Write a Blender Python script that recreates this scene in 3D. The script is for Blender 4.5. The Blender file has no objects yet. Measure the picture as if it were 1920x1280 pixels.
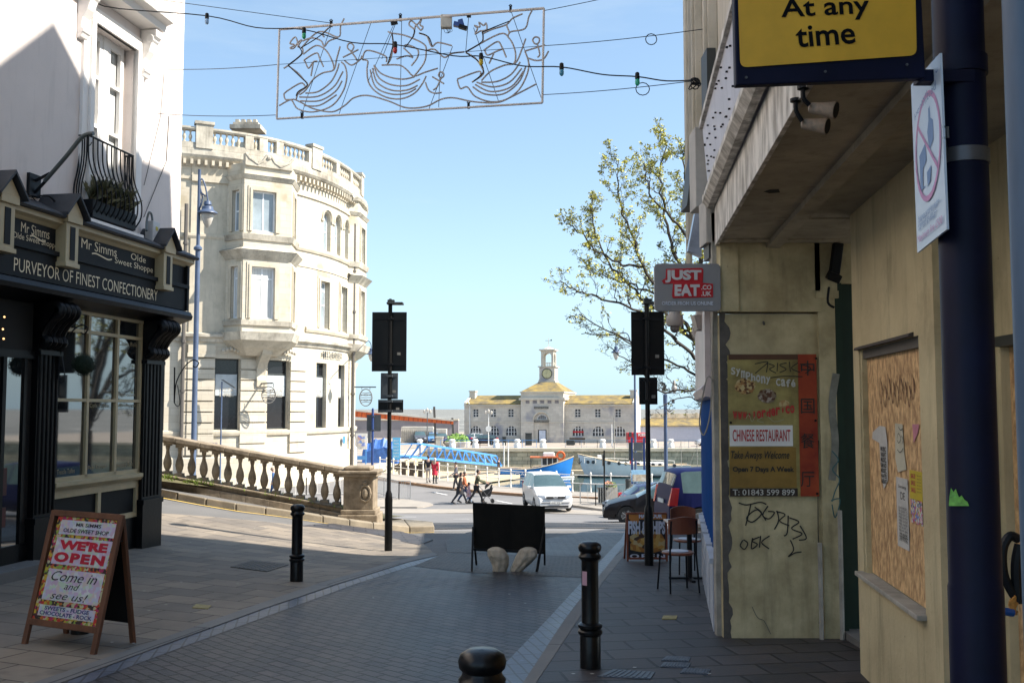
import bpy, bmesh, math, random
from mathutils import Vector, Matrix, Euler
random.seed(7)
R = math.radians
V = Vector
scn = bpy.context.scene
col = scn.collection

# ---------------------------------------------------------------- camera
EYE = V((0, 0, 5.0)); FPX = 1850.0; PITCH = math.atan(126 / FPX)
cam_d = bpy.data.cameras.new('camera'); cam = bpy.data.objects.new('camera', cam_d); col.objects.link(cam)
cam.location = EYE; cam.rotation_euler = (R(90) + PITCH, 0, 0)
cam_d.sensor_width = 36; cam_d.lens = 36 * FPX / 1920; cam_d.clip_end = 30000; cam_d.clip_start = .05
scn.camera = cam
# ---------------------------------------------------------------- light
SUN_EL, SUN_AZ = R(45), R(-7)            # azimuth measured from +X towards +Y
sd = V((math.cos(SUN_EL) * math.cos(SUN_AZ), math.cos(SUN_EL) * math.sin(SUN_AZ), math.sin(SUN_EL)))
sl = bpy.data.lights.new('sun', 'SUN'); sl.energy = 5.0; sl.angle = R(.5); sl.color = (1, .93, .82)
so = bpy.data.objects.new('sun', sl); col.objects.link(so); so.rotation_euler = sd.to_track_quat('Z', 'Y').to_euler()
w = bpy.data.worlds.new('World'); scn.world = w; w.use_nodes = True
nt = w.node_tree; nt.nodes.clear()
sky = nt.nodes.new('ShaderNodeTexSky'); sky.sky_type = 'NISHITA'; sky.sun_disc = False
sky.sun_elevation = SUN_EL; sky.sun_rotation = R(90) - SUN_AZ; sky.air_density = 1.0; sky.dust_density = .6; sky.ozone_density = 1.2
bg = nt.nodes.new('ShaderNodeBackground'); bg.inputs[1].default_value = .105
wo = nt.nodes.new('ShaderNodeOutputWorld')
tc = nt.nodes.new('ShaderNodeTexCoord'); mp = nt.nodes.new('ShaderNodeMapping'); mp.inputs['Scale'].default_value = (1.2, 1.2, 7)
nz = nt.nodes.new('ShaderNodeTexNoise'); nz.inputs['Scale'].default_value = 2.2; nz.inputs['Detail'].default_value = 7; nz.inputs['Roughness'].default_value = .6
cr = nt.nodes.new('ShaderNodeValToRGB'); cr.color_ramp.elements[0].position = .5; cr.color_ramp.elements[1].position = .78
cr.color_ramp.elements[1].color = (.4, .4, .4, 1)
mx = nt.nodes.new('ShaderNodeMix'); mx.data_type = 'RGBA'; mx.inputs['B'].default_value = (3.4, 4.1, 4.6, 1)
L = nt.links.new
L(tc.outputs['Generated'], mp.inputs[0]); L(mp.outputs[0], nz.inputs[0]); L(nz.outputs[0], cr.inputs[0])
sx = nt.nodes.new('ShaderNodeSeparateXYZ'); mr = nt.nodes.new('ShaderNodeMapRange'); mr.interpolation_type = 'SMOOTHERSTEP'
mr.inputs['From Min'].default_value = -.1; mr.inputs['From Max'].default_value = .27; mr.inputs['To Min'].default_value = .95; mr.inputs['To Max'].default_value = .22
hz_ = nt.nodes.new('ShaderNodeMix'); hz_.data_type = 'RGBA'; hz_.inputs['B'].default_value = (2.5, 3.9, 4.9, 1)
L(tc.outputs['Generated'], sx.inputs[0]); L(sx.outputs[2], mr.inputs[0]); L(mr.outputs[0], hz_.inputs['Factor']); L(sky.outputs[0], hz_.inputs['A'])
L(cr.outputs[0], mx.inputs['Factor']); L(hz_.outputs['Result'], mx.inputs['A']); L(mx.outputs['Result'], bg.inputs[0]); L(bg.outputs[0], wo.inputs[0])
vs = scn.view_settings; vs.view_transform = 'Standard'; vs.look = 'None'; vs.exposure = 1.15; vs.gamma = 1
scn.cycles.max_bounces = 6; scn.cycles.diffuse_bounces = 3

# ---------------------------------------------------------------- pixel helpers (real depth always given)
cp, sp = math.cos(PITCH), math.sin(PITCH)
def ray(px, py):
    u = (px - 960) / FPX; v = (640 - py) / FPX
    return V((u, cp - v * sp, sp + v * cp))
def A(px, py, Y):
    d = ray(px, py); return EYE + d * (Y / d.y)
def lerp(a, b, t): return a + (b - a) * t
def interp(tab, x):
    if x <= tab[0][0]: return tab[0][1]
    for (x0, y0), (x1, y1) in zip(tab, tab[1:]):
        if x <= x1: return lerp(y0, y1, (x - x0) / (x1 - x0))
    return tab[-1][1]
HT = [(-12, 3.5), (0, 3.22), (4, 3.05), (8, 2.9), (13, 2.74), (16, 2.56), (20, 2.3), (24.5, 1.98), (30, 1.5), (33.5, 1.16), (40, .58), (47, .1), (52, 0), (300, 0)]
CT = [(0, .012), (12, .03), (16.5, .07), (20, .15), (22, .18), (27, .18)]
def G(x, y):
    z = interp(HT, y)
    if x < -2.5 and y < 25.75: z += interp(CT, y) * (-2.5 - x)
    return z
def GP(px, py, off=0):
    d = ray(px, py); t = .5
    for _ in range(60000):
        p = EYE + d * t
        if p.z <= G(p.x, p.y) + off: break
        t += .01 if t < 30 else .03
    return V((p.x, p.y, G(p.x, p.y) + off))

# ---------------------------------------------------------------- materials
MATS = {}
def nn(nt, t, **k):
    n = nt.nodes.new(t)
    for a, b in k.items(): setattr(n, a, b)
    return n
def M(name, c=(.5, .5, .5), rough=.6, metal=0., var=.15, scale=3., bump=0., bscale=40., c2=None, sharp=.0, spec=None, tr=0, ior=None, stretch=None, emit=None, drip=0):
    if name in MATS: return MATS[name]
    m = bpy.data.materials.new(name); m.use_nodes = True; nt = m.node_tree; MATS[name] = m
    b = nt.nodes['Principled BSDF']; b.inputs['Roughness'].default_value = rough; b.inputs['Metallic'].default_value = metal
    if spec is not None: b.inputs['Specular IOR Level'].default_value = spec
    if ior: b.inputs['IOR'].default_value = ior
    if tr: b.inputs['Transmission Weight'].default_value = tr
    if emit: b.inputs['Emission Color'].default_value = (*emit[:3], 1); b.inputs['Emission Strength'].default_value = emit[3]
    tc = nn(nt, 'ShaderNodeTexCoord'); src = tc.outputs['Object']
    if stretch:
        mp = nn(nt, 'ShaderNodeMapping'); mp.inputs['Scale'].default_value = stretch; nt.links.new(src, mp.inputs[0]); src = mp.outputs[0]
    n = nn(nt, 'ShaderNodeTexNoise'); n.inputs['Scale'].default_value = scale; n.inputs['Detail'].default_value = 6; n.inputs['Roughness'].default_value = .62
    nt.links.new(src, n.inputs[0])
    r = nn(nt, 'ShaderNodeValToRGB'); e = r.color_ramp.elements
    e[0].position = .3 + sharp * .17; e[1].position = .7 - sharp * .17
    a = [max(0, x * (1 - var)) for x in c]; d = [min(1, x * (1 + var)) for x in (c2 or c)]
    e[0].color = (*a, 1); e[1].color = (*d, 1)
    nt.links.new(n.outputs[0], r.inputs[0]); out = r.outputs[0]
    for k, (sc_, lo, hi) in enumerate((((7, 7, .7), .52, .72), ((1.6, 1.6, 1.3), .56, .66), ((30, 30, 24), .66, .7)) if drip else ()):   # rain streaks, patches, specks of dirt
        m2 = nn(nt, 'ShaderNodeMapping'); m2.inputs['Scale'].default_value = sc_; nt.links.new(tc.outputs['Object'], m2.inputs[0])
        n5 = nn(nt, 'ShaderNodeTexNoise'); n5.inputs['Scale'].default_value = 1; n5.inputs['Detail'].default_value = 7; n5.inputs['Roughness'].default_value = .65; nt.links.new(m2.outputs[0], n5.inputs[0])
        r5 = nn(nt, 'ShaderNodeMapRange'); r5.inputs['From Min'].default_value = lo; r5.inputs['From Max'].default_value = hi; r5.inputs['To Min'].default_value = 1; r5.inputs['To Max'].default_value = 1 - drip * (1, .6, 1.4)[k]; nt.links.new(n5.outputs[0], r5.inputs[0])
        v5 = nn(nt, 'ShaderNodeVectorMath', operation='SCALE'); nt.links.new(out, v5.inputs[0]); nt.links.new(r5.outputs[0], v5.inputs['Scale']); out = v5.outputs[0]
    nt.links.new(out, b.inputs['Base Color'])
    if bump:
        n2 = nn(nt, 'ShaderNodeTexNoise'); n2.inputs['Scale'].default_value = bscale; n2.inputs['Detail'].default_value = 5
        nt.links.new(src, n2.inputs[0])
        bp = nn(nt, 'ShaderNodeBump'); bp.inputs['Strength'].default_value = bump; bp.inputs['Distance'].default_value = .02
        nt.links.new(n2.outputs[0], bp.inputs['Height']); nt.links.new(bp.outputs[0], b.inputs['Normal'])
    return m
def MB_(name, c1, c2, mortar, bw, bh, ms=.01, rot=0, rough=.6, offset=.5, noise=.35, bump=.4, plane='XY', nscale=1.2, stain=None, spec=.5, rr=0.15):
    """brick / flag / ashlar material in metres"""
    if name in MATS: return MATS[name]
    m = bpy.data.materials.new(name); m.use_nodes = True; nt = m.node_tree; MATS[name] = m
    b = nt.nodes['Principled BSDF']; b.inputs['Specular IOR Level'].default_value = spec
    tc = nn(nt, 'ShaderNodeTexCoord'); mp = nn(nt, 'ShaderNodeMapping')
    if plane == 'XY': mp.inputs['Rotation'].default_value = (0, 0, rot); nt.links.new(tc.outputs['Object'], mp.inputs[0])
    else:
        s = nn(nt, 'ShaderNodeSeparateXYZ'); cb = nn(nt, 'ShaderNodeCombineXYZ'); ad = nn(nt, 'ShaderNodeMath', operation='ADD')
        nt.links.new(tc.outputs['Object'], s.inputs[0]); nt.links.new(s.outputs[0], ad.inputs[0]); nt.links.new(s.outputs[1], ad.inputs[1])
        nt.links.new(ad.outputs[0], cb.inputs[0]); nt.links.new(s.outputs[2], cb.inputs[1]); nt.links.new(cb.outputs[0], mp.inputs[0])
    # wobble so that joints are not ruler straight
    nw = nn(nt, 'ShaderNodeTexNoise'); nw.inputs['Scale'].default_value = 2.5; nt.links.new(tc.outputs['Object'], nw.inputs[0])
    va = nn(nt, 'ShaderNodeVectorMath', operation='MULTIPLY_ADD'); va.inputs[1].default_value = (.03, .03, .0)
    nt.links.new(nw.outputs[1], va.inputs[0]); nt.links.new(mp.outputs[0], va.inputs[2])
    bt = nn(nt, 'ShaderNodeTexBrick'); bt.offset = offset; bt.inputs['Scale'].default_value = 1
    bt.inputs['Brick Width'].default_value = bw; bt.inputs['Row Height'].default_value = bh; bt.inputs['Mortar Size'].default_value = ms
    bt.inputs['Mortar Smooth'].default_value = .3; bt.inputs['Bias'].default_value = 0
    bt.inputs['Color1'].default_value = (*c1, 1); bt.inputs['Color2'].default_value = (*c2, 1); bt.inputs['Mortar'].default_value = (*mortar, 1)
    nt.links.new(va.outputs[0], bt.inputs[0])
    n = nn(nt, 'ShaderNodeTexNoise'); n.inputs['Scale'].default_value = nscale; n.inputs['Detail'].default_value = 9; n.inputs['Roughness'].default_value = .7
    nt.links.new(tc.outputs['Object'], n.inputs[0])
    r = nn(nt, 'ShaderNodeMapRange'); r.inputs['From Min'].default_value = .3; r.inputs['From Max'].default_value = .7
    r.inputs['To Min'].default_value = 1 - noise; r.inputs['To Max'].default_value = 1 + noise
    nt.links.new(n.outputs[0], r.inputs[0])
    mx = nn(nt, 'ShaderNodeVectorMath', operation='SCALE'); nt.links.new(bt.outputs[0], mx.inputs[0]); nt.links.new(r.outputs[0], mx.inputs['Scale'])
    out = mx.outputs[0]
    if stain:
        n3 = nn(nt, 'ShaderNodeTexNoise'); n3.inputs['Scale'].default_value = stain[1]; n3.inputs['Detail'].default_value = 8
        nt.links.new(tc.outputs['Object'], n3.inputs[0])
        rp = nn(nt, 'ShaderNodeValToRGB'); rp.color_ramp.elements[0].position = stain[2]; rp.color_ramp.elements[1].position = stain[2] + .12
        nt.links.new(n3.outputs[0], rp.inputs[0])
        mm = nn(nt, 'ShaderNodeMix', data_type='RGBA'); mm.inputs['B'].default_value = (*stain[0], 1)
        nt.links.new(rp.outputs[0], mm.inputs['Factor']); nt.links.new(out, mm.inputs['A']); out = mm.outputs['Result']
    if plane == 'XY':     # chewing gum and pale specks
        n6 = nn(nt, 'ShaderNodeTexVoronoi'); n6.inputs['Scale'].default_value = 3.2; nt.links.new(tc.outputs['Object'], n6.inputs[0])
        r6 = nn(nt, 'ShaderNodeMapRange'); r6.inputs['From Min'].default_value = .05; r6.inputs['From Max'].default_value = .075; r6.inputs['To Min'].default_value = .6; r6.inputs['To Max'].default_value = 0; nt.links.new(n6.outputs['Distance'], r6.inputs[0])
        m6 = nn(nt, 'ShaderNodeMix', data_type='RGBA'); m6.inputs['B'].default_value = (*[min(.4, x * 1.9 + .02) for x in c1], 1)
        nt.links.new(r6.outputs[0], m6.inputs['Factor']); nt.links.new(out, m6.inputs['A']); out = m6.outputs['Result']
    nt.links.new(out, b.inputs['Base Color'])
    rg = nn(nt, 'ShaderNodeMapRange'); rg.inputs['To Min'].default_value = rough - rr; rg.inputs['To Max'].default_value = rough + rr
    nt.links.new(n.outputs[0], rg.inputs[0]); nt.links.new(rg.outputs[0], b.inputs['Roughness'])
    inv = nn(nt, 'ShaderNodeMath', operation='MULTIPLY_ADD'); inv.inputs[1].default_value = -1; inv.inputs[2].default_value = 1
    nt.links.new(bt.outputs['Fac'], inv.inputs[0])
    ad2 = nn(nt, 'ShaderNodeMath', operation='MULTIPLY_ADD'); ad2.inputs[1].default_value = .5
    n4 = nn(nt, 'ShaderNodeTexNoise'); n4.inputs['Scale'].default_value = 30; nt.links.new(tc.outputs['Object'], n4.inputs[0])
    nt.links.new(n4.outputs[0], ad2.inputs[0]); nt.links.new(inv.outputs[0], ad2.inputs[2])
    bp = nn(nt, 'ShaderNodeBump'); bp.inputs['Strength'].default_value = bump; bp.inputs['Distance'].default_value = .012
    nt.links.new(ad2.outputs[0], bp.inputs['Height']); nt.links.new(bp.outputs[0], b.inputs['Normal'])
    return m
def MV(name, cols, scale=20, rough=.5, stretch=(1, 1, 1)):
    """random coloured cells (sweets, posters)"""
    if name in MATS: return MATS[name]
    m = bpy.data.materials.new(name); m.use_nodes = True; nt = m.node_tree; MATS[name] = m
    b = nt.nodes['Principled BSDF']; b.inputs['Roughness'].default_value = rough
    tc = nn(nt, 'ShaderNodeTexCoord'); mp = nn(nt, 'ShaderNodeMapping'); mp.inputs['Scale'].default_value = stretch
    v = nn(nt, 'ShaderNodeTexVoronoi'); v.inputs['Scale'].default_value = scale
    s = nn(nt, 'ShaderNodeSeparateColor'); r = nn(nt, 'ShaderNodeValToRGB'); r.color_ramp.interpolation = 'CONSTANT'
    e = r.color_ramp.elements
    for i, c in enumerate(cols):
        k = e[i] if i < 2 else e.new(i / len(cols)); k.position = i / len(cols); k.color = (*c, 1)
    nt.links.new(tc.outputs['Object'], mp.inputs[0]); nt.links.new(mp.outputs[0], v.inputs[0]); nt.links.new(v.outputs['Color'], s.inputs[0])
    nt.links.new(s.outputs[0], r.inputs[0]); nt.links.new(r.outputs[0], b.inputs['Base Color'])
    return m

# ---------------------------------------------------------------- mesh builder
class MB:
    def __init__(s, m=None): s.v = []; s.f = []; s.m = m or Matrix()
    def add(s, vs, fs):
        k = len(s.v); s.v += [s.m @ V(p) for p in vs]; s.f += [[i + k for i in f] for f in fs]; return s
    def box(s, x0, y0, z0, x1, y1, z1):
        return s.add([(x0, y0, z0), (x1, y0, z0), (x1, y1, z0), (x0, y1, z0), (x0, y0, z1), (x1, y0, z1), (x1, y1, z1), (x0, y1, z1)],
                     [(0, 3, 2, 1), (4, 5, 6, 7), (0, 1, 5, 4), (1, 2, 6, 5), (2, 3, 7, 6), (3, 0, 4, 7)])
    def cb(s, c, sz, rot=(0, 0, 0)):
        e = Euler(rot).to_matrix(); c = V(c)
        ps = [c + e @ V((a * sz[0] / 2, b * sz[1] / 2, d * sz[2] / 2)) for d in (-1, 1) for a, b in ((-1, -1), (1, -1), (1, 1), (-1, 1))]
        return s.add(ps, [(0, 3, 2, 1), (4, 5, 6, 7), (0, 1, 5, 4), (1, 2, 6, 5), (2, 3, 7, 6), (3, 0, 4, 7)])
    def hexa(s, ps):
        return s.add(ps, [(0, 3, 2, 1), (4, 5, 6, 7), (0, 1, 5, 4), (1, 2, 6, 5), (2, 3, 7, 6), (3, 0, 4, 7)])
    def beam(s, a, b, w, h=None, up=(0, 0, 1)):
        a = V(a); b = V(b); h = h or w; d = (b - a).normalized(); x = d.cross(V(up))
        if x.length < 1e-4: x = V((1, 0, 0))
        x.normalize(); y = x.cross(d)
        ps = [p + x * i * w / 2 + y * j * h / 2 for p in (a, b) for i, j in ((-1, -1), (1, -1), (1, 1), (-1, 1))]
        return s.hexa(ps)
    def tube(s, pts, r, n=8, closed=False):
        pts = [V(p) for p in pts]; k = len(pts); rs = r if isinstance(r, (list, tuple)) else [r] * k
        vs = []; up = None
        for i, p in enumerate(pts):
            if closed: d = pts[(i + 1) % k] - pts[i - 1]
            else: d = pts[min(i + 1, k - 1)] - pts[max(i - 1, 0)]
            if d.length < 1e-7: d = V((0, 0, 1))
            d.normalize()
            if up is None:
                up = V((0, 0, 1)) if abs(d.z) < .9 else V((1, 0, 0))
            x = up - d * up.dot(d)
            if x.length < 1e-4: x = d.orthogonal()
            x.normalize(); up = x; y = d.cross(x)
            for j in range(n):
                a = 2 * math.pi * j / n; vs.append(p + (x * math.cos(a) + y * math.sin(a)) * rs[i])
        fs = []
        for i in range(k if closed else k - 1):
            i2 = (i + 1) % k
            for j in range(n): fs.append((i * n + j, i * n + (j + 1) % n, i2 * n + (j + 1) % n, i2 * n + j))
        if not closed: fs += [tuple(range(n))[::-1], tuple((k - 1) * n + j for j in range(n))]
        return s.add(vs, fs)
    def lathe(s, prof, o=(0, 0, 0), n=16, ax='Z', sq=False):
        vs = []; o = V(o)
        for r, z in prof:
            for j in range(n):
                a = 2 * math.pi * (j + (.5 if sq else 0)) / n; c, q = r * math.cos(a), r * math.sin(a)
                vs.append(o + (V((c, q, z)) if ax == 'Z' else V((c, z, q)) if ax == 'Y' else V((z, c, q))))
        k = len(prof); fs = [(i * n + j, i * n + (j + 1) % n, (i + 1) * n + (j + 1) % n, (i + 1) * n + j) for i in range(k - 1) for j in range(n)]
        fs += [tuple(range(n)), tuple((k - 1) * n + j for j in range(n))]
        return s.add(vs, fs)
    def poly(s, pts, d):
        """flat polygon pushed along vector d"""
        pts = [V(p) for p in pts]; n = len(pts); d = V(d)
        return s.add(pts + [p + d for p in pts], [tuple(range(n)), tuple(range(2 * n - 1, n - 1, -1))] + [(i, (i + 1) % n, n + (i + 1) % n, n + i) for i in range(n)])
    def face(s, pts): return s.add(pts, [tuple(range(len(pts)))])
    def ball(s, c, r, n=12, m=8):
        rx, ry, rz = (r, r, r) if not isinstance(r, (list, tuple)) else r; c = V(c); vs = []
        for i in range(m + 1):
            t = math.pi * (i + .001) / (m + .002)
            for j in range(n):
                a = 2 * math.pi * j / n; vs.append(c + V((rx * math.sin(t) * math.cos(a), ry * math.sin(t) * math.sin(a), rz * math.cos(t))))
        return s.add(vs, [(i * n + j, i * n + (j + 1) % n, (i + 1) * n + (j + 1) % n, (i + 1) * n + j) for i in range(m) for j in range(n)])
    def ribbon(s, pts, w, nrm):
        pts = [V(p) for p in pts]; nrm = V(nrm); vs = []
        for i, p in enumerate(pts):
            d = (pts[min(i + 1, len(pts) - 1)] - pts[max(i - 1, 0)]).normalized(); x = d.cross(nrm).normalized() * w / 2
            vs += [p - x, p + x]
        return s.add(vs, [(2 * i, 2 * i + 1, 2 * i + 3, 2 * i + 2) for i in range(len(pts) - 1)])
    def build(s, name, mat, parent=None, smooth=False, bevel=0, local=False, fix=True, label=None):
        me = bpy.data.meshes.new(name); vs = s.v
        if parent is not None and not local:
            inv = ROOT[parent].inverted(); vs = [inv @ p for p in vs]
        me.from_pydata([tuple(p) for p in vs], [], s.f)
        if fix:
            b = bmesh.new(); b.from_mesh(me); bmesh.ops.recalc_face_normals(b, faces=b.faces); b.to_mesh(me); b.free()
        me.materials.append(mat)
        if smooth:
            me.polygons.foreach_set('use_smooth', [True] * len(me.polygons))
            try: me.set_sharp_from_angle(angle=R(40))
            except Exception: pass
        o = bpy.data.objects.new(name, me); col.objects.link(o)
        if parent is not None: o.parent = parent; ROOT[o] = ROOT[parent]
        else: ROOT[o] = Matrix()
        if bevel:
            bv = o.modifiers.new('bevel', 'BEVEL'); bv.width = bevel; bv.segments = 2; bv.limit_method = 'ANGLE'
        if label: o['label'] = label
        return o
ROOT = {}
def tag(o, label=None, cat=None, group=None, kind=None):
    if label: o['label'] = label
    if cat: o['category'] = cat
    if group: o['group'] = group
    if kind: o['kind'] = kind
    return o
def T(name, label, cat, loc=(0, 0, 0), rz=0, group=None):
    o = bpy.data.objects.new(name, None); col.objects.link(o); o.empty_display_size = .2
    o.location = loc; o.rotation_euler = (0, 0, rz); ROOT[o] = Matrix.Translation(V(loc)) @ Matrix.Rotation(rz, 4, 'Z')
    return tag(o, label, cat, group)
def KIDS(o): return [c for c in list(ROOT) if c.parent == o]
def dup(o, loc=None, rz=None, label=None, parent=None, scale=None):
    c = o.copy(); col.objects.link(c); ROOT[c] = ROOT[o]
    if parent: c.parent = parent
    for ch in KIDS(o): dup(ch, parent=c)
    if loc is not None: c.location = loc
    if rz is not None: c.rotation_euler = (0, 0, rz)
    if scale: c.scale = scale
    if label: c['label'] = label
    return c
def frame(o, x, y):
    """matrix whose local x, y axes are the given directions"""
    x = V(x).normalized(); y = V(y); y = (y - x * y.dot(x)).normalized(); z = x.cross(y)
    m = Matrix((x, y, z)).transposed().to_4x4(); m.translation = V(o); return m
def text(body, w, h, m, mat, parent, name='lettering', bold=0, shear=0, space=1, ext=0, local=False):
    c = bpy.data.curves.new('t', 'FONT'); c.body = body; c.offset = bold; c.shear = shear; c.space_character = space; c.resolution_u = 3
    if '\n' in body: c.align_x = 'CENTER'
    o = bpy.data.objects.new('t', c); col.objects.link(o)
    dg = bpy.context.evaluated_depsgraph_get(); dg.update(); me = bpy.data.meshes.new_from_object(o.evaluated_get(dg))
    bpy.data.objects.remove(o); bpy.data.curves.remove(c)
    vs = [v.co.copy() for v in me.vertices]; fs = [list(p.vertices) for p in me.polygons]; bpy.data.meshes.remove(me)
    x0 = min(v.x for v in vs); x1 = max(v.x for v in vs); y0 = min(v.y for v in vs); y1 = max(v.y for v in vs)
    q = MB(m); q.add([((v.x - x0) / (x1 - x0) * w, (v.y - y0) / (y1 - y0) * h, ext) for v in vs], fs)
    if parent is None: return q
    return q.build(name, mat, parent, fix=False, local=local)

class Wall:
    """a facade: fn(s) -> (point, outward normal)"""
    def __init__(s, fn): s.fn = fn
    @staticmethod
    def line(a, b, n=None):
        a = V((a[0], a[1], 0)); b = V((b[0], b[1], 0)); d = (b - a).normalized(); nn_ = V((d.y, -d.x, 0))
        if n is not None and nn_.dot(V((n[0], n[1], 0))) < 0: nn_ = -nn_
        w = Wall(lambda s: (a + d * s, nn_)); w.len = (b - a).length; w.d = d; w.n = nn_; return w
    def P(s, t, z, o=0):
        p, n = s.fn(t); return V((p.x + n.x * o, p.y + n.y * o, z))
    def bar(s, mb, s0, s1, z0, z1, o0, o1, seg=1):
        for i in range(seg):
            a = lerp(s0, s1, i / seg); b = lerp(s0, s1, (i + 1) / seg)
            mb.hexa([s.P(a, z0, o0), s.P(b, z0, o0), s.P(b, z0, o1), s.P(a, z0, o1), s.P(a, z1, o0), s.P(b, z1, o0), s.P(b, z1, o1), s.P(a, z1, o1)])
        return mb
    def prof(s, mb, s0, s1, pr, seg=1):
        """closed profile [(out, z)] swept along the wall"""
        n = len(pr); vs = []
        for i in range(seg + 1):
            a = lerp(s0, s1, i / seg); vs += [s.P(a, z, o) for o, z in pr]
        fs = [(i * n + j, i * n + (j + 1) % n, (i + 1) * n + (j + 1) % n, (i + 1) * n + j) for i in range(seg) for j in range(n)]
        fs += [tuple(range(n)), tuple(seg * n + j for j in range(n))]
        mb.add(vs, fs); return mb
    def sheet(s, mb, s0, s1, z0, z1, ops=(), depth=.2, ds=None, o=0):
        """ops: (s0,s1,z0,z1[,arch])"""
        ss = {s0, s1}; zz = {z0, z1}
        for q in ops: ss |= {q[0], q[1]}; zz |= {q[2], q[3]}
        if ds:
            k = int((s1 - s0) / ds)
            for i in range(1, k): ss.add(s0 + i * ds)
        ss = sorted(x for x in ss if s0 <= x <= s1); zz = sorted(x for x in zz if z0 <= x <= z1)
        for a, b in zip(ss, ss[1:]):
            for c, d in zip(zz, zz[1:]):
                ms, mz = (a + b) / 2, (c + d) / 2
                if any(q[0] < ms < q[1] and q[2] < mz < q[3] for q in ops): continue
                mb.face([s.P(a, c, o), s.P(b, c, o), s.P(b, d, o), s.P(a, d, o)])
        for q in ops:
            a, b, c, d = q[:4]
            if len(q) > 4 and q[4]:
                r = (b - a) / 2; zc = d - r; mid = (a + b) / 2; K = 10; ar = []
                for i in range(K + 1):
                    t = math.pi * i / K; ar.append((mid - r * math.cos(t), zc + r * math.sin(t)))
                for (x0, y0), (x1, y1) in zip(ar, ar[1:]):
                    mb.face([s.P(x0, y0, o), s.P(x1, y1, o), s.P(x1, d, o), s.P(x0, d, o)])
                    mb.face([s.P(x0, y0, o), s.P(x1, y1, o), s.P(x1, y1, o - depth), s.P(x0, y0, o - depth)])
                dd = zc
            else:
                dd = d; mb.face([s.P(a, d, o), s.P(b, d, o), s.P(b, d, o - depth), s.P(a, d, o - depth)])
            mb.face([s.P(a, c, o), s.P(b, c, o), s.P(b, c, o - depth), s.P(a, c, o - depth)])
            for x in (a, b): mb.face([s.P(x, c, o), s.P(x, dd, o), s.P(x, dd, o - depth), s.P(x, c, o - depth)])
        return mb
    def window(s, root, q, depth, fm, gm, bars=(), rails=(), fw=.06, name='window', back=.12, arch=False, oo=0):
        """frame + pane set back in the opening; bars/rails at fractions"""
        a, b, c, d = q[:4]; mb = MB(); o1 = oo - depth + back; o0 = o1 - .05
        s.bar(mb, a, a + fw, c, d, o0, o1); s.bar(mb, b - fw, b, c, d, o0, o1)
        s.bar(mb, a + fw, b - fw, c, c + fw, o0, o1); s.bar(mb, a + fw, b - fw, d - fw, d, o0, o1)
        for f in bars: x = lerp(a, b, f); s.bar(mb, x - fw * .4, x + fw * .4, c + fw, d - fw, o0 + .003, o1 - .003)
        for f in rails: z = lerp(c, d, f); s.bar(mb, a + fw, b - fw, z - fw * .45, z + fw * .45, o0 + .006, o1 - .006)
        wo_ = mb.build(name, fm, root)
        g = MB(); g.face([s.P(a, c, o0 + .02), s.P(b, c, o0 + .02), s.P(b, d, o0 + .02), s.P(a, d, o0 + .02)])
        g.build('pane', gm, wo_); return wo_
def resample(pts, n):
    pts = [V((p[0], p[1], p[2] if len(p) > 2 else 0)) for p in pts]; ls = [0]
    for a, b in zip(pts, pts[1:]): ls.append(ls[-1] + (b - a).length)
    out = []
    for i in range(n):
        t = ls[-1] * i / (n - 1); k = 0
        while k < len(pts) - 2 and ls[k + 1] < t: k += 1
        u = (t - ls[k]) / max(1e-9, ls[k + 1] - ls[k]); out.append(pts[k].lerp(pts[k + 1], u))
    return out
def cat(pts, per=8, closed=False):
    pts = [V(p) for p in pts]; n = len(pts); out = []
    for i in range(n if closed else n - 1):
        if closed: a, b, c, d = pts[i - 1], pts[i], pts[(i + 1) % n], pts[(i + 2) % n]
        else: a, b, c, d = pts[max(i - 1, 0)], pts[i], pts[i + 1], pts[min(i + 2, n - 1)]
        for k in range(per):
            t = k / per; out.append(.5 * ((2 * b) + (c - a) * t + (2 * a - 5 * b + 4 * c - d) * t * t + (3 * b - a - 3 * c + d) * t ** 3))
    if not closed: out.append(pts[-1])
    return out
def strip(name, a, b, off, mat, n=40, m=4, label=None, kind='structure', thick=0, zfn=None):
    zf = zfn or G
    pa, pb = resample(a, n), resample(b, n); mb = MB(); vs = []
    for p, q in zip(pa, pb):
        for j in range(m + 1):
            r = p.lerp(q, j / m); vs.append((r.x, r.y, zf(r.x, r.y) + off))
    w_ = m + 1; fs = [(i * w_ + j, i * w_ + j + 1, (i + 1) * w_ + j + 1, (i + 1) * w_ + j) for i in range(n - 1) for j in range(m)]
    if thick:
        k = len(vs); edge = [i * w_ for i in range(n)] + [(n - 1) * w_ + j for j in range(1, w_)] + [i * w_ + m for i in range(n - 2, -1, -1)] + [j for j in range(m - 1, 0, -1)]
        vs += [(vs[i][0], vs[i][1], vs[i][2] - thick) for i in edge]
        ne = len(edge); fs += [(edge[i], edge[(i + 1) % ne], k + (i + 1) % ne, k + i) for i in range(ne)]
    mb.add(vs, fs); o = mb.build(name, mat, fix=True)
    if kind: o['kind'] = kind
    if label: o['label'] = label
    return o
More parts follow.
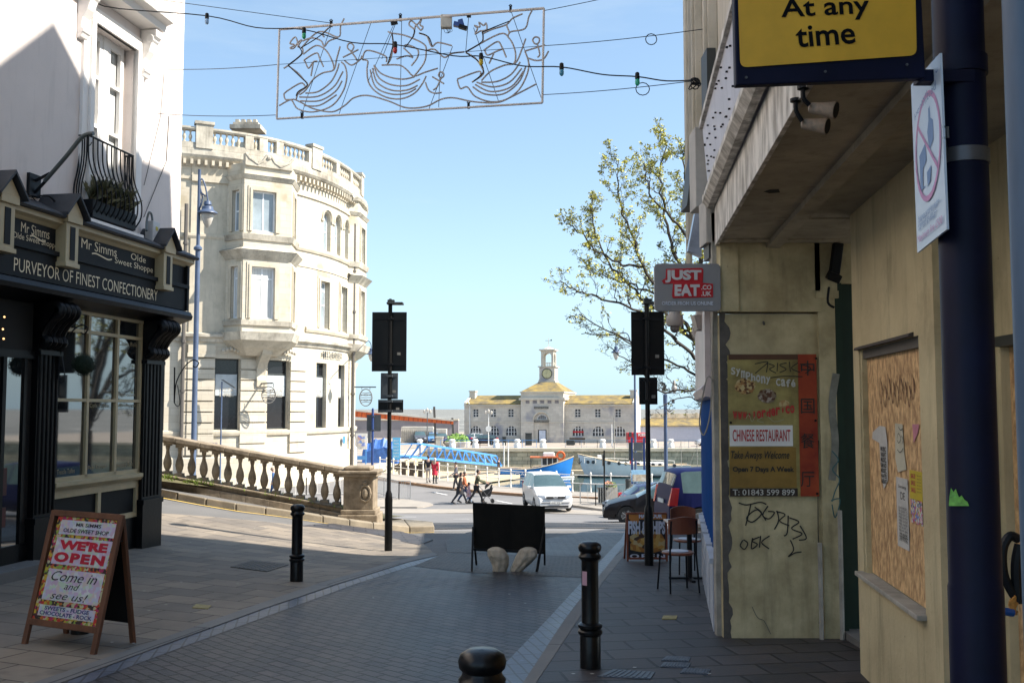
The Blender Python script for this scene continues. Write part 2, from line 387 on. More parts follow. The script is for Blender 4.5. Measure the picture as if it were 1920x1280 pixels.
# ================================================================ ground
m_road = MB_('brick_setts', (.024, .026, .032), (.066, .056, .056), (.005, .005, .006), .23, .115, .013, rot=R(45), rough=.5, noise=.55, bump=.9, nscale=.9)
m_gut = MB_('gutter_bricks', (.07, .085, .12), (.09, .105, .14), (.035, .04, .05), .1, .34, .01, rot=R(-12), rough=.42, noise=.25, bump=.5, offset=0)
m_kerb = MB_('kerb_stone', (.15, .145, .14), (.19, .185, .175), (.05, .05, .05), .9, 3.0, .012, rot=R(12), rough=.75, noise=.2)
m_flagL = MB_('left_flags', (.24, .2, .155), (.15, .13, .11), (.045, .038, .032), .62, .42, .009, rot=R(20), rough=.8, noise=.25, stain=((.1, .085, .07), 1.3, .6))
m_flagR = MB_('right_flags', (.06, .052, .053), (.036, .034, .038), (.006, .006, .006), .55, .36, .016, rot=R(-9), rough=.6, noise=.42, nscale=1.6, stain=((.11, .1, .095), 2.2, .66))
m_cob = MB_('cobbles', (.09, .075, .065), (.05, .045, .045), (.02, .02, .018), .14, .12, .022, rot=R(4), rough=.6, noise=.5, bump=1)
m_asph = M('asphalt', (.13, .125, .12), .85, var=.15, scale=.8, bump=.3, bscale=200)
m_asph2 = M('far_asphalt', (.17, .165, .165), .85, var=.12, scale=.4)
m_pave = M('pale_paving', (.3, .27, .235), .85, var=.15, scale=1.5)
m_quay = M('quay_paving', (.34, .29, .24), .85, var=.2, scale=.35)
m_white = M('white_paint', (.75, .75, .73), .5, var=.08)
m_yellow = M('yellow_line', (.6, .38, .03), .7, var=.25, scale=6)
m_kst = M('long_kerb', (.24, .2, .145), .8, var=.3, scale=2.5, bump=.3)
m_stone = M('old_stone', (.22, .165, .105), .85, drip=.35, var=.35, scale=3.5, bump=.35, bscale=25, c2=(.26, .21, .15))

def near_edge_x(y): return 0
RL = [(-11.3, 80), (-10.2, 77), (-7, 72), (-3, 65.7), (0, 62), (4, 58.6), (8, 57.2), (30, 56), (80, 56)]
# main sheet in front of the harbour
g = MB(); xs = [-60, -40, -26, -18, -14, -12] + [i * .5 for i in range(-20, 21)] + [12, 16, 22, 30, 45, 80]
ys = [-12 + i for i in range(0, 37)] + [25.74]
def grid(mb, xs, ys, zf):
    n = len(xs); vs = [(x, y, zf(x, y)) for y in ys for x in xs]
    mb.add(vs, [(j * n + i, j * n + i + 1, (j + 1) * n + i + 1, (j + 1) * n + i) for j in range(len(ys) - 1) for i in range(n - 1)])
grid(g, xs, ys, lambda x, y: G(x, y) - .012); o = g.build('road_surface', m_asph); o['kind'] = 'structure'
RLx = sorted(set([-60, -30, -20] + [p[0] for p in RL] + [-9, -5, -1.5, 2, 6, 15, 20]))
def rly(x): return 80 + (-11.3 - x) * .2 if x < -11.3 else interp(RL, x)
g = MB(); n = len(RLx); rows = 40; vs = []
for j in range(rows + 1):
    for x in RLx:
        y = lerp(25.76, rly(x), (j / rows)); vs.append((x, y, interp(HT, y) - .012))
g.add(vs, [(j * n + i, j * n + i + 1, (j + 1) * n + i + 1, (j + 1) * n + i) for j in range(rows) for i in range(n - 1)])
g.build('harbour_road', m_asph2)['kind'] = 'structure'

def gp(*p): return [GP(x, y) for x, y in p]
def ext(pts, t=3.5):            # continue a traced line back past the camera
    d = (pts[0] - pts[1]).normalized(); return [pts[0] + d * t] + pts
kA = ext(gp((120, 1262), (290, 1203), (491, 1131), (640, 1082), (747, 1051), (812, 1036)), 9)
kB = ext(gp((130, 1276), (290, 1216), (505, 1138), (650, 1090), (764, 1054), (822, 1041)), 9)
kC = ext(gp((150, 1285), (290, 1232), (520, 1148), (660, 1097), (775, 1060), (838, 1047)), 9)
kD = ext(gp((941, 1250), (1013, 1175), (1089, 1093), (1125, 1052), (1165, 1010), (1180, 985)), 8)
kE = ext(gp((1000, 1252), (1056, 1166), (1125, 1078), (1150, 1047), (1180, 1010), (1193, 985)), 8)
kF = ext(gp((1022, 1256), (1080, 1168), (1142, 1078), (1166, 1047), (1194, 1010), (1206, 985)), 8)
strip('brick_road', kC, kD, 0, m_road, 60, 8)
strip('left_gutter', kB, kC, .003, m_gut, 60, 2)
strip('right_gutter', kD, kE, .003, m_gut, 60, 2)
strip('left_kerb', kA, kB, .012, m_kerb, 60, 1, thick=.03)
strip('right_kerb', kE, kF, .01, m_kerb, 60, 1, thick=.03)
# pavements
lp = [(-22, -8), (-22, 4), (-21, 10), (-20, 16), (-16, 20.3), (-9.3, 21.4)]
lq = kA
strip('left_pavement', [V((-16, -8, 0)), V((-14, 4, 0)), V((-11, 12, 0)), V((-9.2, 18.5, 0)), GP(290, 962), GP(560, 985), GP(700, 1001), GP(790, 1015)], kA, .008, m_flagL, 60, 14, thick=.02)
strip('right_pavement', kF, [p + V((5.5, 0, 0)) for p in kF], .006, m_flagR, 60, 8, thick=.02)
# cobbled bands across the mouth of the street
strip('cobbled_band', gp((776, 1061), (880, 1073), (1000, 1079), (1098, 1082)), gp((838, 1035), (900, 1038), (1020, 1041), (1133, 1043)), .004, m_cob, 24, 6)
strip('cobbled_corner', gp((838, 1035), (836, 1015), (870, 1000), (900, 992)), gp((940, 1038), (930, 1020), (925, 1004), (935, 994)), .006, m_cob, 12, 4)
strip('cobbled_edge', gp((790, 992), (900, 990), (1020, 989), (1180, 990)), gp((795, 980), (900, 979), (1020, 979), (1185, 981)), .004, m_cob, 24, 3)
# raised pavement tip on the left
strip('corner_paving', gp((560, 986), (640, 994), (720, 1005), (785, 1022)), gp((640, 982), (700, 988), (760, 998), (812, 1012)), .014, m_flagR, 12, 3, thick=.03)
# kerb of long stones below the balustrade and double yellow line
kb0 = gp((230, 915), (290, 928), (380, 945), (457, 958), (532, 968), (604, 979), (690, 991), (760, 997), (815, 997))
kb1 = gp((230, 903), (290, 912), (380, 927), (457, 937), (532, 948), (604, 958), (690, 972), (760, 982), (812, 988))
pk0 = resample(kb0, 13); pk1 = resample(kb1, 13)
kr = T('kerb', 'long worn tan kerb stones below the stone balustrade', 'kerb', pk0[6])
for i in range(12):
    a, b, c, d = [V((p.x, p.y, G(p.x, p.y))) for p in (pk0[i].lerp(pk0[i + 1], .012), pk0[i].lerp(pk0[i + 1], .988), pk1[i].lerp(pk1[i + 1], .988), pk1[i].lerp(pk1[i + 1], .012))]
    mb = MB(); u = V((0, 0, .15)); mb.hexa([a - u, b - u, c - u, d - u, a + u, b + u, c + u * 1.05, d + u * 1.05]); mb.build('kerb_block', m_kst, kr, bevel=.025)
sh = [p + V((0, -.22, 0)) for p in kb0]
strip('yellow_line', sh, [p + V((0, .07, 0)) for p in sh], .006, m_yellow, 40, 1)
# ---- verge of grass
vz = [p + V((0, .02, .12)) for p in kb1]
m_soil = M('verge_soil', (.1, .09, .04), .9, var=.4, scale=6)
vb = [GP(230, 893) + V((0, .1, 0)), GP(300, 907), GP(400, 925), GP(520, 945), GP(620, 957), GP(690, 968), GP(705, 975)]
vb = [V((-10.6, 24.55, 0)), V((-3.6, 24.65, 0))]
GV = lambda x, y: G(x, y) + .14 + max(0, min(1, (y - 23.9) / .7)) * .12
strip('verge', [p - V((0, .05, 0)) for p in kb1[:-1]], vb, 0, m_soil, 30, 3, zfn=GV)
m_grass = M('grass', (.1, .17, .02), .7, var=.5, scale=9, c2=(.2, .27, .04))
gb = MB(); pa, pb = resample(kb1[1:-2], 80), resample(vb, 80)
for i in range(9000):
    k = random.random() * 78; t = random.random() ** .8; a = pa[int(k)].lerp(pb[int(k)], t) + V((random.uniform(-.06, .06), 0, 0))
    n_ = math.sin(a.x * 3.1) + math.sin(a.x * 7.3 + 1)
    if n_ < -.8: continue
    h = random.uniform(.03, .09) * (1.3 + .4 * n_); z = GV(a.x, a.y) - .005; dx, dy = random.uniform(-.05, .05), random.uniform(-.05, .05)
    gb.face([(a.x - .014, a.y, z), (a.x + .014, a.y, z), (a.x + dx, a.y + dy, z + h)])
gb.build('grass', m_grass, fix=False)['kind'] = 'stuff'
# leafy weed clumps
m_weed = M('weed_leaf', (.07, .16, .02), .6, var=.4, scale=8)
for (px, py, s, lab) in ((350, 908, .3, 'leafy green weed clump growing on the verge below the balusters'), (447, 925, .16, 'small weed tuft on the verge right of the short blue post'), (680, 963, .2, 'weed tuft at the foot of the carved stone pillar')):
    q = GP(px, py); wb = MB()
    for i in range(240):
        d = V((random.gauss(0, s), random.gauss(0, s * .4), abs(random.gauss(0, s * .35)))); a = random.random() * 6.28; r = random.uniform(.02, .05)
        c = V((q.x, q.y, q.z + .2)) + d; e1 = V((math.cos(a), math.sin(a), .3)) * r; e2 = V((-math.sin(a), math.cos(a), .5)) * r * .6
        wb.face([c - e1, c + e2, c + e1, c - e2])
    tag(wb.build('weed_clump', m_weed, fix=False), lab, 'weed')
# ---- road markings, far pavements
def dash(x0, y0, x1, y1, w):
    a, b = GP(x0, y0), GP(x1, y1); d = (b - a).normalized(); n = V((-d.y, d.x, 0)) * w / 2
    return a, b, n
for q in ((812, 922, 838, 927.5, .15), (700, 968, 780, 969, .12), (850, 973, 880, 973, .12), (930, 938, 960, 944, .15)):
    a, b, n_ = dash(*q); strip('lane_marking', [a - n_, b - n_], [a + n_, b + n_], .006, m_white, 6, 1)
strip('traffic_island', gp((640, 948), (700, 952), (790, 952), (812, 947)), gp((640, 930), (700, 934), (760, 937), (806, 944)), .06, m_pave, 14, 3, thick=.2)
strip('lower_pavement', gp((685, 962), (800, 962), (1000, 961), (1180, 966)), gp((685, 952), (800, 954), (1000, 954), (1180, 958)), .006, m_pave, 20, 2)
# harbourside pavement with kerb
def rlo(d): return [V((x - d * .55, y - d * .83, 0)) for x, y in RL[1:]]
rl2 = [V((x, y, 0)) for x, y in RL[1:]]
strip('harbour_pavement', rl2, rlo(3.2), .12, m_pave, 60, 3, thick=.3)
m_kred = M('rust_kerb', (.3, .17, .09), .8, var=.2)
strip('harbour_kerb', rlo(3.2), rlo(3.45), .14, m_kred, 60, 1, thick=.3)
# right-hand pavement tip by the black car
strip('side_pavement', gp((1075, 950), (1130, 958), (1200, 962), (1300, 962)), gp((1060, 935), (1130, 940), (1200, 943), (1300, 943)), .1, m_pave, 14, 3, thick=.25)
# ---- land beyond, quay, basin
def flat(name, pts, z, mat, kind='structure'):
    mb = MB(); mb.face([(x, y, z) for x, y in pts]); o = mb.build(name, mat, fix=False); o['kind'] = kind; return o
flat('left_quay_ground', [(-150, 80), (-11.3, 80), (-11.3, 125), (-150, 125)], -.01, m_quay)
flat('far_quay_ground', [(-150, 125), (130, 125), (130, 215), (-150, 215)], -.01, m_quay)
m_water = M('harbour_water', (.02, .055, .06), .08, var=.3, scale=.2, bump=.5, bscale=1.1, stretch=(1, .5, 1))
flat('harbour_water', [(-11.5, 50), (130, 50), (130, 125.2), (-11.5, 125.2)], -2.9, m_water)
m_sea = M('sea_water', (.15, .135, .105), .5, var=.3, scale=.03, bump=.6, bscale=.2, c2=(.22, .21, .18), stretch=(.35, 1, 1), spec=.3)
# white caps
nt = m_sea.node_tree; b = nt.nodes['Principled BSDF']; rmp = [n for n in nt.nodes if n.type == 'VALTORGB'][0]
tcx = nn(nt, 'ShaderNodeTexCoord'); mpx = nn(nt, 'ShaderNodeMapping'); mpx.inputs['Scale'].default_value = (.02, .05, 1)
nx = nn(nt, 'ShaderNodeTexNoise'); nx.inputs['Scale'].default_value = 1.6; nx.inputs['Detail'].default_value = 10; nx.inputs['Roughness'].default_value = .75
rx = nn(nt, 'ShaderNodeValToRGB'); rx.color_ramp.elements[0].position = .58; rx.color_ramp.elements[1].position = .63
mxx = nn(nt, 'ShaderNodeMix', data_type='RGBA'); mxx.inputs['B'].default_value = (.7, .68, .62, 1)
nt.links.new(tcx.outputs['Object'], mpx.inputs[0]); nt.links.new(mpx.outputs[0], nx.inputs[0]); nt.links.new(nx.outputs[0], rx.inputs[0]); nt.links.new(rx.outputs[0], mxx.inputs['Factor'])
nt.links.new(rmp.outputs[0], mxx.inputs['A']); nt.links.new(mxx.outputs['Result'], b.inputs['Base Color'])
flat('sea', [(-9000, 215), (9000, 215), (9000, 16000), (-9000, 16000)], -2.9, m_sea)
flat('sea_floor_apron', [(-9000, -300), (9000, -300), (9000, 15900), (-9000, 15900)], -4.2, m_quay)
m_qw = MB_('quay_masonry', (.6, .5, .34), (.42, .35, .24), (.16, .14, .1), 1.3, .5, .03, rough=.9, plane='XZ', noise=.4, nscale=.5)
m_qw2 = M('quay_coping', (.55, .47, .35), .85, var=.2, scale=.8)
qt = T('quay_wall', 'long sandy stone quay wall below the clock tower building', 'quay wall', (0, 125, -3))
mb = MB(); mb.box(-11.3, 125, -4, 125, 125.8, -.35); mb.build('wall', m_qw, qt)
mb = MB(); mb.box(-11.3, 124.8, -.35, 125, 126, .03); mb.build('coping', m_qw2, qt)
qt = T('quay_wall', 'stone quay wall running away beside the blue gangway', 'quay wall', (-11.3, 100, -3))
mb = MB(); mb.box(-12, 80, -4, -11.3, 125, -.35); mb.build('wall', m_qw, qt)
mb = MB(); mb.box(-12.2, 80, -.35, -11.1, 124.8, .03); mb.build('coping', m_qw2, qt)
qt = T('quay_wall', 'near quay wall under the white harbour railing', 'quay wall', (4, 59, -3))
mb = MB()
for (a, b_) in zip(rl2, rl2[1:]): mb.hexa([(a.x, a.y, -4), (b_.x, b_.y, -4), (b_.x, b_.y + .4, -4), (a.x, a.y + .4, -4), (a.x, a.y, -.02), (b_.x, b_.y, -.02), (b_.x, b_.y + .4, -.02), (a.x, a.y + .4, -.02)])
mb.build('wall', m_qw, qt)
# ================================================================ left: white building with sweet shop
C0 = V((-5.9, 16.5, 0)); UD = V((-.155, -.988, 0)).normalized(); ND = V((-UD.y, UD.x, 0))
if ND.x < 0: ND = -ND
LW = Wall(lambda s: (C0 + UD * s, ND))
def LS(px, off=0, py=600):
    d = ray(px, py); o = C0 + ND * off                 # plan intersection of the view ray with the facade
    # o + UD*s = d*t
    det = UD.x * (-d.y) - (-d.x) * UD.y
    rx_, ry_ = -o.x, -o.y
    return (rx_ * (-d.y) - (-d.x) * ry_) / det
def LZ(px, py, off=0):
    s = LS(px, off, py); p = C0 + UD * s + ND * off; return A(px, py, p.y).z
m_wwall = M('white_render', (.72, .65, .615), .85, drip=.1, var=.04, scale=1.2, bump=.12, bscale=60)
m_wtrim = M('white_trim', (.82, .79, .76), .6, var=.04)
m_black = M('black_gloss', (.004, .004, .005), .38, var=.4, scale=4, bump=.1, bscale=15, spec=.22)
m_board = M('sign_black', (.008, .009, .011), .6, var=.3, spec=.2)
m_cream = M('cream_paint', (.46, .38, .23), .5, var=.1, scale=4)
m_lead = M('lead', (.04, .043, .05), .6, var=.35, scale=3, spec=.3)
m_gold = M('gold_letters', (.75, .64, .44), .5, var=.05)
m_iron = M('black_iron', (.006, .007, .009), .5, var=.2, spec=.25)
m_shopgl = M('shop_glass', (.012, .014, .016), .03, var=.2, ior=2.1, spec=1.0)
m_gl = M('window_glass', (.07, .09, .11), .06, var=.3, scale=.7, ior=1.7)
m_glb = M('pale_window_glass', (.28, .33, .36), .12, var=.25, scale=.6)
m_net = M('net_curtain', (.55, .56, .55), .5, var=.2, scale=4, stretch=(4, 4, .2))
m_dark = M('dark_interior', (.01, .01, .01), .8)

b0, b1 = LS(250, .15, 280), LS(166, .15, 250)
wb = T('white_building', 'white rendered building above the black sweet shop front', 'building', (-6.5, 14, 2.8))
S0 = -.58; SF = 18
wo1, wo2 = LS(166, 0, 240), LS(247, 0, 240); wz0, wz1 = 7.75, 10.72
mb = MB(); LW.sheet(mb, S0, SF, 7.42, 15.5, [(wo2, wo1, wz0, wz1)], .28); LW.sheet(mb, -.05, SF, 2.6, 7.42)
p0, p1 = LW.P(S0, 0), LW.P(SF, 0); bk = V((-9, 0, 0)) + ND * -.0
mb.face([(p0.x, p0.y, 7.42), (p0.x - 9, p0.y + 1.4, 7.42), (p0.x - 9, p0.y + 1.4, 15.5), (p0.x, p0.y, 15.5)]); pl_ = LW.P(-.05, 0); mb.face([(pl_.x, pl_.y, 0), (p0.x - 9, p0.y + .9, 0), (p0.x - 9, p0.y + .9, 7.42), (pl_.x, pl_.y, 7.42)]); mb.face([(p0.x, p0.y, 7.42), (pl_.x, pl_.y, 7.42), (p0.x - 9, p0.y + .9, 7.42), (p0.x - 9, p0.y + 1.4, 7.42)])
mb.face([(p0.x, p0.y, 15.5), (p0.x - 9, p0.y + 1.4, 15.5), (p1.x - 9, p1.y, 15.5), (p1.x, p1.y, 15.5)])
mb.face([(p1.x, p1.y, 0), (p1.x - 9, p1.y, 0), (p1.x - 9, p1.y, 15.5), (p1.x, p1.y, 15.5)])
mb.face([(p0.x - 9, p0.y + 1.4, 0), (p1.x - 9, p1.y, 0), (p1.x - 9, p1.y, 15.5), (p0.x - 9, p0.y + 1.4, 15.5)])
mb.build('wall', m_wwall, wb, fix=False)
# architrave (two steps), french window, hood, consoles
mb = MB()
for (w_, o_) in ((.1, .09), (.24, .05)):
    LW.bar(mb, wo2 - w_, wo2, wz0, wz1 + w_, 0, o_); LW.bar(mb, wo1, wo1 + w_, wz0, wz1 + w_, 0, o_); LW.bar(mb, wo2, wo1, wz1, wz1 + w_, 0, o_ + .001)
mb.build('window_surround', m_wtrim, wb)
win = LW.window(wb, (wo2, wo1, wz0, wz1), .28, m_wtrim, m_net, bars=(), rails=(), fw=.07, back=.1)
mid = (wo1 + wo2) / 2
mb = MB(); LW.bar(mb, mid - .06, mid + .06, wz0, wz1, -.2, -.12)
for a, b_ in ((wo2 + .06, mid - .06), (mid + .06, wo1 - .06)):
    LW.bar(mb, a, a + .09, wz0, wz1, -.19, -.13); LW.bar(mb, b_ - .09, b_, wz0, wz1, -.19, -.13)
    for z in (wz0, 8.5, 9.25, 10.0, wz1 - .12): LW.bar(mb, a, b_, z, z + (.12 if z in (wz0, wz1 - .12) else .05), -.185, -.135)
mb.build('casement', m_wtrim, win)
mb = MB(); LW.prof(mb, wo2 - .42, wo1 + .62, [(0, 11.14), (.3, 11.16), (.33, 11.26), (.45, 11.3), (.5, 11.42), (.5, 11.46), (0, 11.56)]); mb.build('window_hood', m_wtrim, wb)
for s in (wo2 - .27, wo1 + .27):
    mb = MB(); LW.prof(mb, s - .09, s + .09, [(0, 10.35), (.06, 10.37), (.1, 10.45), (.07, 10.55), (.09, 10.66), (.16, 10.78), (.22, 10.95), (.28, 11.02), (.28, 11.13), (0, 11.13)])
    mb.tube([LW.P(s - .1, 10.98, .17), LW.P(s + .1, 10.98, .17)], .07, 10); mb.tube([LW.P(s - .095, 10.47, .07), LW.P(s + .095, 10.47, .07)], .045, 8); mb.build('console', m_wtrim, wb, bevel=.008)
mb = MB(); LW.prof(mb, b0 - .15, b1 + .15, [(0, 7.5), (.25, 7.52), (.28, 7.6), (.28, 7.72), (0, 7.75)]); mb.build('balcony_sill', m_wtrim, wb)
# balcony railing: bowed bars
br = T('balcony_railing', 'bowed black iron balcony railing below the tall white french window', 'railing', LW.P(mid, 7.72, .2))
mb = MB(); zt = 8.95
def bal(s, o=.0, k=1):
    return [LW.P(s, zt - z_, q_ * k + o) for z_, q_ in ((0, .15), (.3, .16), (.5, .21), (.75, .31), (.98, .31), (1.12, .23), (1.2, .15))]
for i in range(11): mb.tube(cat(bal(lerp(b0, b1, i / 10)), 4), .011, 5)
for sgn, s in ((-1, b0), (1, b1)):
    for k in (0.05, .3, .55, .8):
        pts = [(zt, 0), (zt - .3, .0), (zt - .5, .03), (zt - .75, .1), (zt - .98, .1), (zt - 1.12, .05), (zt - 1.2, 0)]
        mb.tube(cat([LW.P(s + sgn * e, z, .15 * k + .01) for z, e in pts], 4), .011, 5)
mb.tube([LW.P(b0, zt, 0), LW.P(b0, zt, .15), LW.P(b1, zt, .15), LW.P(b1, zt, 0)], .017, 6)
mb.tube([LW.P(b0, zt - 1.2, 0), LW.P(b0, zt - 1.2, .15), LW.P(b1, zt - 1.2, .15), LW.P(b1, zt - 1.2, 0)], .017, 6)
mb.build('bars', m_iron, br)
mb = MB(); LW.bar(mb, b0 + .02, b1 - .02, 7.76, 8.02, .03, .24); tag(mb.build('planter', m_iron, None, bevel=.01), 'black plant trough sitting inside the bowed balcony railing', 'planter')
m_spk = M('spiky_leaf', (.035, .06, .02), .5, var=.6, c2=(.12, .11, .05))
mb = MB()
for i in range(420):
    s = random.uniform(b0 + .12, b1 - .12); o_ = random.uniform(.06, .22); h = random.uniform(.12, .5); q = LW.P(s, 8.0, o_)
    l = V((random.uniform(-.11, .11), random.uniform(-.11, .11), h)); sd_ = V((random.gauss(0, 1), random.gauss(0, 1), 0)).normalized() * .0055
    mb.face([q - sd_, q + sd_, q + l * .6 + sd_ * .8, q + l + V((l.x, l.y, -.05))])
tag(mb.build('spiky_plant', m_spk, None, fix=False), 'dark spiky grass plants growing in the balcony trough', 'plant')

# ---- shopfront
sh = T('sweet_shop', 'black and cream sweet shop front with gold lettering', 'shop front', (-6.2, 15, 2.8))
E0, E1 = -.27, 9          # along the facade
mb = MB()
LW.prof(mb, E0, E1, [(0, 6.4), (.2, 6.42), (.3, 6.46), (.42, 6.5), (.44, 6.56), (.4, 6.63), (.33, 6.65), (0, 6.66)]); mb.build('fascia_moulding', m_black, sh, smooth=True)
mb = MB(); LW.bar(mb, E0, E1, 6.66, 7.05, 0, .33); LW.bar(mb, E0, E1, 7.03, 7.09, .1, .37); LW.bar(mb, E0, E0 + .06, 6.66, 7.42, 0, .36); LW.bar(mb, E0 + .06, E1, 7.09, 7.42, 0, .3)
mb.build('name_board', m_board, sh)
mb = MB(); LW.prof(mb, E0 - .08, E1, [(0, 7.4), (.31, 7.4), (.35, 7.44), (.41, 7.47), (.41, 7.54), (0, 7.54)]); mb.build('cream_cornice', m_cream, sh)
mb = MB(); LW.prof(mb, E0 - .1, E1, [(0, 7.53), (.47, 7.535), (.49, 7.56), (.47, 7.59), (0, 7.8)]); mb.build('lead_roof', m_lead, sh)
bs = [LS(312, .45), LS(130, .45), LS(6, .45), LS(-180, .45)]
for s in bs:
    mb = MB(); h = .14
    LW.bar(mb, s - h, s + h, 6.93, 7.56, .3, .46); LW.bar(mb, s - h - .03, s + h + .03, 7.5, 7.6, .3, .5); LW.bar(mb, s - h - .02, s + h + .02, 6.9, 6.96, .3, .48)
    mb.poly([LW.P(s - h - .05, 7.6, .3), LW.P(s + h + .05, 7.6, .3), LW.P(s, 7.83, .3)], ND * .19)
    bx = mb.build('bracket_box', m_cream, sh, bevel=.006)
    mb = MB(); LW.bar(mb, s - .055, s + .055, 7.0, 7.45, .46, .468); mb.build('dark_inset', m_board, bx)
    mb = MB()
    for sg in (-1, 1):
        a, b_ = (s + sg * (h + .12), 7.57), (s, 7.87)
        mb.hexa([LW.P(a[0], a[1], 0), LW.P(b_[0], b_[1], 0), LW.P(b_[0], b_[1], .56), LW.P(a[0], a[1], .56), LW.P(a[0], a[1] + .04, 0), LW.P(b_[0], b_[1] + .045, 0), LW.P(b_[0], b_[1] + .045, .56), LW.P(a[0], a[1] + .04, .56)])
    mb.build('lead_cap', m_lead, sh)
# lettering.  text runs left to right = towards decreasing s (viewer's left is near)
def fl(body, pxa, pxb, za, zb, off, mat=m_gold, bold=-.002, **k):
    sa, sb = LS(pxa, off), LS(pxb, off); o_ = LW.P(sa, za, off + .004)
    return text(body, abs(sa - sb), zb - za, frame(o_, -UD, (0, 0, 1)), mat, sh, bold=bold, **k)
fl('PURVEYOR OF FINEST CONFECTIONERY', 22, 294, 6.72, 6.89, .33, bold=-.004)
fl('Mr Simms', 33, 87, 7.24, 7.37, .30); fl('Olde Sweet Shoppe', 18, 102, 7.12, 7.22, .30)
fl('Mr Simms', 148, 215, 7.25, 7.39, .30); fl('Olde', 242, 270, 7.28, 7.38, .30); fl('Sweet Shoppe', 212, 284, 7.13, 7.25, .30)
for a, b_, z in ((50, 80, 7.21), (168, 206, 7.2)):
    sa, sb = LS(a, .3), LS(b_, .3); mb = MB(); mb.ribbon(cat([LW.P(lerp(sa, sb, t), z + dz, .306) for t, dz in ((0, .005), (.2, .02), (.5, 0), (.8, -.02), (1, .0))], 4), .02, ND); mb.build('flourish', m_gold, sh, fix=False)
# pilasters with consoles
def pilaster(sa, sb, o_=.12):
    mb = MB(); mb2 = MB(); w_ = sb - sa
    LW.bar(mb, sa, sb, 2.6, 6.4, 0, o_); LW.bar(mb, sa - .03, sb + .03, 2.6, 3.5, 0, o_ + .04); LW.bar(mb, sa - .04, sb + .04, 3.48, 3.56, 0, o_ + .06)
    n = 5
    for i in range(n): a = lerp(sa, sb, (i + .5) / n); mb.tube([LW.P(a, 3.6, o_), LW.P(a, 5.72, o_)], .018, 6)
    LW.bar(mb, sa - .02, sb + .02, 5.72, 5.78, 0, o_ + .05)
    mb.build('pilaster', m_black, sh, smooth=True)
    for i in range(4):
        a = lerp(sa, sb, (i + .5) / 4)
        pr = cat([LW.P(a, 5.84, o_ + .02), LW.P(a, 5.9, o_ + .1), LW.P(a, 5.97, o_ + .05), LW.P(a, 6.06, o_ + .08), LW.P(a, 6.17, o_ + .16), LW.P(a, 6.27, o_ + .27), LW.P(a, 6.35, o_ + .27), LW.P(a, 6.4, o_ + .18)], 4)
        mb2.tube(pr, w_ / 8 + .004, 8)
    LW.prof(mb2, sa, sb, [(0, 5.8), (o_, 5.85), (o_ + .04, 6.05), (o_ + .2, 6.28), (o_ + .2, 6.42), (0, 6.42)])
    mb2.build('console', m_black, sh, smooth=True)
pA = (LS(306, .12), LS(274, .12)); pB = (LS(113, .12), LS(74, .12)); 
pilaster(min(pA), max(pA)); pilaster(min(pB), max(pB)); pilaster(LS(-60, .12), LS(-110, .12))
mb = MB(); LW.bar(mb, -.06, .05, 2.6, 6.4, -.3, .06); LW.bar(mb, E0, .4, 6.4, 7.42, -.5, 0); mb.build('corner_post', m_black, sh)
# window bay
ws, we = max(pA), min(pB)
mb = MB(); o_ = .04
za, zb = 4.0, 6.42
cols = [LS(x, o_) for x in (268, 220, 166)]; cols.append(we + .0)
LW.bar(mb, ws, ws + .06, za, zb, 0, .07)
for s in cols[1:]: LW.bar(mb, s - .028, s + .028, za, zb, 0, .07)
LW.bar(mb, ws, we, 6.36, 6.42, 0, .08); LW.bar(mb, ws, we, 6.09, 6.14, 0, .068); LW.bar(mb, ws, we, 5.1, 5.145, 0, .066); LW.bar(mb, ws, we, 3.98, 4.05, 0, .07)
LW.prof(mb, ws, we, [(0, 3.88), (.1, 3.88), (.14, 3.93), (.14, 3.98), (0, 4.0)])
wf = mb.build('window', m_cream, sh)
g = MB(); g.face([LW.P(ws, za, .03), LW.P(we, za, .03), LW.P(we, zb, .03), LW.P(ws, zb, .03)]); g.build('pane', m_shopgl, wf)
m_faint = M('faint_gold', (.25, .2, .11), .5)
for body, a, b_, z, h in (('Clove Balls', 224, 258, 5.98, .07), ('Midget Gems', 222, 256, 5.18, .06), ('Humbugs', 224, 257, 5.02, .06), ('Aniseed Balls', 222, 256, 4.1, .07), ('Treacle Toffee', 115, 148, 4.09, .07), ('Pear Drops', 172, 206, 4.1, .07), ('Cola Cubes', 172, 208, 5.02, .06)):
    sa, sb = LS(a, .03), LS(b_, .03); text(body, abs(sa - sb), h, frame(LW.P(sa, z, .036), -UD, (0, 0, 1)), m_faint, wf)
mb = MB()
LW.bar(mb, ws, we, 3.3, 3.88, 0, .02); mb.build('riser_panel', m_board, sh)
mb = MB()
for z0, z1 in ((3.3, 3.38), (3.76, 3.88)): LW.bar(mb, ws, we, z0, z1, .02, .06)
midp = LS(195, .05)
for a in (ws, midp - .04, we - .08): LW.bar(mb, a, a + .08, 3.38, 3.76, .02, .058)
mb.build('riser_frame', m_cream, sh)
mb = MB(); LW.bar(mb, ws, we, 2.6, 3.3, 0, .05); mb.build('plinth', m_black, sh)
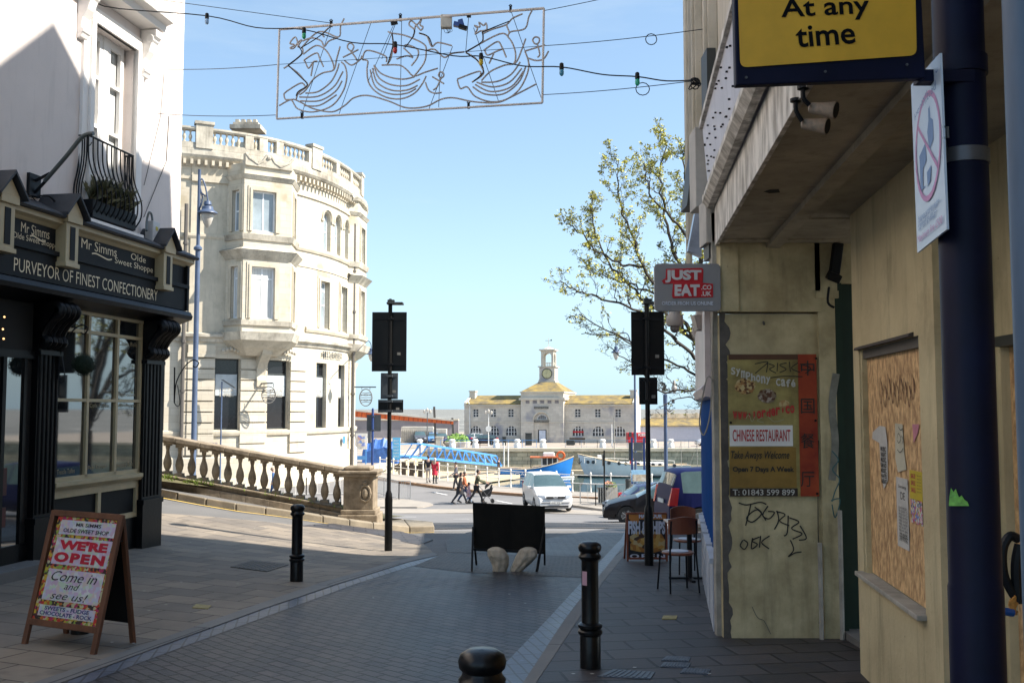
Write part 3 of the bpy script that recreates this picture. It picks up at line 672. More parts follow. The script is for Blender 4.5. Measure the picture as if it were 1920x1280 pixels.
# door recess, dark with shelves
mb = MB(); d0, d1 = max(pB), LS(-60, .12); LW.bar(mb, d0, d1, 2.6, 6.4, .0, .03); mb.build('door_back', m_dark, sh)
mb = MB(); LW.bar(mb, d0 + .15, d0 + .2, 3.0, 5.7, .03, .07); LW.bar(mb, d0, d1, 5.66, 5.76, .03, .09); LW.bar(mb, d0 + .55, d0 + .62, 3, 5.7, .03, .07); LW.bar(mb, d0, d1, 3, 3.25, .03, .07); dr = mb.build('door', m_black, sh)
g = MB(); g.face([LW.P(d0 + .2, 3.25, .045), LW.P(d0 + .55, 3.25, .045), LW.P(d0 + .55, 5.66, .045), LW.P(d0 + .2, 5.66, .045)]); g.build('pane', m_shopgl, dr)
mb = MB(); LW.bar(mb, d0, d1, 2.6, 3.02, .03, .45); mb.build('doorstep', m_kerb, sh)
m_lit = M('warm_lamp', (1, .7, .3), .5, emit=(1, .55, .2, 1.6))
for px, py in ((8, 594), (6, 617), (8, 635)):
    s = LS(px, .2); mb = MB(); mb.ball(LW.P(s, LZ(px, py, .2), .2), .012, 8, 6); mb.build('lit_bulb', m_lit, sh)
m_red = M('red_goods', (.06, .006, .006), .5, var=.5)
mb = MB(); LW.bar(mb, LS(22, .05), LS(2, .05), 3.9, 4.25, .03, .06); LW.bar(mb, LS(22, .05), LS(2, .05), 3.5, 3.75, .03, .06); mb.build('red_display', m_red, sh)

# ---- topiary ball on scroll bracket, second bracket
m_topi = M('topiary', (.012, .025, .01), .8, var=.5, scale=30)
def bracket(s, z, px=1):
    q = MB(); a = LW.P(s, z, .14)
    q.tube(cat([a, LW.P(s, z + .35, .17), LW.P(s, z + .62, .32), LW.P(s, z + .72, .46), LW.P(s, z + .68, .56), LW.P(s, z + .6, .52), LW.P(s, z + .62, .46)], 6), .01, 6)
    q.tube(cat([LW.P(s, z, .14), LW.P(s, z - .06, .2), LW.P(s, z + .02, .24), LW.P(s, z + .3, .19)], 5), .008, 5)
    q.tube([a, LW.P(s, z + .6, .13)], .012, 5); return q
sb_ = LS(112, .14)
t = T('hanging_basket_bracket', 'black scroll bracket on the shop pilaster left of the window', 'bracket', LW.P(sb_, 5.3, .14)); bracket(sb_, 5.42).build('scroll', m_iron, t)
t = T('hanging_basket_bracket', 'black scroll bracket on the corner post at the far end of the shop', 'bracket', LW.P(-.25, 5.3, .1)); bracket(-.27, 5.1).build('scroll', m_iron, t)
bc = LW.P(sb_, 5.6, .52); mb = MB()
mb.ball(bc, .13, 16, 12)
for i in range(1500):
    u = V((random.gauss(0, 1), random.gauss(0, 1), random.gauss(0, 1))).normalized(); c = bc + u * random.uniform(.13, .165); e = V((random.gauss(0, 1), random.gauss(0, 1), random.gauss(0, 1))).normalized() * .013; f_ = u.cross(e)
    mb.face([c - e, c + f_, c + e])
t = T('topiary_ball', 'round clipped topiary ball hanging in front of the shop window', 'plant', bc)
mb.build('foliage', m_topi, t, fix=False); mb = MB(); mb.tube([bc + V((0, 0, .13)), bc + V((0, 0, .55))], .005, 4); mb.build('chain', m_iron, t)

# ---- flag pole bracket on wall
sB = LS(52, 0); t = T('banner_arm', 'slanting grey pole arm with hook fixed to the white wall', 'bracket', LW.P(sB, 7.9, 0))
q0 = LW.P(sB, LZ(52, 345), 0); tip = LW.P(LS(165, .95), 8.62, .95)
mb = MB(); mb.cb(q0 + ND * .02, (.05, .24, .3), (0, 0, math.atan2(ND.y, ND.x))); mb.beam(q0 + ND * .04 + V((0, 0, .06)), q0 + ND * .26 + V((0, 0, .16)), .03); mb.beam(q0 + ND * .04 - V((0, 0, .1)), q0 + ND * .24 + V((0, 0, .1)), .03); mb.build('wall_plate', m_iron, t)
m_gtube = M('grey_green_steel', (.1, .12, .12), .4, metal=.3)
mb = MB(); mb.tube(cat([q0 + ND * .18 + V((0, 0, .05)), lerp(q0, tip, .55) + V((0, 0, .0)), lerp(q0, tip, .82) + V((0, 0, .08)), tip + V((0, 0, .0))], 6), .028, 10); mb.build('arm', m_gtube, t, smooth=True)
mb = MB(); mb.tube(cat([tip - V((0, 0, .02)) - ND * .08, tip - V((0, 0, .12)) - ND * .08, tip - V((0, 0, .16)) - ND * .05, tip - V((0, 0, .12)) - ND * .02], 5), .006, 5); mb.build('hook', m_iron, t)
# ---- electrical box and cables on lead roof
sE = LS(278, .2); t = T('junction_box', 'white electrical box with blue plug on the lead roof of the shop', 'junction box', LW.P(sE, 7.6, .25))
mb = MB(); LW.bar(mb, sE - .12, sE + .1, 7.66, 8.0, .16, .3); mb.build('box', M('box_white', (.55, .55, .56), .5), t, bevel=.01)
mb = MB(); mb.tube(cat([LW.P(sE - .02, 8.0, .22), LW.P(sE - .02, 8.12, .2), LW.P(sE + .06, 8.14, .2), LW.P(sE + .12, 8.0, .2), LW.P(sE + .3, 7.8, .3)], 6), .018, 6); mb.build('cable', m_gtube, t)
mb = MB(); mb.tube([LW.P(sE - .14, 7.9, .28), LW.P(sE - .25, 7.76, .34)], .035, 8); mb.build('plug', M('blue_plastic', (.02, .03, .2), .4), t)
mb = MB(); LW.bar(mb, sE - .05, sE + .02, 7.86, 7.92, .3, .304); mb.build('sticker', M('sticker_yellow', (.6, .5, .05), .5), t)
mb = MB(); mb.tube([LW.P(-.1, 10.0, .01), LW.P(-.05, 9.2, .01), LW.P(sE - .1, 8.1, .02)], .006, 4); mb.tube([LW.P(LS(290, 0), LZ(290, 215), .015), LW.P(LS(262, 0), LZ(262, 345), .015)], .005, 4)
mb.tube([LW.P(LS(295, 0), LZ(295, 130), .015), LW.P(LS(290, 0), LZ(290, 215), .015)], .005, 4)
tag(mb.build('wall_cable', m_iron), 'thin dark cable running down the white wall to the junction box', 'cable')
s_ = LS(60, .25); mb = MB(); mb.tube(cat([LW.P(s_ + .2, 7.72, .2), LW.P(s_ + .1, 7.76, .3), LW.P(s_ - .1, 7.8, .18), LW.P(s_ - .3, 7.84, .22), LW.P(s_ - .4, 7.78, .26)], 6), .012, 5); mb.tube([q0 - V((0, 0, .15)), LW.P(sB + .02, 7.72, .12)], .008, 4)
tag(mb.build('roof_cable', m_iron), 'loose black cable lying on the lead shop roof below the pole arm', 'cable')
# ================================================================ curved stone building
pl = [V((x, y, 0)) for x, y in ((-34, 54.2), (-26, 57.5), (-20.2, 59.9), (-16.9, 61.6), (-14.5, 64.0), (-12.9, 67.3), (-12.05, 71.1), (-11.9, 75), (-13.4, 80), (-18, 84), (-26, 85))]
pc = resample(cat(pl, 12), 400); _l = [0]
for a, b in zip(pc, pc[1:]): _l.append(_l[-1] + (b - a).length)
RT = _l[-1]
def rfn(s):
    s = max(0, min(RT - 1e-6, s)); t = s / RT * 399; i = min(398, int(t)); p = pc[i].lerp(pc[i + 1], t - i)
    d = (pc[min(399, i + 2)] - pc[max(0, i - 1)]).normalized(); return p, V((d.y, -d.x, 0))
RW = Wall(rfn)
def RS(px, o=0):
    best = None
    for i in range(int(RT * 20)):
        s = i / 20; p = RW.P(s, 0, o); q = 960 + FPX * p.x / p.y
        if q >= px: return s
        if q < (best or (-1e9,))[0] and s > 20: break
        best = (q, s)
    return best[1]
m_ash = MB_('pale_ashlar', (.51, .455, .355), (.56, .505, .41), (.36, .31, .23), 1.1, .42, .008, rough=.85, plane='XZ', noise=.12, bump=.25, nscale=.35, stain=((.4, .34, .24), .6, .6))
m_ash2 = M('pale_stone_trim', (.5, .445, .345), .85, drip=.2, var=.16, scale=.8, c2=(.52, .46, .36))
m_ash3 = M('weathered_stone', (.34, .3, .24), .9, drip=.35, var=.35, scale=.7, c2=(.5, .46, .38))
m_sashf = M('window_frame_white', (.78, .8, .82), .5, var=.03)
m_dkf = M('dark_frame', (.03, .035, .035), .5)
m_pipe = M('drainpipe', (.1, .09, .08), .6)
rb = T('curved_stone_building', 'curved cream stone building with roof balustrade and canted bay windows', 'building', (-17, 66, 0))
s0, s1 = 0, RT - 1
def S2(a, b, o=0): return RS(a, o), RS(b, o)
gz0, gz1 = 3.7, 8.1
wins = []     # (s0,s1,z0,z1,arch,type)
for a, b in ((402, 449), (499, 541), (593, 612), (634, 646)): wins.append((*S2(a, b), gz0, gz1, False, 'g'))
wins.append((*S2(283, 308), gz0, gz1, False, 'g')); wins.append((*S2(230, 262), gz0, gz1, False, 'g'))
for a, b in ((597, 614), (636, 647)): wins.append((*S2(a, b), 10.5, 13.7, False, 'f'))
for a, b in ((602, 616), (624, 635), (642, 650)): wins.append((*S2(a, b), 15.85, 18.6, True, 'f'))
for s in (8, 12): wins += [(s, s + 1.5, 10.5, 13.6, False, 'f'), (s, s + 1.5, 15.8, 18.4, False, 'f'), (s, s + 1.6, gz0, gz1, False, 'g')]
for s in (35, 39, 43): wins += [(s, s + 1.3, 10.5, 13.6, False, 'f'), (s, s + 1.3, 15.8, 18.4, True, 'f'), (s, s + 1.5, gz0, gz1, False, 'g')]
mb = MB(); RW.sheet(mb, s0, s1, 0, 20.4, [w_[:5] for w_ in wins], .45, ds=.6)
mb.build('wall', m_ash, rb, fix=False)
for w_ in wins:
    q = w_[:4]
    if w_[5] == 'g':
        f_ = RW.window(rb, q, .4, m_dkf, M('black_window_glass', (.012, .013, .016), .08), rails=(.8,), fw=.1)
        bd = MB(); RW.bar(bd, q[0] + .1, q[1] - .1, lerp(q[2], q[3], .48), lerp(q[2], q[3], .78), -.25, -.24); bd.build('frosted_band', M('frosted', (.42, .46, .48), .5), f_)
        if q[0] > 14 and q[0] < 30:
            wd_ = q[1] - q[0]
            for bdy, zz in (('PIZZA', 5.95), ('EXPRESS', 5.65)):
                p_, n_ = RW.fn((q[0] + q[1]) / 2); d_ = V((-n_.y, n_.x, 0))
                text(bdy, wd_ * .55, .22, frame(RW.P(q[0] + wd_ * .25, zz + .1, -.235), d_, (0, 0, 1)), m_ash3, f_)
    else:
        f_ = RW.window(rb, q, .4, m_sashf, m_glb, rails=(.5,) if w_[4] else (.5, .8), fw=.1)
        mb = MB(); e = .16
        if not w_[4]:
            for k, oo in ((.3, .05), (.16, .1)):
                RW.bar(mb, q[0] - k, q[0], q[2], q[3] + k, 0, oo); RW.bar(mb, q[1], q[1] + k, q[2], q[3] + k, 0, oo); RW.bar(mb, q[0], q[1], q[3], q[3] + k, 0, oo + .002)
        else:
            r = (q[1] - q[0]) / 2; mid = (q[0] + q[1]) / 2; zc = q[3] - r
            pts = [RW.P(mid - (r + .14) * math.cos(math.pi * i / 12), zc + (r + .14) * math.sin(math.pi * i / 12), .02) for i in range(13)]
            mb.tube([RW.P(q[0] - .14, zc - .1, .02)] + pts + [RW.P(q[1] + .14, zc - .1, .02)], .09, 6)
            RW.bar(mb, q[0] - .3, q[0] - .02, zc - .22, zc - .08, 0, .1); RW.bar(mb, q[1] + .02, q[1] + .3, zc - .22, zc - .08, 0, .1)
        mb.build('window_surround', m_ash2, rb)
# bands
def band(name, z, pr, a=0, b=None, mat=m_ash2, seg=70):
    mb = MB(); RW.prof(mb, a, b or RT - 1, [(o, z + dz) for o, dz in pr], seg); return mb.build(name, mat, rb)
band('plinth', 0, [(0, 0), (.18, 0), (.18, 2.0), (.12, 2.1), (0, 2.1)], mat=m_ash)
band('sill_course', 3.3, [(0, 0), (.12, .05), (.16, .2), (.16, .33), (0, .38)])
band('string_course', 9.2, [(0, -.15), (.1, -.1), (.16, .1), (.34, .2), (.36, .36), (0, .48)], mat=m_ash3)
band('sill_course', 10.1, [(0, 0), (.08, 0), (.14, .15), (.14, .3), (0, .34)], RS(570), RS(652))
band('sill_course', 15.45, [(0, 0), (.08, 0), (.14, .15), (.14, .3), (0, .34)])
band('string_course', 14.4, [(0, 0), (.05, 0), (.05, .1), (0, .12)])
band('frieze', 19.1, [(0, 0), (.1, .02), (.1, .2), (0, .22)])
band('cornice', 20.1, [(0, -.2), (.08, -.18), (.12, .1), (.36, .35), (.46, .5), (.48, .75), (.48, .88), (0, .95)], mat=m_ash3)
mb = MB()
s = 14
while s < RT - 8: RW.bar(mb, s, s + .16, 20.0, 20.3, .1, .45); s += .42
mb.build('modillions', m_ash2, rb)['kind'] = 'stuff'
# parapet balustrade
mb = MB(); RW.prof(mb, 0, RT - 1, [(.05, 21.0), (.45, 21.0), (.45, 21.35), (.05, 21.35)], 70); RW.prof(mb, 0, RT - 1, [(.05, 22.15), (.08, 22.1), (.42, 22.1), (.48, 22.2), (.48, 22.32), (.02, 22.32)], 70)
mb.build('parapet_rails', m_ash3, rb)
bigp = [RS(371), RS(577), RS(663), RS(345) - 9]; smallp = [RS(455), RS(510), RS(618), RS(644), RS(345) - 1.5, RS(563) + .3, RS(480)]
mb = MB()
for s in bigp: mb = MB(); RW.bar(mb, s - .5, s + .5, 21.0, 22.5, 0, .55); RW.bar(mb, s - .58, s + .58, 22.5, 22.68, -.05, .62); mb.build('parapet_pier', m_ash3, rb)
for s in smallp: mb = MB(); RW.bar(mb, s - .26, s + .26, 21.3, 22.15, .04, .46); mb.build('parapet_pier', m_ash3, rb)
bal = MB(); prof_ = [(.06, 0), (.1, .02), (.1, .08), (.06, .1), (.07, .2), (.12, .32), (.11, .42), (.05, .56), (.06, .66), (.1, .7), (.1, .78)]
s = 12.0; blocks = sorted(bigp + smallp)
nb = 0
while s < RT - 9:
    if all(abs(s - b) > (.62 if b in bigp else .38) for b in blocks) and nb < 100:
        m_ = MB(); m_.lathe([(r, z + 21.35) for r, z in prof_], RW.P(s, 0, .25), 8); m_.build('baluster', m_ash2, rb, smooth=True); nb += 1
    s += .36
# roof
mb = MB(); mb.face([RW.P(i * (RT - 1) / 40, 20.9, -.2) for i in range(41)]); mb.build('roof', m_lead, rb, fix=False)
# rusticated piers
def rust(a, b, o_=.16, z0=2.2, z1=8.2):
    z = z0; mb = MB()
    while z < z1 - .3: RW.bar(mb, a, b, z, z + .58, 0, o_, 2); z += .66
    mb.build('rusticated_blocks', m_ash, rb)
ra = RS(349), RS(402)
rust(RS(350) , ra[1] - .02, .22); rust(RS(449) + .02, RS(499) - .02, .16); rust(RS(541) + .02, RS(573), .16); rust(RS(308) + .9, RS(308) + 1.6)
mb = MB(); RW.bar(mb, RS(350) - .05, ra[1] + .0, 8.15, 8.4, 0, .32, 3); RW.bar(mb, RS(350), ra[1], 8.4, 8.9, 0, .24, 3); RW.bar(mb, RS(350), RS(350) + 2.4, 9.6, 20.0, 0, .07, 3); RW.bar(mb, RS(350), RS(350) + 2.4, 19.0, 19.4, 0, .2, 3)
mb.build('pier_capital', m_ash2, rb)
# canted bay
bp_ = [(-17.95, 61.05), (-16.5, 60.05), (-13.95, 61.75), (-14.15, 64.2)]
def bayset(name, pts, fronts, zb=9.7, zt=20.2):
    mb = MB(); wl = []; 
    for k, (a, b) in enumerate(zip(pts, pts[1:])):
        w_ = Wall.line(a, b); q = []
        if fronts[k]:
            f0, f1 = fronts[k]; q = [(w_.len * f0, w_.len * f1, 10.55, 13.75), (w_.len * f0, w_.len * f1, 15.95, 18.5)]
        w_.sheet(mb, 0, w_.len, zb, zt, q, .3); wl.append((w_, q))
    bo = mb.build(name, m_ash, rb, fix=False)
    for w_, q in wl:
        for i, r_ in enumerate(q):
            wide = (r_[1] - r_[0]) > 1.2
            w_.window(bo, r_, .3, m_sashf, m_net if i == 0 else m_glb, bars=(.5,) if wide else (), rails=(.78,) if i == 0 else ((.5,) if not wide else ()), fw=.1)
            sf = MB()
            for kk, oo in ((.28, .05), (.15, .1)):
                w_.bar(sf, r_[0] - kk, r_[0], r_[2], r_[3] + kk, 0, oo); w_.bar(sf, r_[1], r_[1] + kk, r_[2], r_[3] + kk, 0, oo); w_.bar(sf, r_[0], r_[1], r_[3], r_[3] + kk, 0, oo + .002)
            sf.build('window_surround', m_ash2, bo)
    # bands round the bay as scaled rings
    cx = sum(p[0] for p in pts) / len(pts); cy = sum(p[1] for p in pts) / len(pts)
    inner = V((pts[0][0] + pts[-1][0], pts[0][1] + pts[-1][1], 0)) / 2
    def ring(m_, z0, z1, o0, o1, mm):
        vs = []
        for z, o_ in ((z0, o0), (z1, o1)):
            for i, p in enumerate(pts):
                c = V((p[0], p[1], 0)); n1 = Wall.line(pts[max(i - 1, 0)], pts[max(i - 1, 0) + 1]).n; n2 = Wall.line(pts[min(i, len(pts) - 2)], pts[min(i, len(pts) - 2) + 1]).n
                n_ = (n1 + n2); n_ = n_ / n_.dot(n1); vs.append((c.x + n_.x * o_, c.y + n_.y * o_, z))
            vs.append((inner.x, inner.y, z))
        k = len(pts) + 1; m_.add(vs, [tuple(range(k)), tuple(range(k, 2 * k))] + [(i, i + 1, k + i + 1, k + i) for i in range(k - 1)])
    for gr in (((9.2, 9.7, .15, .32), (10.12, 10.42, .12, .16)), ((14.2, 14.35, .02, .12), (14.35, 14.75, .12, .42), (14.75, 14.9, .42, .1)), ((15.4, 15.75, .1, .2),), ((19.2, 19.45, .04, .2),)):
        r1 = MB()
        for g4 in gr: ring(r1, *g4, 0)
        r1.build('bay_moulding', m_ash3, bo)
    r2 = MB(); ring(r2, 8.75, 9.2, -.35, .1, 0); ring(r2, 8.3, 8.75, -.95, -.4, 0); r2.build('bay_corbel', m_ash2, bo)
    return bo
b1 = bayset('bay_window', bp_, [(.42, .8), (.17, .66), (.3, .62)])
# carved pediment above bay
wf_ = Wall.line(bp_[1], bp_[2]); mb = MB(); L_ = wf_.len
pts = [(0, 20.0), (0, 20.75), (.25, 20.45), (.8, 20.15), (1.1, 20.35), (1.35, 20.75), (1.6, 20.75), (1.9, 20.35), (2.25, 20.15), (2.8, 20.45), (L_, 20.75), (L_, 20.0)]
mb.poly([wf_.P(a, z, -.3) for a, z in pts], wf_.n * .45)
mb.tube([wf_.P(a, z, .12) for a, z in pts[1:-1]], .09, 6); mb.ball(wf_.P(1.47, 20.62, .1), .18, 8, 6)
mb.build('carved_pediment', m_ash3, b1)
# pendant bracket below the bay
sb2 = RS(486); mb = MB(); RW.prof(mb, sb2 - .3, sb2 + .3, [(0, 6.3), (.3, 6.4), (.34, 6.8), (.2, 7.1), (.3, 7.5), (.55, 7.9), (1.0, 8.4), (1.35, 9.2), (0, 9.2)]); mb.build('carved_bracket', m_ash2, rb)
mb = MB()
for a, b_ in ((RS(415), 8.7), (RS(545), 8.7)):
    for k in range(5): mb.ball(RW.P(a + k * .22 * (1 if a < sb2 else -1), b_ - abs(k - 2) * .06, .3), .13, 6, 4)
mb.build('carved_swag', m_ash3, rb)
# right-hand oriel at the end of the curve
q = [(-12.0, 71.6), (-11.35, 72.2), (-11.15, 75.0), (-12.1, 75.4)]
b2 = bayset('oriel_window', q, [None, (.25, .7), None])
w2 = Wall.line(q[1], q[2]); w1_ = Wall.line(q[0], q[1]); mb = MB()
pr = [(-12.0, 71.9), (-11.4, 72.3), (-11.2, 75.0), (-11.9, 75.2)]
for z0, z1, k0, k1 in ((7.2, 8.4, .0, .55), (6.4, 7.2, 0, .2)):
    mb.hexa([(lerp(-12, p[0], k), lerp(73.4, p[1], k), z) for z, k in ((z0, k0 + .05), (z1, k1)) for p in pr])
mb.build('oriel_corbel', m_ash2, b2)
# oriel top curved end
mb = MB(); mb.tube(cat([(-11.8, 71, 20.3), (-11.5, 72, 20.5), (-11.25, 74, 20.4), (-11.5, 76, 20.2)], 5), .3, 8); mb.build('rounded_pediment', m_ash3, b2, smooth=True)
# chimney
cc = A(465, 250, 70); ch = MB(); c = V((cc.x, 70, 21)); ch.cb(c + V((0, 0, 1)), (1.5, 1.2, 4.0)); ch.build('chimney', m_ash2, rb, bevel=.02)
ch = MB(); z_ = A(465, 243, 70).z; ch.cb((c.x, 70, z_), (2.2, 1.7, .3)); ch.cb((c.x, 70, z_ + .25), (1.8, 1.4, .2)); 
for i in range(4): ch.cb((c.x - .75 + i * .42, 70, z_ + .5), (.26, .4, .4))
ch.build('chimney_top', m_ash3, rb)
# drainpipes
for s_ in (RS(654), RS(341)):
    mb = MB(); mb.tube([RW.P(s_, 0, .3), RW.P(s_, 18.6 if s_ > 20 else 17.5, .3)], .12, 8)
    for z in (3, 6, 9, 12, 15): mb.tube([RW.P(s_, z, .3), RW.P(s_, z + .15, .3)], .17, 8)
    mb.build('drainpipe', m_pipe, rb)
# shop name, plaque
a_, b_ = S2(606, 643, .2); p_, n_ = RW.fn((a_ + b_) / 2)
for i, ch_ in enumerate('PIZZAEXPRESS'):
    s_ = lerp(a_, b_, (i + .1) / 12); p_, n_ = RW.fn(s_); d_ = V((-n_.y, n_.x, 0)); text(ch_, (b_ - a_) / 12 * .8, .4, frame(RW.P(s_, 8.5, .12), d_, (0, 0, 1)), m_dkf, rb, bold=.03)
sp_ = RS(641); p_, n_ = RW.fn(sp_); mb = MB(); mb.tube([RW.P(sp_, A(641, 825, 69.5).z, .18), RW.P(sp_, A(641, 825, 69.5).z, .22)], .28, 16); mb.build('blue_plaque', M('plaque_blue', (.08, .25, .6), .4), rb)
s_ = RS(362); p_, n_ = RW.fn(s_ + .6); mb = MB(); text('SOUTH PIER', 1.5, .16, frame(RW.P(s_, A(375, 834, 61).z, .26), V((-n_.y, n_.x, 0)), (0, 0, 1)), M('navy_ink', (.02, .03, .15), .5), rb)
m_gpl_ = M('pewter', (.16, .15, .14), .6)
# hanging round signs
for k, (pp, r, lab) in enumerate(((RW.P(RS(486), 0, 1.25), .52, 'round iron hanging sign under the bay between two shop windows'), (V((-10.8, 73, 0)), .62, 'round pierced hanging sign at the far corner of the stone building'))):
    z = A(485 if k == 0 else 676, 740 if k == 0 else 745, pp.y).z
    t = T('hanging_sign', lab, 'hanging sign', (pp.x, pp.y, z)); mb = MB()
    n_ = 24
    mb.tube([(pp.x + r * .75 * math.cos(i * 6.283 / n_), pp.y + (r * .3 * math.cos(i * 6.283 / n_) if k == 0 else 0), z + r * math.sin(i * 6.283 / n_)) for i in range(n_)], .035, 6, closed=True)
    for j in range(-3, 4):
        h_ = math.sqrt(max(0, 1 - (j / 5) ** 2)); mb.tube(cat([(pp.x - r * .75 * h_, pp.y - (r * .3 * h_ if k == 0 else 0), z + r * j / 5), (pp.x, pp.y, z + r * j / 5 + .12 * math.sin(j * 2)), (pp.x + r * .75 * h_, pp.y + (r * .3 * h_ if k == 0 else 0), z + r * j / 5)], 5), .025, 4)
    mb.build('disc', m_gpl_, t)
    if k == 0: e0 = RW.P(RS(486), z + r + .2, .3); e1 = V((pp.x, pp.y, z + r + .2)); e2 = e1 + (e1 - e0) * .5
    else: e0 = V((pp.x - 1.1, pp.y, z + r + .15)); e2 = V((pp.x + .75, pp.y, z + r + .15)); e1 = e2
    mb = MB(); mb.beam(e0, e2, .08); mb.beam((pp.x - .3, pp.y, z + r * .9), (pp.x - .3, pp.y, z + r + .2), .03); mb.beam((pp.x + .3, pp.y, z + r * .9), (pp.x + .3, pp.y, z + r + .2), .03); mb.build('arm', m_dkf, t)

# ================================================================ stone balustrade on the slope
bt = T('stone_balustrade', 'sloping weathered sandstone balustrade beside the rising road', 'balustrade', (-6, 24.8, 2.4))
def bz(x): return G(x, 24.75)
ax, bx_ = -14, -4.15
def run(mb, x0, x1, z0, z1, y0, y1, n=16):
    for i in range(n):
        a, b = lerp(x0, x1, i / n), lerp(x0, x1, (i + 1) / n)
        mb.hexa([(a, y0, bz(a) + z0), (b, y0, bz(b) + z0), (b, y1, bz(b) + z0), (a, y1, bz(a) + z0), (a, y0, bz(a) + z1), (b, y0, bz(b) + z1), (b, y1, bz(b) + z1), (a, y1, bz(a) + z1)])
mb = MB(); run(mb, ax, bx_, -.4, .16, 24.62, 25.3); run(mb, ax, bx_, .16, .3, 24.72, 25.2); mb.build('plinth', m_stone, bt, bevel=.015)
mb = MB(); run(mb, ax, bx_ + .1, 1.08, 1.13, 24.76, 25.16); run(mb, ax, bx_ + .1, 1.13, 1.25, 24.7, 25.22); mb.build('top_rail', m_stone, bt, bevel=.02)
bprof = [(.1, 0), (.1, .06), (.055, .075), (.05, .1), (.085, .17), (.105, .27), (.09, .38), (.05, .5), (.04, .6), (.055, .66), (.06, .7), (.045, .71), (.085, .74), (.085, .79)]
for i in range(26):
    px = 681 - 24 - i * 22.6; x = (px - 960) / FPX * 24.95
    m_ = MB(); m_.lathe([(r, z) for r, z in bprof[2:-2]], (x, 24.95, bz(x) + .3), 12); m_.cb((x, 24.95, bz(x) + .325), (.2, .2, .1)); m_.cb((x, 24.95, bz(x) + 1.05), (.17, .17, .08)); m_.build('baluster', m_stone, bt, smooth=True)
pb_ = bz(-3.85); mb = MB(); pr = [(-4.2, 24.5), (-3.42, 24.5), (-3.42, 25.35), (-4.2, 25.35)]
def blk(x0, x1, y0, y1, z0, z1): mb.box(x0, y0, pb_ + z0, x1, y1, pb_ + z1)
blk(-4.28, -3.3, 24.4, 25.45, -.5, .2); blk(-4.22, -3.36, 24.46, 25.39, .2, .32); blk(-4.16, -3.42, 24.52, 25.33, .32, 1.12); blk(-4.25, -3.33, 24.44, 25.42, 1.12, 1.2); blk(-4.3, -3.3, 24.4, 25.46, 1.2, 1.27)
mb.build('end_pier', m_stone, bt, bevel=.02)
mb = MB(); blk(-4.16, -3.5, 24.55, 25.3, 1.27, 1.37); mb.build('pier_cap', m_stone, bt, bevel=.04)
mb = MB(); c = V((-3.62, 24.5, pb_ + .72)); mb.tube([c + V((.13 * math.cos(a * .524), 0, .2 * math.sin(a * .524))) for a in range(12)], .03, 6, closed=True); mb.ball(c, (.08, .04, .13), 8, 6); mb.ball(c + V((0, 0, .25)), (.07, .04, .04), 8, 5); mb.build('carved_shield', m_stone, bt)
mb = MB(); n = 20
for i in range(n):
    a, b = lerp(-22, -3.6, i / n), lerp(-22, -3.6, (i + 1) / n); mb.hexa([(a, 25.3, -.1), (b, 25.3, -.1), (b, 25.75, -.1), (a, 25.75, -.1), (a, 25.3, bz(a)), (b, 25.3, bz(b)), (b, 25.75, bz(b)), (a, 25.75, bz(a))])
t_ = tag(mb.build('retaining_wall', m_stone), 'retaining wall below the stone balustrade on the lower street side', 'wall')
# ================================================================ right: boarded cafe, blue shop, canopy
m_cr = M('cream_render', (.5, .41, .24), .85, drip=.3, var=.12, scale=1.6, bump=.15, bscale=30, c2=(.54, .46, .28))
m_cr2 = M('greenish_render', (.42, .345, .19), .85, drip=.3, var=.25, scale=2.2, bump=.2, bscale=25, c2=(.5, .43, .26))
m_soff = M('dirty_soffit', (.38, .33, .245), .85, drip=.3, var=.3, scale=1.3, bump=.1)
m_fas = M('peeling_white', (.48, .44, .38), .75, var=.3, scale=5, bump=.35, bscale=30, stretch=(1.5, 1.5, .5), c2=(.6, .57, .52), sharp=.5)
m_lil = M('white_panel', (.52, .52, .58), .5, var=.08, drip=.15)
m_osb = M('chipboard', (.45, .25, .11), .7, var=.2, scale=22, c2=(.62, .41, .2), sharp=.45, stretch=(1, 1, .55), bump=.3, bscale=60)
m_sill = M('stone_sill', (.32, .3, .26), .8, var=.3, scale=5)
m_blue = M('blue_shop', (.008, .065, .25), .35, var=.1)
m_green = M('green_frame', (.01, .03, .02), .4)
m_gr = M('black_spray', (.015, .015, .015), .6)
m_ubs = M('upper_render', (.5, .44, .33), .85, drip=.25, var=.15, scale=1.0, c2=(.55, .5, .42))
NW = Wall.line((2.77, 8.0), (2.33, 4.3), (-1, 0)); NN = NW.n
def NS(px, off=0):
    d = ray(px, 640); o = V((2.77, 8.0, 0)) + NN * off; u = NW.d
    det = u.x * (-d.y) + d.x * u.y
    return (o.x * d.y - o.y * d.x) / det if abs(det) > 1e-9 else 0
def NZ(px, py, off=0): s = NS(px, off); p = NW.P(s, 0, off); return A(px, py, p.y).z
cf = T('boarded_cafe', 'dirty cream rendered cafe front with boarded window under a canopy', 'building', (3.2, 8.5, 2.9))
a_, b_ = NS(1610), NS(1722); wz0, wz1 = 3.72, 5.46
e_ = NS(1752)
mb = MB(); NW.sheet(mb, 0, e_, 2.6, 6.6, [(a_, b_, wz0, wz1)], .07)
f0 = NW.P(0, 0); mb.face([(f0.x, f0.y, 2.6), (f0.x + 1.5, f0.y + .1, 2.6), (f0.x + 1.5, f0.y + .1, 6.6), (f0.x, f0.y, 6.6)])
n0 = NW.P(e_, 0); mb.face([(n0.x, n0.y, 2.6), (n0.x + .35, n0.y - .04, 2.6), (n0.x + .35, n0.y - .04, 6.6), (n0.x, n0.y, 6.6)])
mb.build('wall', m_cr, cf, fix=False)
brd = MB(); NW.bar(brd, a_ + .03, b_, wz0 + .02, wz1 - .06, -.09, -.05); bo = brd.build('chipboard_panel', m_osb, cf)
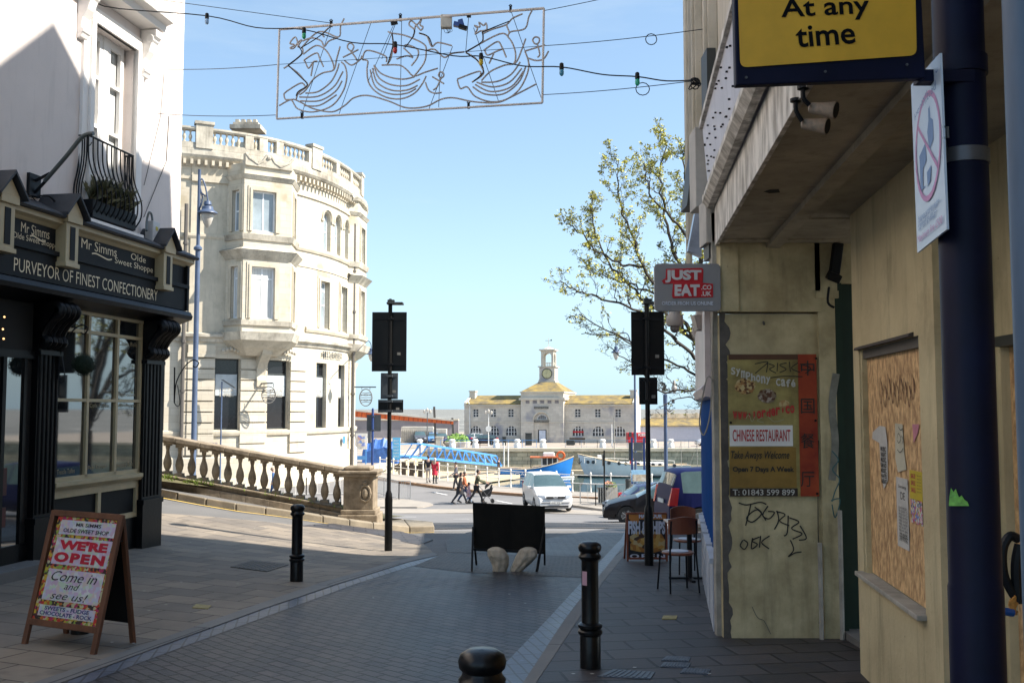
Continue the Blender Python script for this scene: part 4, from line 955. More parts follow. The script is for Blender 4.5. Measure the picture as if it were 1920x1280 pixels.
brd = MB(); NW.bar(brd, a_, a_ + .05, wz0, wz1, -.07, -.01); brd.build('window_frame', m_cr2, cf)
brd = MB(); NW.bar(brd, a_, b_, wz1 - .07, wz1, -.07, -.02); brd.build('lintel_strip', M('lintel_dark', (.09, .08, .07), .7), cf)
brd = MB(); NW.bar(brd, a_ - .06, b_ + .02, wz0 - .022, wz0 + .012, -.06, .06); brd.build('window_sill', m_sill, cf, bevel=.006)
brd = MB(); NW.prof(brd, a_ - .03, b_ - .1, [(0, wz1), (.035, wz1), (.03, wz1 + .02), (0, wz1 + .03)]); brd.build('drip_edge', M('sooty', (.06, .05, .045), .9), cf)
# recessed boarded opening further right
RW2 = Wall.line((n0.x + .35, n0.y - .04), (n0.x + .1, n0.y - 3.4), (-1, 0))
mb = MB(); RW2.sheet(mb, 0, 3.4, 2.6, 6.6, [(.05, 3.2, 2.6, 5.42)], .05); mb.build('side_wall', m_cr, cf, fix=False)
mb = MB(); RW2.bar(mb, .05, 3.2, 2.6, 5.36, -.08, -.05); mb.build('chipboard_panel', m_osb, cf)
mb = MB(); RW2.bar(mb, .05, 3.2, 5.36, 5.42, -.06, .03); mb.build('lintel_strip', m_dkf, cf)
# return wall facing the camera
YB = 9.4
def PX(px): return (px - 960) / FPX * YB / (cp)          # approx plan x on this wall
def BP(px, py, o=0): p = A(px, py, YB - o); return p
mb = MB(); x0, x1 = 1.985, 3.05
zt1 = A(1450, 585, YB).z
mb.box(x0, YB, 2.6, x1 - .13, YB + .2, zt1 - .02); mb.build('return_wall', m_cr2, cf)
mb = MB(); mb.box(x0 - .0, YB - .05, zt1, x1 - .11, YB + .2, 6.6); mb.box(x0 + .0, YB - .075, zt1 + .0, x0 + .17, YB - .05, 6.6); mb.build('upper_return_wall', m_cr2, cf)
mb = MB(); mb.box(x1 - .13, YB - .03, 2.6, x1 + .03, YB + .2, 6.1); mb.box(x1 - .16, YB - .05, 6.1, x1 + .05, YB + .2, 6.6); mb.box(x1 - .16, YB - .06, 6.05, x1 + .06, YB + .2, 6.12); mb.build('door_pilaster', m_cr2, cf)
mb = MB(); mb.box(x1 + .03, YB - .02, 2.6, x1 + .1, YB + .1, 6.2); mb.box(x1 + .1, YB + .08, 2.6, x1 + 1.3, YB + .12, 6.2); mb.build('door', m_green, cf)
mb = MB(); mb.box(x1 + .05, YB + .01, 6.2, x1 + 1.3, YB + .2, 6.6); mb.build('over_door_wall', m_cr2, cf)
mb = MB(); mb.box(x1 + .05, 8.1, 2.6, x1 + .9, YB + .08, 2.93); mb.build('doorstep', m_kerb, cf)
# worn dark edge of render
we_ = MB(); pts = []
z = 2.75
while z < 6.0:
    pts.append((x0 + random.uniform(.05, .13) * (1.25 - .5 * abs(math.sin(z * 1.3))), z)); z += .055
prv = [(x0 - .004, p[1]) for p in pts]
for (a, za), (b, zb_), in zip(pts, pts[1:]): we_.face([(x0 - .004, YB - .003, za), (a, YB - .003, za), (b, YB - .003, zb_), (x0 - .004, YB - .003, zb_)])
we_.build('bare_cement_edge', M('bare_cement', (.1, .09, .08), .9, var=.3, scale=8), cf, fix=False)
# pipes on the return wall
mb = MB(); mb.tube([(x1 - .17, YB - .06, 2.75), (x1 - .17, YB - .06, 3.75)], .022, 8); mb.tube([(x1 + .02, YB - .07, 2.8), (x1 + .02, YB - .07, 4.05)], .022, 8); mb.build('conduit', m_sill, cf, smooth=True)
mb = MB(); mb.tube(cat([(x1 - .15, YB - .02, 4.7), (x1 - .17, YB - .02, 3.9), (x1 - .16, YB - .02, 3.2), (x1 - .18, YB - .02, 3.0)], 5), .004, 4); mb.tube([(x0 + .42, YB - .005, 5.83), (x0 + .42, YB - .02, 5.8)], .01, 4); mb.tube(cat([(2.25, YB - .005, 3.15), (2.3, YB - .005, 3.05), (2.36, YB - .005, 3.02), (2.42, YB - .005, 2.9)], 4), .003, 3); mb.build('cracks', m_dkf, cf)
# graffiti
def scr(strokes, w_, mat, name, parent=cf, off=.006, O=None):
    mb = MB()
    for st in strokes:
        mb.ribbon(cat([A(px, py, YB - off) for px, py in st], 5), w_, (0, -1, 0)); off += .0006
    return mb.build(name, mat, parent, fix=False)
scr([[(1385, 942), (1400, 946), (1425, 941), (1437, 945)], [(1408, 944), (1404, 962), (1398, 985)], [(1415, 950), (1428, 962), (1411, 978), (1400, 970), (1420, 955), (1436, 975)], [(1440, 948), (1430, 965), (1442, 972), (1452, 960), (1440, 958)],
     [(1457, 957), (1460, 975), (1452, 992)], [(1455, 958), (1472, 964), (1462, 976), (1480, 985)], [(1478, 966), (1476, 998), (1470, 1004)], [(1480, 970), (1498, 978), (1484, 990), (1504, 1000), (1486, 1010)], [(1500, 985), (1512, 1008), (1498, 1012)], [(1482, 1012), (1488, 1030), (1478, 1043), (1490, 1036), (1503, 1034)],
     [(1393, 1012), (1388, 1022), (1396, 1029), (1402, 1018), (1394, 1011)], [(1411, 1008), (1409, 1028), (1420, 1020), (1410, 1013), (1424, 1006)], [(1426, 1004), (1424, 1026)], [(1443, 1004), (1428, 1016), (1442, 1028)]], .012, m_gr, 'graffiti')
scr([[(1560, 845), (1572, 862), (1561, 880), (1574, 898), (1566, 920), (1560, 940)], [(1558, 938), (1575, 936), (1566, 970), (1560, 945)]], .011, M('teal_spray', (.05, .14, .15), .6), 'graffiti', off=.04)
scr([[(1568, 700), (1560, 760), (1566, 830), (1560, 900)]], .07, M('grey_spray', (.2, .2, .17), .8, var=.3, scale=9), 'graffiti', off=.033)
# fittings at corner of canopy: alarm light
t = T('flood_lamp', 'rusty dark lamp bracket at the corner under the canopy by the doorway', 'lamp', (3.05, 9.3, 6.1))
mb = MB(); mb.cb((3.08, 9.3, 6.42), (.09, .08, .3), (0, .15, 0)); mb.cb((3.04, 9.26, 6.24), (.12, .12, .08), (.3, .4, 0)); mb.tube(cat([(3.0, 9.28, 6.15), (2.98, 9.26, 6.0), (3.04, 9.26, 5.95)], 4), .015, 5); mb.build('lamp_body', m_iron, t, bevel=.01)

# ---- canopy
CW = Wall.line((1.985, 9.42), (1.1, 1.4), (-1, 0)); cz0, cz1 = 6.58, 6.93
cn = T('canopy', 'dirty concrete canopy with peeling white edge over the cafe front', 'canopy', (2.2, 6, 6.6))
mb = MB(); L_ = CW.len; ins = 3.0
a, b = CW.P(0, 0), CW.P(L_, 0)
mb.hexa([(a.x, a.y, cz0), (b.x, b.y, cz0), (b.x + ins, b.y, cz0), (a.x + 1.6, a.y, cz0), (a.x, a.y, cz1), (b.x, b.y, cz1), (b.x + ins, b.y, cz1), (a.x + 1.6, a.y, cz1)]); mb.build('soffit', m_soff, cn)
mb = MB(); CW.bar(mb, 0, L_, cz0 - .015, cz1 + .01, 0, .03); mb.build('edge_board', m_fas, cn)
mb = MB()
for off in (-.45,): CW.bar(mb, 0, L_, cz0 - .05, cz0 - .001, off - .13, off)
mb.box(x0, 9.1, cz0 - .02, 3.05, 9.2, cz0 - .001); mb.box(x0 + .2, 8.1, cz0 - .012, 3.0, 8.13, cz0 - .001); mb.build('soffit_rib', m_soff, cn)
mb = MB(); hc = A(1448, 353, 7.0); hz = A(1448, 353, (cz0 - 5) / ((766 - 353) / FPX)); mb.face([V((hz.x + dx, hz.y + dy, cz0 - .004)) for dx, dy in ((-.06, .02), (0, .08), (.07, .05), (.03, -.06), (-.03, -.05))]); mb.build('broken_hole', m_dark, cn, fix=False)
# spotlights under canopy
for k, (px, py, lab) in enumerate(((1545, 205, 'rusty conical spotlight under the canopy, the upper of the two'), (1530, 235, 'rusty conical spotlight under the canopy, the lower of the two'))):
    Y_ = 4.75 + k * .2; c = A(px, py, Y_); t = T('spotlight', lab, 'spotlight', (c.x - .07, c.y, cz0), group='rusty spotlights under the canopy')
    top = V((c.x - .1, Y_, cz0)); mb = MB(); mb.tube(cat([top, top - V((0, 0, .06)), c + V((-.07, 0, .02))], 4), .012, 6); mb.tube([top, top - V((0, 0, .015))], .03, 10); mb.build('stem', m_iron, t)
    d_ = V((.8, -.55, -.25)).normalized(); m_rusty = M('rusty_cream', (.28, .25, .2), .7, var=.3, scale=25, c2=(.3, .22, .16), drip=.5)
    mb = MB(); p0_ = c - d_ * .075; p1_ = c + d_ * .06; mb.tube([p0_, p0_ + d_ * .01, lerp(p0_, p1_, .5), p1_], [.015, .028, .033, .045], 14); mb.build('lamp_shade', m_rusty, t, smooth=True)
    mb = MB(); mb.tube([p1_ + d_ * .0005, p1_ + d_ * .002], .038, 14); mb.build('lamp_mouth', m_dark, t)
# ---- long sign box above the canopy
SW = Wall.line((1.955, 9.45), (1.02, 1.4), (-1, 0))
sg = T('shop_sign_box', 'long white shop sign box with broken letter fixings above the canopy', 'sign', (1.7, 6, 6.95))
mb = MB(); SW.prof(mb, .0, 7.8, [(-.35, 6.99), (.04, 6.99), (.07, 7.05), (.05, 7.1), (.1, 7.75), (-.35, 7.75)]); mb.build('sign_face', m_lil, sg)
mb = MB(); SW.prof(mb, -.02, 7.82, [(0, 6.94), (.06, 6.94), (.11, 7.0), (.11, 7.05), (.06, 7.08), (0, 7.08)]); SW.prof(mb, -.02, 7.82, [(0, 7.7), (.13, 7.72), (.13, 7.78), (0, 7.8)]); mb.build('sign_frame', m_fas, sg)
mb = MB()
for i in range(60):
    s_ = random.uniform(.1, 4.5); z_ = random.uniform(7.15, 7.66); o_ = .05 + .05 * (z_ - 7.1) / .65
    SW.bar(mb, s_, s_ + .014, z_, z_ + .012, o_, o_ + .018)
mb.build('letter_fixings', m_iron, sg)['kind'] = 'stuff'
# boxes at the far end facing us
eb = T('shutter_housing', 'pale metal boxes at the end of the white shop sign', 'sign end', (1.8, 9.6, 7))
def rect(px0, py0, px1, py1, Y): a = A(px0, py0, Y); b = A(px1, py1, Y); return a, b
mb = MB()
for (q, Y_) in (((1303, 238, 1332, 388), 10.0), ((1323, 372, 1361, 455), 9.5)):
    a, b = rect(*q, Y_); mb.box(a.x, Y_, b.z, b.x, Y_ + .35, a.z)
mb.build('box', M('pale_metal', (.42, .39, .35), .6, var=.2, scale=3), eb, bevel=.008)
mb = MB(); a, b = rect(1325, 90, 1344, 240, 9.9); mb.box(a.x, 9.9, b.z, b.x, 10.2, a.z); mb.build('dark_box', m_dkf, eb); mb = MB(); a, b = rect(1350, 455, 1362, 482, 9.5); mb.box(a.x - .1, 9.55, b.z, b.x, 9.8, a.z); mb.build('dark_box', m_dkf, eb)

# ---- blue shop
BW = Wall.line((1.985, 9.62), (3.02, 15.9), (-1, 0))
bpts = [V((1.985, 9.62, 0)), V((2.6, 13.4, 0)), V((2.75, 14.1, 0)), V((3.05, 14.6, 0)), V((3.6, 14.9, 0)), V((7.5, 15.2, 0))]
bc_ = resample(cat(bpts, 10), 160); bl = sum((b - a).length for a, b in zip(bc_, bc_[1:]))
def bfn(s):
    t = max(0, min(.9999, s / bl)) * 159; i = min(158, int(t)); p = bc_[i].lerp(bc_[i + 1], t - i); d = (bc_[min(159, i + 1)] - bc_[max(i - 1, 0)]).normalized(); return p, V((-d.y, d.x, 0))
BW = Wall(bfn)
bs = T('blue_shop', 'bright blue shop front with white fascia beyond the cream wall', 'shop front', (2.6, 12, 2.8))
mb = MB(); BW.sheet(mb, 0, bl, 2.4, 5.12, [], .1, ds=.25)
for i in range(14): s_ = .15 + i * .38; mb.tube([BW.P(s_, 3.6, .0), BW.P(s_, 5.1, .0)], .035, 6)
mb.build('blue_panels', m_blue, bs, fix=False)
mb = MB(); BW.prof(mb, 0, bl, [(0, 5.1), (.1, 5.12), (.14, 5.2), (.1, 5.25), (.1, 6.0), (.14, 6.05), (.14, 6.1), (0, 6.12)], 60); mb.build('fascia', M('pinkish_fascia', (.55, .45, .42), .4, var=.12, drip=.2), bs)
mb = MB()
for i in range(5): s_ = .1 + i * 1.05; BW.bar(mb, s_, s_ + .85, 2.7, 3.5, 0, .05); BW.bar(mb, s_ - .02, s_ + .87, 3.5, 3.55, 0, .08)
mb.build('white_riser', M('riser_white', (.42, .45, .5), .6), bs)
mb = MB(); mb.tube(cat([V((1.93, 9.5, 7.0)), V((1.95, 9.5, 6.2)), V((1.93, 9.48, 5.6)), V((1.9, 9.46, 5.0)), V((1.84, 9.5, 4.75)), V((1.8, 9.5, 4.9)), V((1.88, 9.5, 5.3)), V((1.97, 9.5, 5.2))], 6), .007, 5); mb.tube(cat([V((2.0, 9.5, 7.0)), V((2.03, 9.45, 6.0)), V((2.0, 9.45, 5.0)), V((2.05, 9.45, 4.4)), V((2.06, 9.45, 4.2))], 6), .006, 5)
tag(mb.build('hanging_cable', m_sill), 'loose pale cables hanging down the corner beside the blue shop', 'cable')
mb = MB(); mb.box(1.94, 9.5, 2.6, 1.985, 9.62, 6.9); tag(mb.build('corner_post', m_sill), 'narrow pale post between the cream wall and the blue shop', 'post')
# ---- upper storeys and roofs of the right terrace (cast the street's shade)
ub = T('tall_gabled_house', 'tall cream house with mouldings above the shop signs', 'building', (3, 9, 7))
UW = Wall.line((2.05, 9.4), (3.06, 16.6), (-1, 0)); mb = MB()
UW.sheet(mb, -11, 6.3, 7.6, 17.9, [(-6, -4.6, 9.5, 11.8), (-3, -1.6, 9.5, 11.8), (1.5, 2.9, 9.5, 11.8), (4.4, 5.6, 9.5, 11.8)], .2)
def ub_box(mb, w_, s0, s1, z0, z1, dp):
    a, b = w_.P(s0, 0), w_.P(s1, 0); mb.face([(a.x, a.y, z0), (a.x + dp, a.y, z0), (a.x + dp, a.y, z1), (a.x, a.y, z1)]); mb.face([(b.x, b.y, z0), (b.x + dp, b.y, z0), (b.x + dp, b.y, z1), (b.x, b.y, z1)])
    mb.face([(a.x, a.y, z1), (b.x, b.y, z1), (b.x + dp, b.y, z1), (a.x + dp, a.y, z1)]); mb.face([(a.x, a.y, z0), (b.x, b.y, z0), (b.x + dp, b.y, z0), (a.x + dp, a.y, z0)])
ub_box(mb, UW, -11, 6.3, 7.6, 17.9, 7); mb.build('wall', m_ubs, ub, fix=False)
for q in ((-6, -4.6), (-3, -1.6), (1.5, 2.9), (4.4, 5.6)): UW.window(ub, (q[0], q[1], 9.5, 11.8), .2, m_wtrim, m_gl, bars=(.5,), rails=(.5,))
mb = MB()
for s_ in (5.95, 5.65, 3.4, .6): UW.bar(mb, s_, s_ + .3, 7.6, 17, 0, .1); UW.bar(mb, s_ + .08, s_ + .22, 7.6, 17, .1, .14)
UW.bar(mb, -11, 6.32, 12.6, 12.85, 0, .15); mb.build('pilasters', m_ubs, ub, bevel=.01)
mb = MB(); mb.tube([UW.P(6.1, 7.2, .1), UW.P(6.1, 17, .1)], .05, 8); mb.build('drainpipe', M('cream_pipe', (.45, .4, .3), .6), ub)
# gable
gs = 2.95
mb = MB(); mb.poly([UW.P(gs - 1.6, 17.9, -.02), UW.P(gs + 1.75, 17.9, -.02), UW.P(gs, 19.3, -.02)], V((6, 0, 0))); mb.build('gable', m_ubs, ub)
mb = MB(); mb.box(5.2, 15.7, 1.5, 11, 23.4, 9.4); tag(mb.build('low_side_building', m_ubs), 'lower rendered building set back behind the blue shop', 'building')
mb = MB(); mb.box(2.6, -14, 2.5, 9, 2.0, 15); tag(mb.build('terrace_house', m_ubs), 'tall rendered terrace at the near end of the right row', 'building')
# black pole bracket arms and black awning edge seen against the sky
mb = MB(); a = A(1298, 300, 13.5); b = A(1288, 385, 13.5); c = A(1307, 385, 13.5); d = A(1305, 270, 13.5); mb.poly([a, b, c, d], V((0, .5, 0))); tag(mb.build('awning_box', m_dkf), 'dark awning box jutting from the terrace above the tree', 'awning')
mb = MB(); a = A(1290, 470, 12.8); b = A(1303, 400, 12.8); c = A(1322, 395, 12.8); d = A(1315, 482, 12.8); mb.poly([a, b, c, d], V((0, .12, 0))); tag(mb.build('glossy_sign', M('glossy_bluewhite', (.3, .34, .42), .15, var=.3, scale=3), None), 'glossy bluish white sign panel just above the takeaway sign', 'sign')

# ---- poster
pw = T('restaurant_poster', 'weathered Chinese restaurant poster with red strip on the cream wall', 'poster', (2.4, YB - .02, 4.2))
def pr_(px0, py0, px1, py1, mat, name, o, parent=pw):
    a = A(px0, py0, YB - o); b = A(px1, py1, YB - o); m_ = MB(); m_.box(a.x, YB - o, b.z, b.x, YB - o + .006, a.z); return m_.build(name, mat, parent)
m_pgr = M('poster_green', (.24, .18, .06), .45, drip=.3, var=.35, scale=2.5, c2=(.33, .28, .1), stretch=(1, 1, 1.5)); m_pred = M('poster_red', (.25, .015, .01), .45, var=.3, scale=3, c2=(.3, .05, .015))
pr_(1364, 666, 1535, 930, m_pgr, 'sheet', .025); pr_(1496, 664, 1536, 930, m_pred, 'red_strip', .029); pr_(1366, 664, 1496, 674, M('poster_brown', (.09, .04, .02), .5), 'top_band', .029)
pr_(1368, 838, 1494, 914, M('poster_gold', (.25, .15, .03), .5, var=.3), 'gold_panel', .029)
pr_(1369, 915, 1496, 930, M('poster_black', (.03, .02, .015), .5), 'phone_strip', .031); pr_(1368, 797, 1487, 836, m_white, 'white_strip', .031)
def pt(body, px0, py0, px1, py1, mat, o=.036, **k):
    a = A(px0, py1, YB - o); b = A(px1, py0, YB - o); return text(body, b.x - a.x, b.z - a.z, frame((a.x, YB - o, a.z), (1, 0, 0), (0, 0, 1)), mat, pw, **k)
m_pr = M('poster_red_ink', (.45, .03, .03), .5); m_pw_ = M('poster_white_ink', (.5, .5, .46), .5); m_pk = M('poster_black_ink', (.02, .02, .02), .5)
pt('CHINESE RESTAURANT', 1374, 805, 1482, 827, m_pr, bold=.01); pt('Take Aways Welcome', 1371, 845, 1480, 864, m_pk, shear=.3, bold=.01); pt('Open 7 Days A Week', 1374, 874, 1489, 887, m_pk, bold=.03)
pt('T: 01843 599 899', 1374, 917, 1490, 928, m_pw_, bold=.01)
def arc(body, x0, y0, x1, y1, h, amp, mat, ph=0, **k):
    n = len(body)
    for i, ch_ in enumerate(body):
        if ch_ == ' ': continue
        t_ = (i + .5) / n; x = lerp(x0, x1, t_); y = lerp(y0, y1, t_) + amp * math.sin(ph + t_ * math.pi); w_ = (x1 - x0) / n * .84; hh = h * (.7 if ch_ in '.,' else 1); pt(ch_, x - w_ / 2 * (.4 if ch_ in '.il' else 1), y - hh / 2, x + w_ / 2 * (.4 if ch_ in '.il' else 1), y + hh / 2, mat, bold=.03, **k)
arc('Symphony Café', 1370, 696, 1492, 716, 14, 6, m_pw_, ph=-.4); arc('www.iorder.co', 1374, 768, 1490, 776, 15, 10, m_pr, ph=1.2)
for ch_, y in (('中', 690), ('国', 761), ('餐', 826), ('厅', 898)): pt(ch_, 1502, y - 14, 1527, y + 14, m_pk)
def food(px, py, r, cols):
    mb = MB(); c = A(px, py, YB - .03); n_ = 14; mb.face([c + V((r * (1 + .15 * math.sin(i * 2.7)) * math.cos(i * 6.283 / n_), -.002, r * .75 * math.sin(i * 6.283 / n_))) for i in range(n_)]); mb.build('food_picture', MV('food' + str(px), cols, 45), pw, fix=False)
food(1397, 724, .1, [(.3, .15, .05), (.45, .3, .12), (.12, .05, .02), (.5, .4, .2)]); food(1438, 742, .09, [(.1, .04, .02), (.2, .15, .1), (.35, .3, .25)]); food(1470, 757, .05, [(.4, .25, .1), (.5, .4, .2)])
scr([[(1415, 682), (1440, 678), (1425, 692), (1416, 700)], [(1440, 680), (1437, 698)], [(1442, 682), (1452, 686), (1443, 692), (1455, 699)], [(1458, 680), (1457, 696)], [(1475, 680), (1462, 684), (1474, 692), (1462, 698)], [(1480, 678), (1482, 697)], [(1496, 680), (1484, 690), (1500, 698)], [(1445, 708), (1470, 705), (1505, 706)], [(1500, 682), (1520, 690), (1510, 700)]], .009, m_gr, 'graffiti', pw, off=.042)
scr([[(1398, 785), (1404, 778), (1410, 790), (1416, 780)], [(1430, 782), (1420, 788), (1432, 792)], [(1440, 780), (1452, 790), (1470, 786)]], .006, M('grey_pen', (.32, .34, .2), .6), 'graffiti', pw, off=.044)
mb = MB(); 
for px, py in ((1370, 792), (1530, 672), (1532, 925), (1529, 788)): c = A(px, py, YB - .035); mb.tube([c, c + V((0, -.008, 0))], .012, 8)
mb.build('fixing_screw', m_iron, pw)
# ---- posters on the chipboard
def nrect(px0, pya, px1, pyb, mat, name, par, o=-.045, pts=None):
    a, b = NS(px0, o), NS(px1, o); za, zb_ = NZ(px0, pya, o), NZ(px0, pyb, o); mb = MB(); NW.bar(mb, a, b, zb_, za, o, o + .002); return mb.build(name, mat, par)
def ntext(body, px0, py0, h, px1, mat, par, o=-.042, **k):
    a, b = NS(px0, o), NS(px1, o); return text(body, b - a, h, frame(NW.P(a, NZ(px0, py0, o), o + .001), NW.d, (0, 0, 1)), mat, par, **k)
m_pap = M('paper', (.5, .49, .46), .8, var=.12, scale=8)
t = T('club_poster', 'long narrow white events poster on the boarded window', 'poster', NW.P(NS(1684), 4, 0)); nrect(1674, 893, 1695, 1022, m_pap, 'sheet', t)
ntext('Society', 1677, 915, .03, 1692, m_pk, t, shear=.2); ntext('DE', 1681, 935, .05, 1689, m_pk, t)
for i in range(11): ntext(random.choice(['LIVE MUSIC', 'DJ SETS ALL DAY', 'FRI 20 SAT 21', 'FREE ENTRY', 'FROM 8PM']), 1677, 952 + i * 6, .016, 1693, m_pk, t)
ntext('27.04.15', 1679, 1009, .04, 1691, m_pk, t)
t = T('yellow_poster', 'yellow flyer above a colourful sheet on the boarded window', 'poster', NW.P(NS(1712), 4, 0)); nrect(1699, 880, 1722, 934, M('flyer_yellow', (.55, .42, .02), .6), 'yellow_sheet', t); nrect(1700, 933, 1721, 978, MV('collage', [(.5, .5, .5), (.5, .05, .2), (.1, .2, .5), (.05, .05, .05), (.6, .6, .55), (.5, .3, .05)], 55), 'collage_sheet', t)
for i in range(3): ntext('SALE', 1701, 895 + i * 13, .03, 1709, m_pr, t, bold=.03)
for i in range(6): ntext('open every day', 1712, 893 + i * 6, .012, 1720, m_pk, t)
t = T('torn_flyer', 'torn white flyer with curled corner, leftmost on the boarded window', 'poster', NW.P(NS(1652), 4.4, 0))
def torn(pts, mat, par, o=-.044):
    mb = MB(); mb.face([NW.P(NS(px, o), NZ(px, py, o), o) for px, py in pts]); return mb.build('torn_paper', mat, par, fix=False)
torn([(1632, 810), (1645, 798), (1656, 800), (1659, 830), (1658, 900), (1650, 917), (1646, 890), (1644, 830), (1631, 822)], m_pap, t)
for i in range(7): ntext(random.choice(['WANTED', 'MUSIC', 'BAND', 'NIGHT']), 1646, 845 + i * 10, .035, 1656, m_pk, t, o=-.041, bold=.03)
t = T('torn_flyer', 'torn flyer with a drawn face, in the middle of the boarded window', 'poster', NW.P(NS(1682), 4.5, 0)); torn([(1674, 793), (1688, 795), (1690, 850), (1693, 880), (1677, 885), (1673, 860)], M('paper_cream', (.5, .47, .36), .8), t)
mb = MB(); o_ = -.04
for st in ([(1677, 822), (1680, 812), (1684, 822), (1680, 830), (1677, 824)], [(1685, 816), (1688, 824), (1686, 832)], [(1677, 842), (1682, 848), (1688, 840)], [(1680, 800), (1684, 806), (1688, 803)]): mb.ribbon(cat([NW.P(NS(x, o_), NZ(x, y, o_), o_) for x, y in st], 4), .006, NN)
mb.build('drawing', m_gr, t, fix=False)
t = T('pink_flyer', 'small torn pink flyer, upper right of the boarded window', 'poster', NW.P(NS(1712), 4.6, 0)); torn([(1706, 795), (1719, 795), (1716, 812), (1708, 830)], M('paper_pink', (.5, .2, .25), .8), t)
mb = MB(); o_ = -.046
for k in range(9):
    x = 1648 + k * 7.5; y = 730 + 8 * math.sin(k * 2.1)
    mb.ribbon(cat([NW.P(NS(x + dx, o_), NZ(x, y + dy, o_), o_) for dx, dy in ((0, -22), (-2, 5), (1, 26), (4, 0), (2, -14), (5, 14))], 4), .008, NN)
mb.build('graffiti', M('brown_spray', (.1, .04, .02), .7), bo, fix=False)
# ================================================================ street furniture
m_bol = M('bollard_black', (.004, .004, .0045), .3, spec=.35, var=.4, scale=10, bump=.12, bscale=30)
def bollard_parts(t, h=1.0):
    mb = MB(); mb.lathe([(.085, -.05), (.085, .26), (.08, .27)], (0, 0, 0), 20); mb.lathe([(.075, .34), (.07, .36), (.07, .84), (.072, .86)], (0, 0, 0), 20); mb.build('shaft', m_bol, t, smooth=True, local=True)
    mb = MB(); mb.lathe([(.08, .255), (.1, .275), (.1, .295), (.085, .31), (.1, .325), (.1, .345), (.075, .36)], (0, 0, 0), 20); mb.build('collar', m_bol, t, smooth=True, local=True)
    mb = MB(); mb.lathe([(.07, .85), (.092, .87), (.095, .885), (.082, .9), (.078, .915), (.092, .93), (.096, .955), (.088, .98), (.06, .998), (.0, 1.003)], (0, 0, 0), 24); mb.build('cap', m_bol, t, smooth=True, local=True)
p = GP(556, 1090); b0_ = T('bollard', 'black iron bollard on the left pavement in the middle distance', 'bollard', p, group='black street bollards'); bollard_parts(b0_)
p = GP(1107, 1252); b1_ = dup(b0_, p, label='black bollard with a small pink sticker on the right kerb'); b1_.scale = (1, 1, 1.02)
mb = MB(); mb.box(p.x - .075, p.y - .072, p.z + .66, p.x - .035, p.y - .068, p.z + .76); ROOT[b1_] = Matrix(); s_ = mb; k = MB(Matrix.Identity(4)); k.add([(-.066, -.035, .66), (-.03, -.068, .66), (-.03, -.068, .77), (-.066, -.035, .77)], [(0, 1, 2, 3)]); k.build('sticker', M('sticker_pink', (.5, .3, .36), .6), b1_, local=True)
q = V((-.118, 3.98, 0)); q.z = G(q.x, q.y); dup(b0_, q, label='nearest black bollard with shiny domed cap at the bottom of the picture')
q = GP(150, 1188); dup(b0_, q, label='black bollard mostly hidden behind the sweet shop sign board')
# ---- sweet shop A-board
FL, FR, BRt = GP(45, 1208), GP(174, 1228), GP(250, 1206)
u_ = (FR - FL).normalized(); wd = (FR - FL).length; BL = BRt - (FR - FL)
dep = BRt - FR; top_off = dep * .62; Hh = 1.16
TL = FL + top_off + V((0, 0, Hh)); TR = FR + top_off + V((0, 0, Hh))
ab = T('sweet_shop_board', 'wooden folding pavement board reading WE\'RE OPEN outside the sweet shop', 'pavement sign', FL)
m_wood = M('brown_wood', (.14, .055, .025), .5, var=.35, scale=6, stretch=(1, 1, .3), bump=.1)
up_ = (TL - FL).normalized(); nf = u_.cross(up_).normalized()
mb = MB(); th = .035
for a, b_ in ((FL, TL), (FR, TR)): mb.beam(a + V((0, 0, -.02)), b_, .055, th, up=nf)
f_ = lambda k: (FL + (TL - FL) * k, FR + (TR - FR) * k)
for k in (.17, .98): a, b_ = f_(k); mb.beam(a, b_, .055, th, up=nf)
mb.build('front_frame', m_wood, ab, bevel=.005)
mb = MB()
for a, b_ in ((BL, TL), (BRt, TR)): mb.beam(a + V((0, 0, -.02)), b_ + (b_ - a).normalized() * -.03 + nf * -.0, .05, th, up=nf)
mb.build('rear_frame', m_wood, ab, bevel=.005)
mb = MB(); g0 = BL + (TL - BL) * .16; g1 = BRt + (TR - BRt) * .16; h0 = BL + (TL - BL) * .95; h1 = BRt + (TR - BRt) * .95; mb.poly([g0, g1, h1, h0], dep.normalized() * -.008); mb.build('rear_panel', m_iron, ab)
mb = MB(); c = f_(.8)[1]; mb.beam(c, BRt + (TR - BRt) * .8, .012); mb.build('stay', m_iron, ab)
pf = MB(); e0 = .03
PF0 = FL + up_ * .22 + u_ * .03; PW, PH = wd - .06, (TL - FL).length - .24
dn = nf if nf.y < 0 else -nf
pm = frame(PF0 + dn * .004, u_, up_)
zoff = 1 if pm.to_3x3().col[2].dot(dn) > 0 else -1
def pq(x0, y0, x1, y1, z, mat, name): m_ = MB(pm); m_.add([(x0 * PW, y0 * PH, z * zoff), (x1 * PW, y0 * PH, z * zoff), (x1 * PW, y1 * PH, z * zoff), (x0 * PW, y1 * PH, z * zoff)], [(0, 1, 2, 3)]); return m_.build(name, mat, ab, fix=False)
sw = [(.5, .03, .02), (.5, .35, .03), (.04, .02, .02), (.25, .35, .05), (.45, .12, .02), (.5, .45, .25), (.03, .02, .02), (.4, .02, .1)]
m_sw = MV('sweets', sw, 38); m_pale = MV('pale_sweets', [(.55, .4, .5), (.5, .5, .6), (.6, .5, .45), (.55, .42, .55), (.6, .6, .6), (.5, .6, .45)], 30)
pq(0, 0, 1, 1, .002, m_sw, 'poster')
for y0, y1 in ((.045, .145), (.19, .475), (.52, .77), (.8, .935)): pq(.07, y0, .95, y1, .004, m_pale, 'poster_panel')
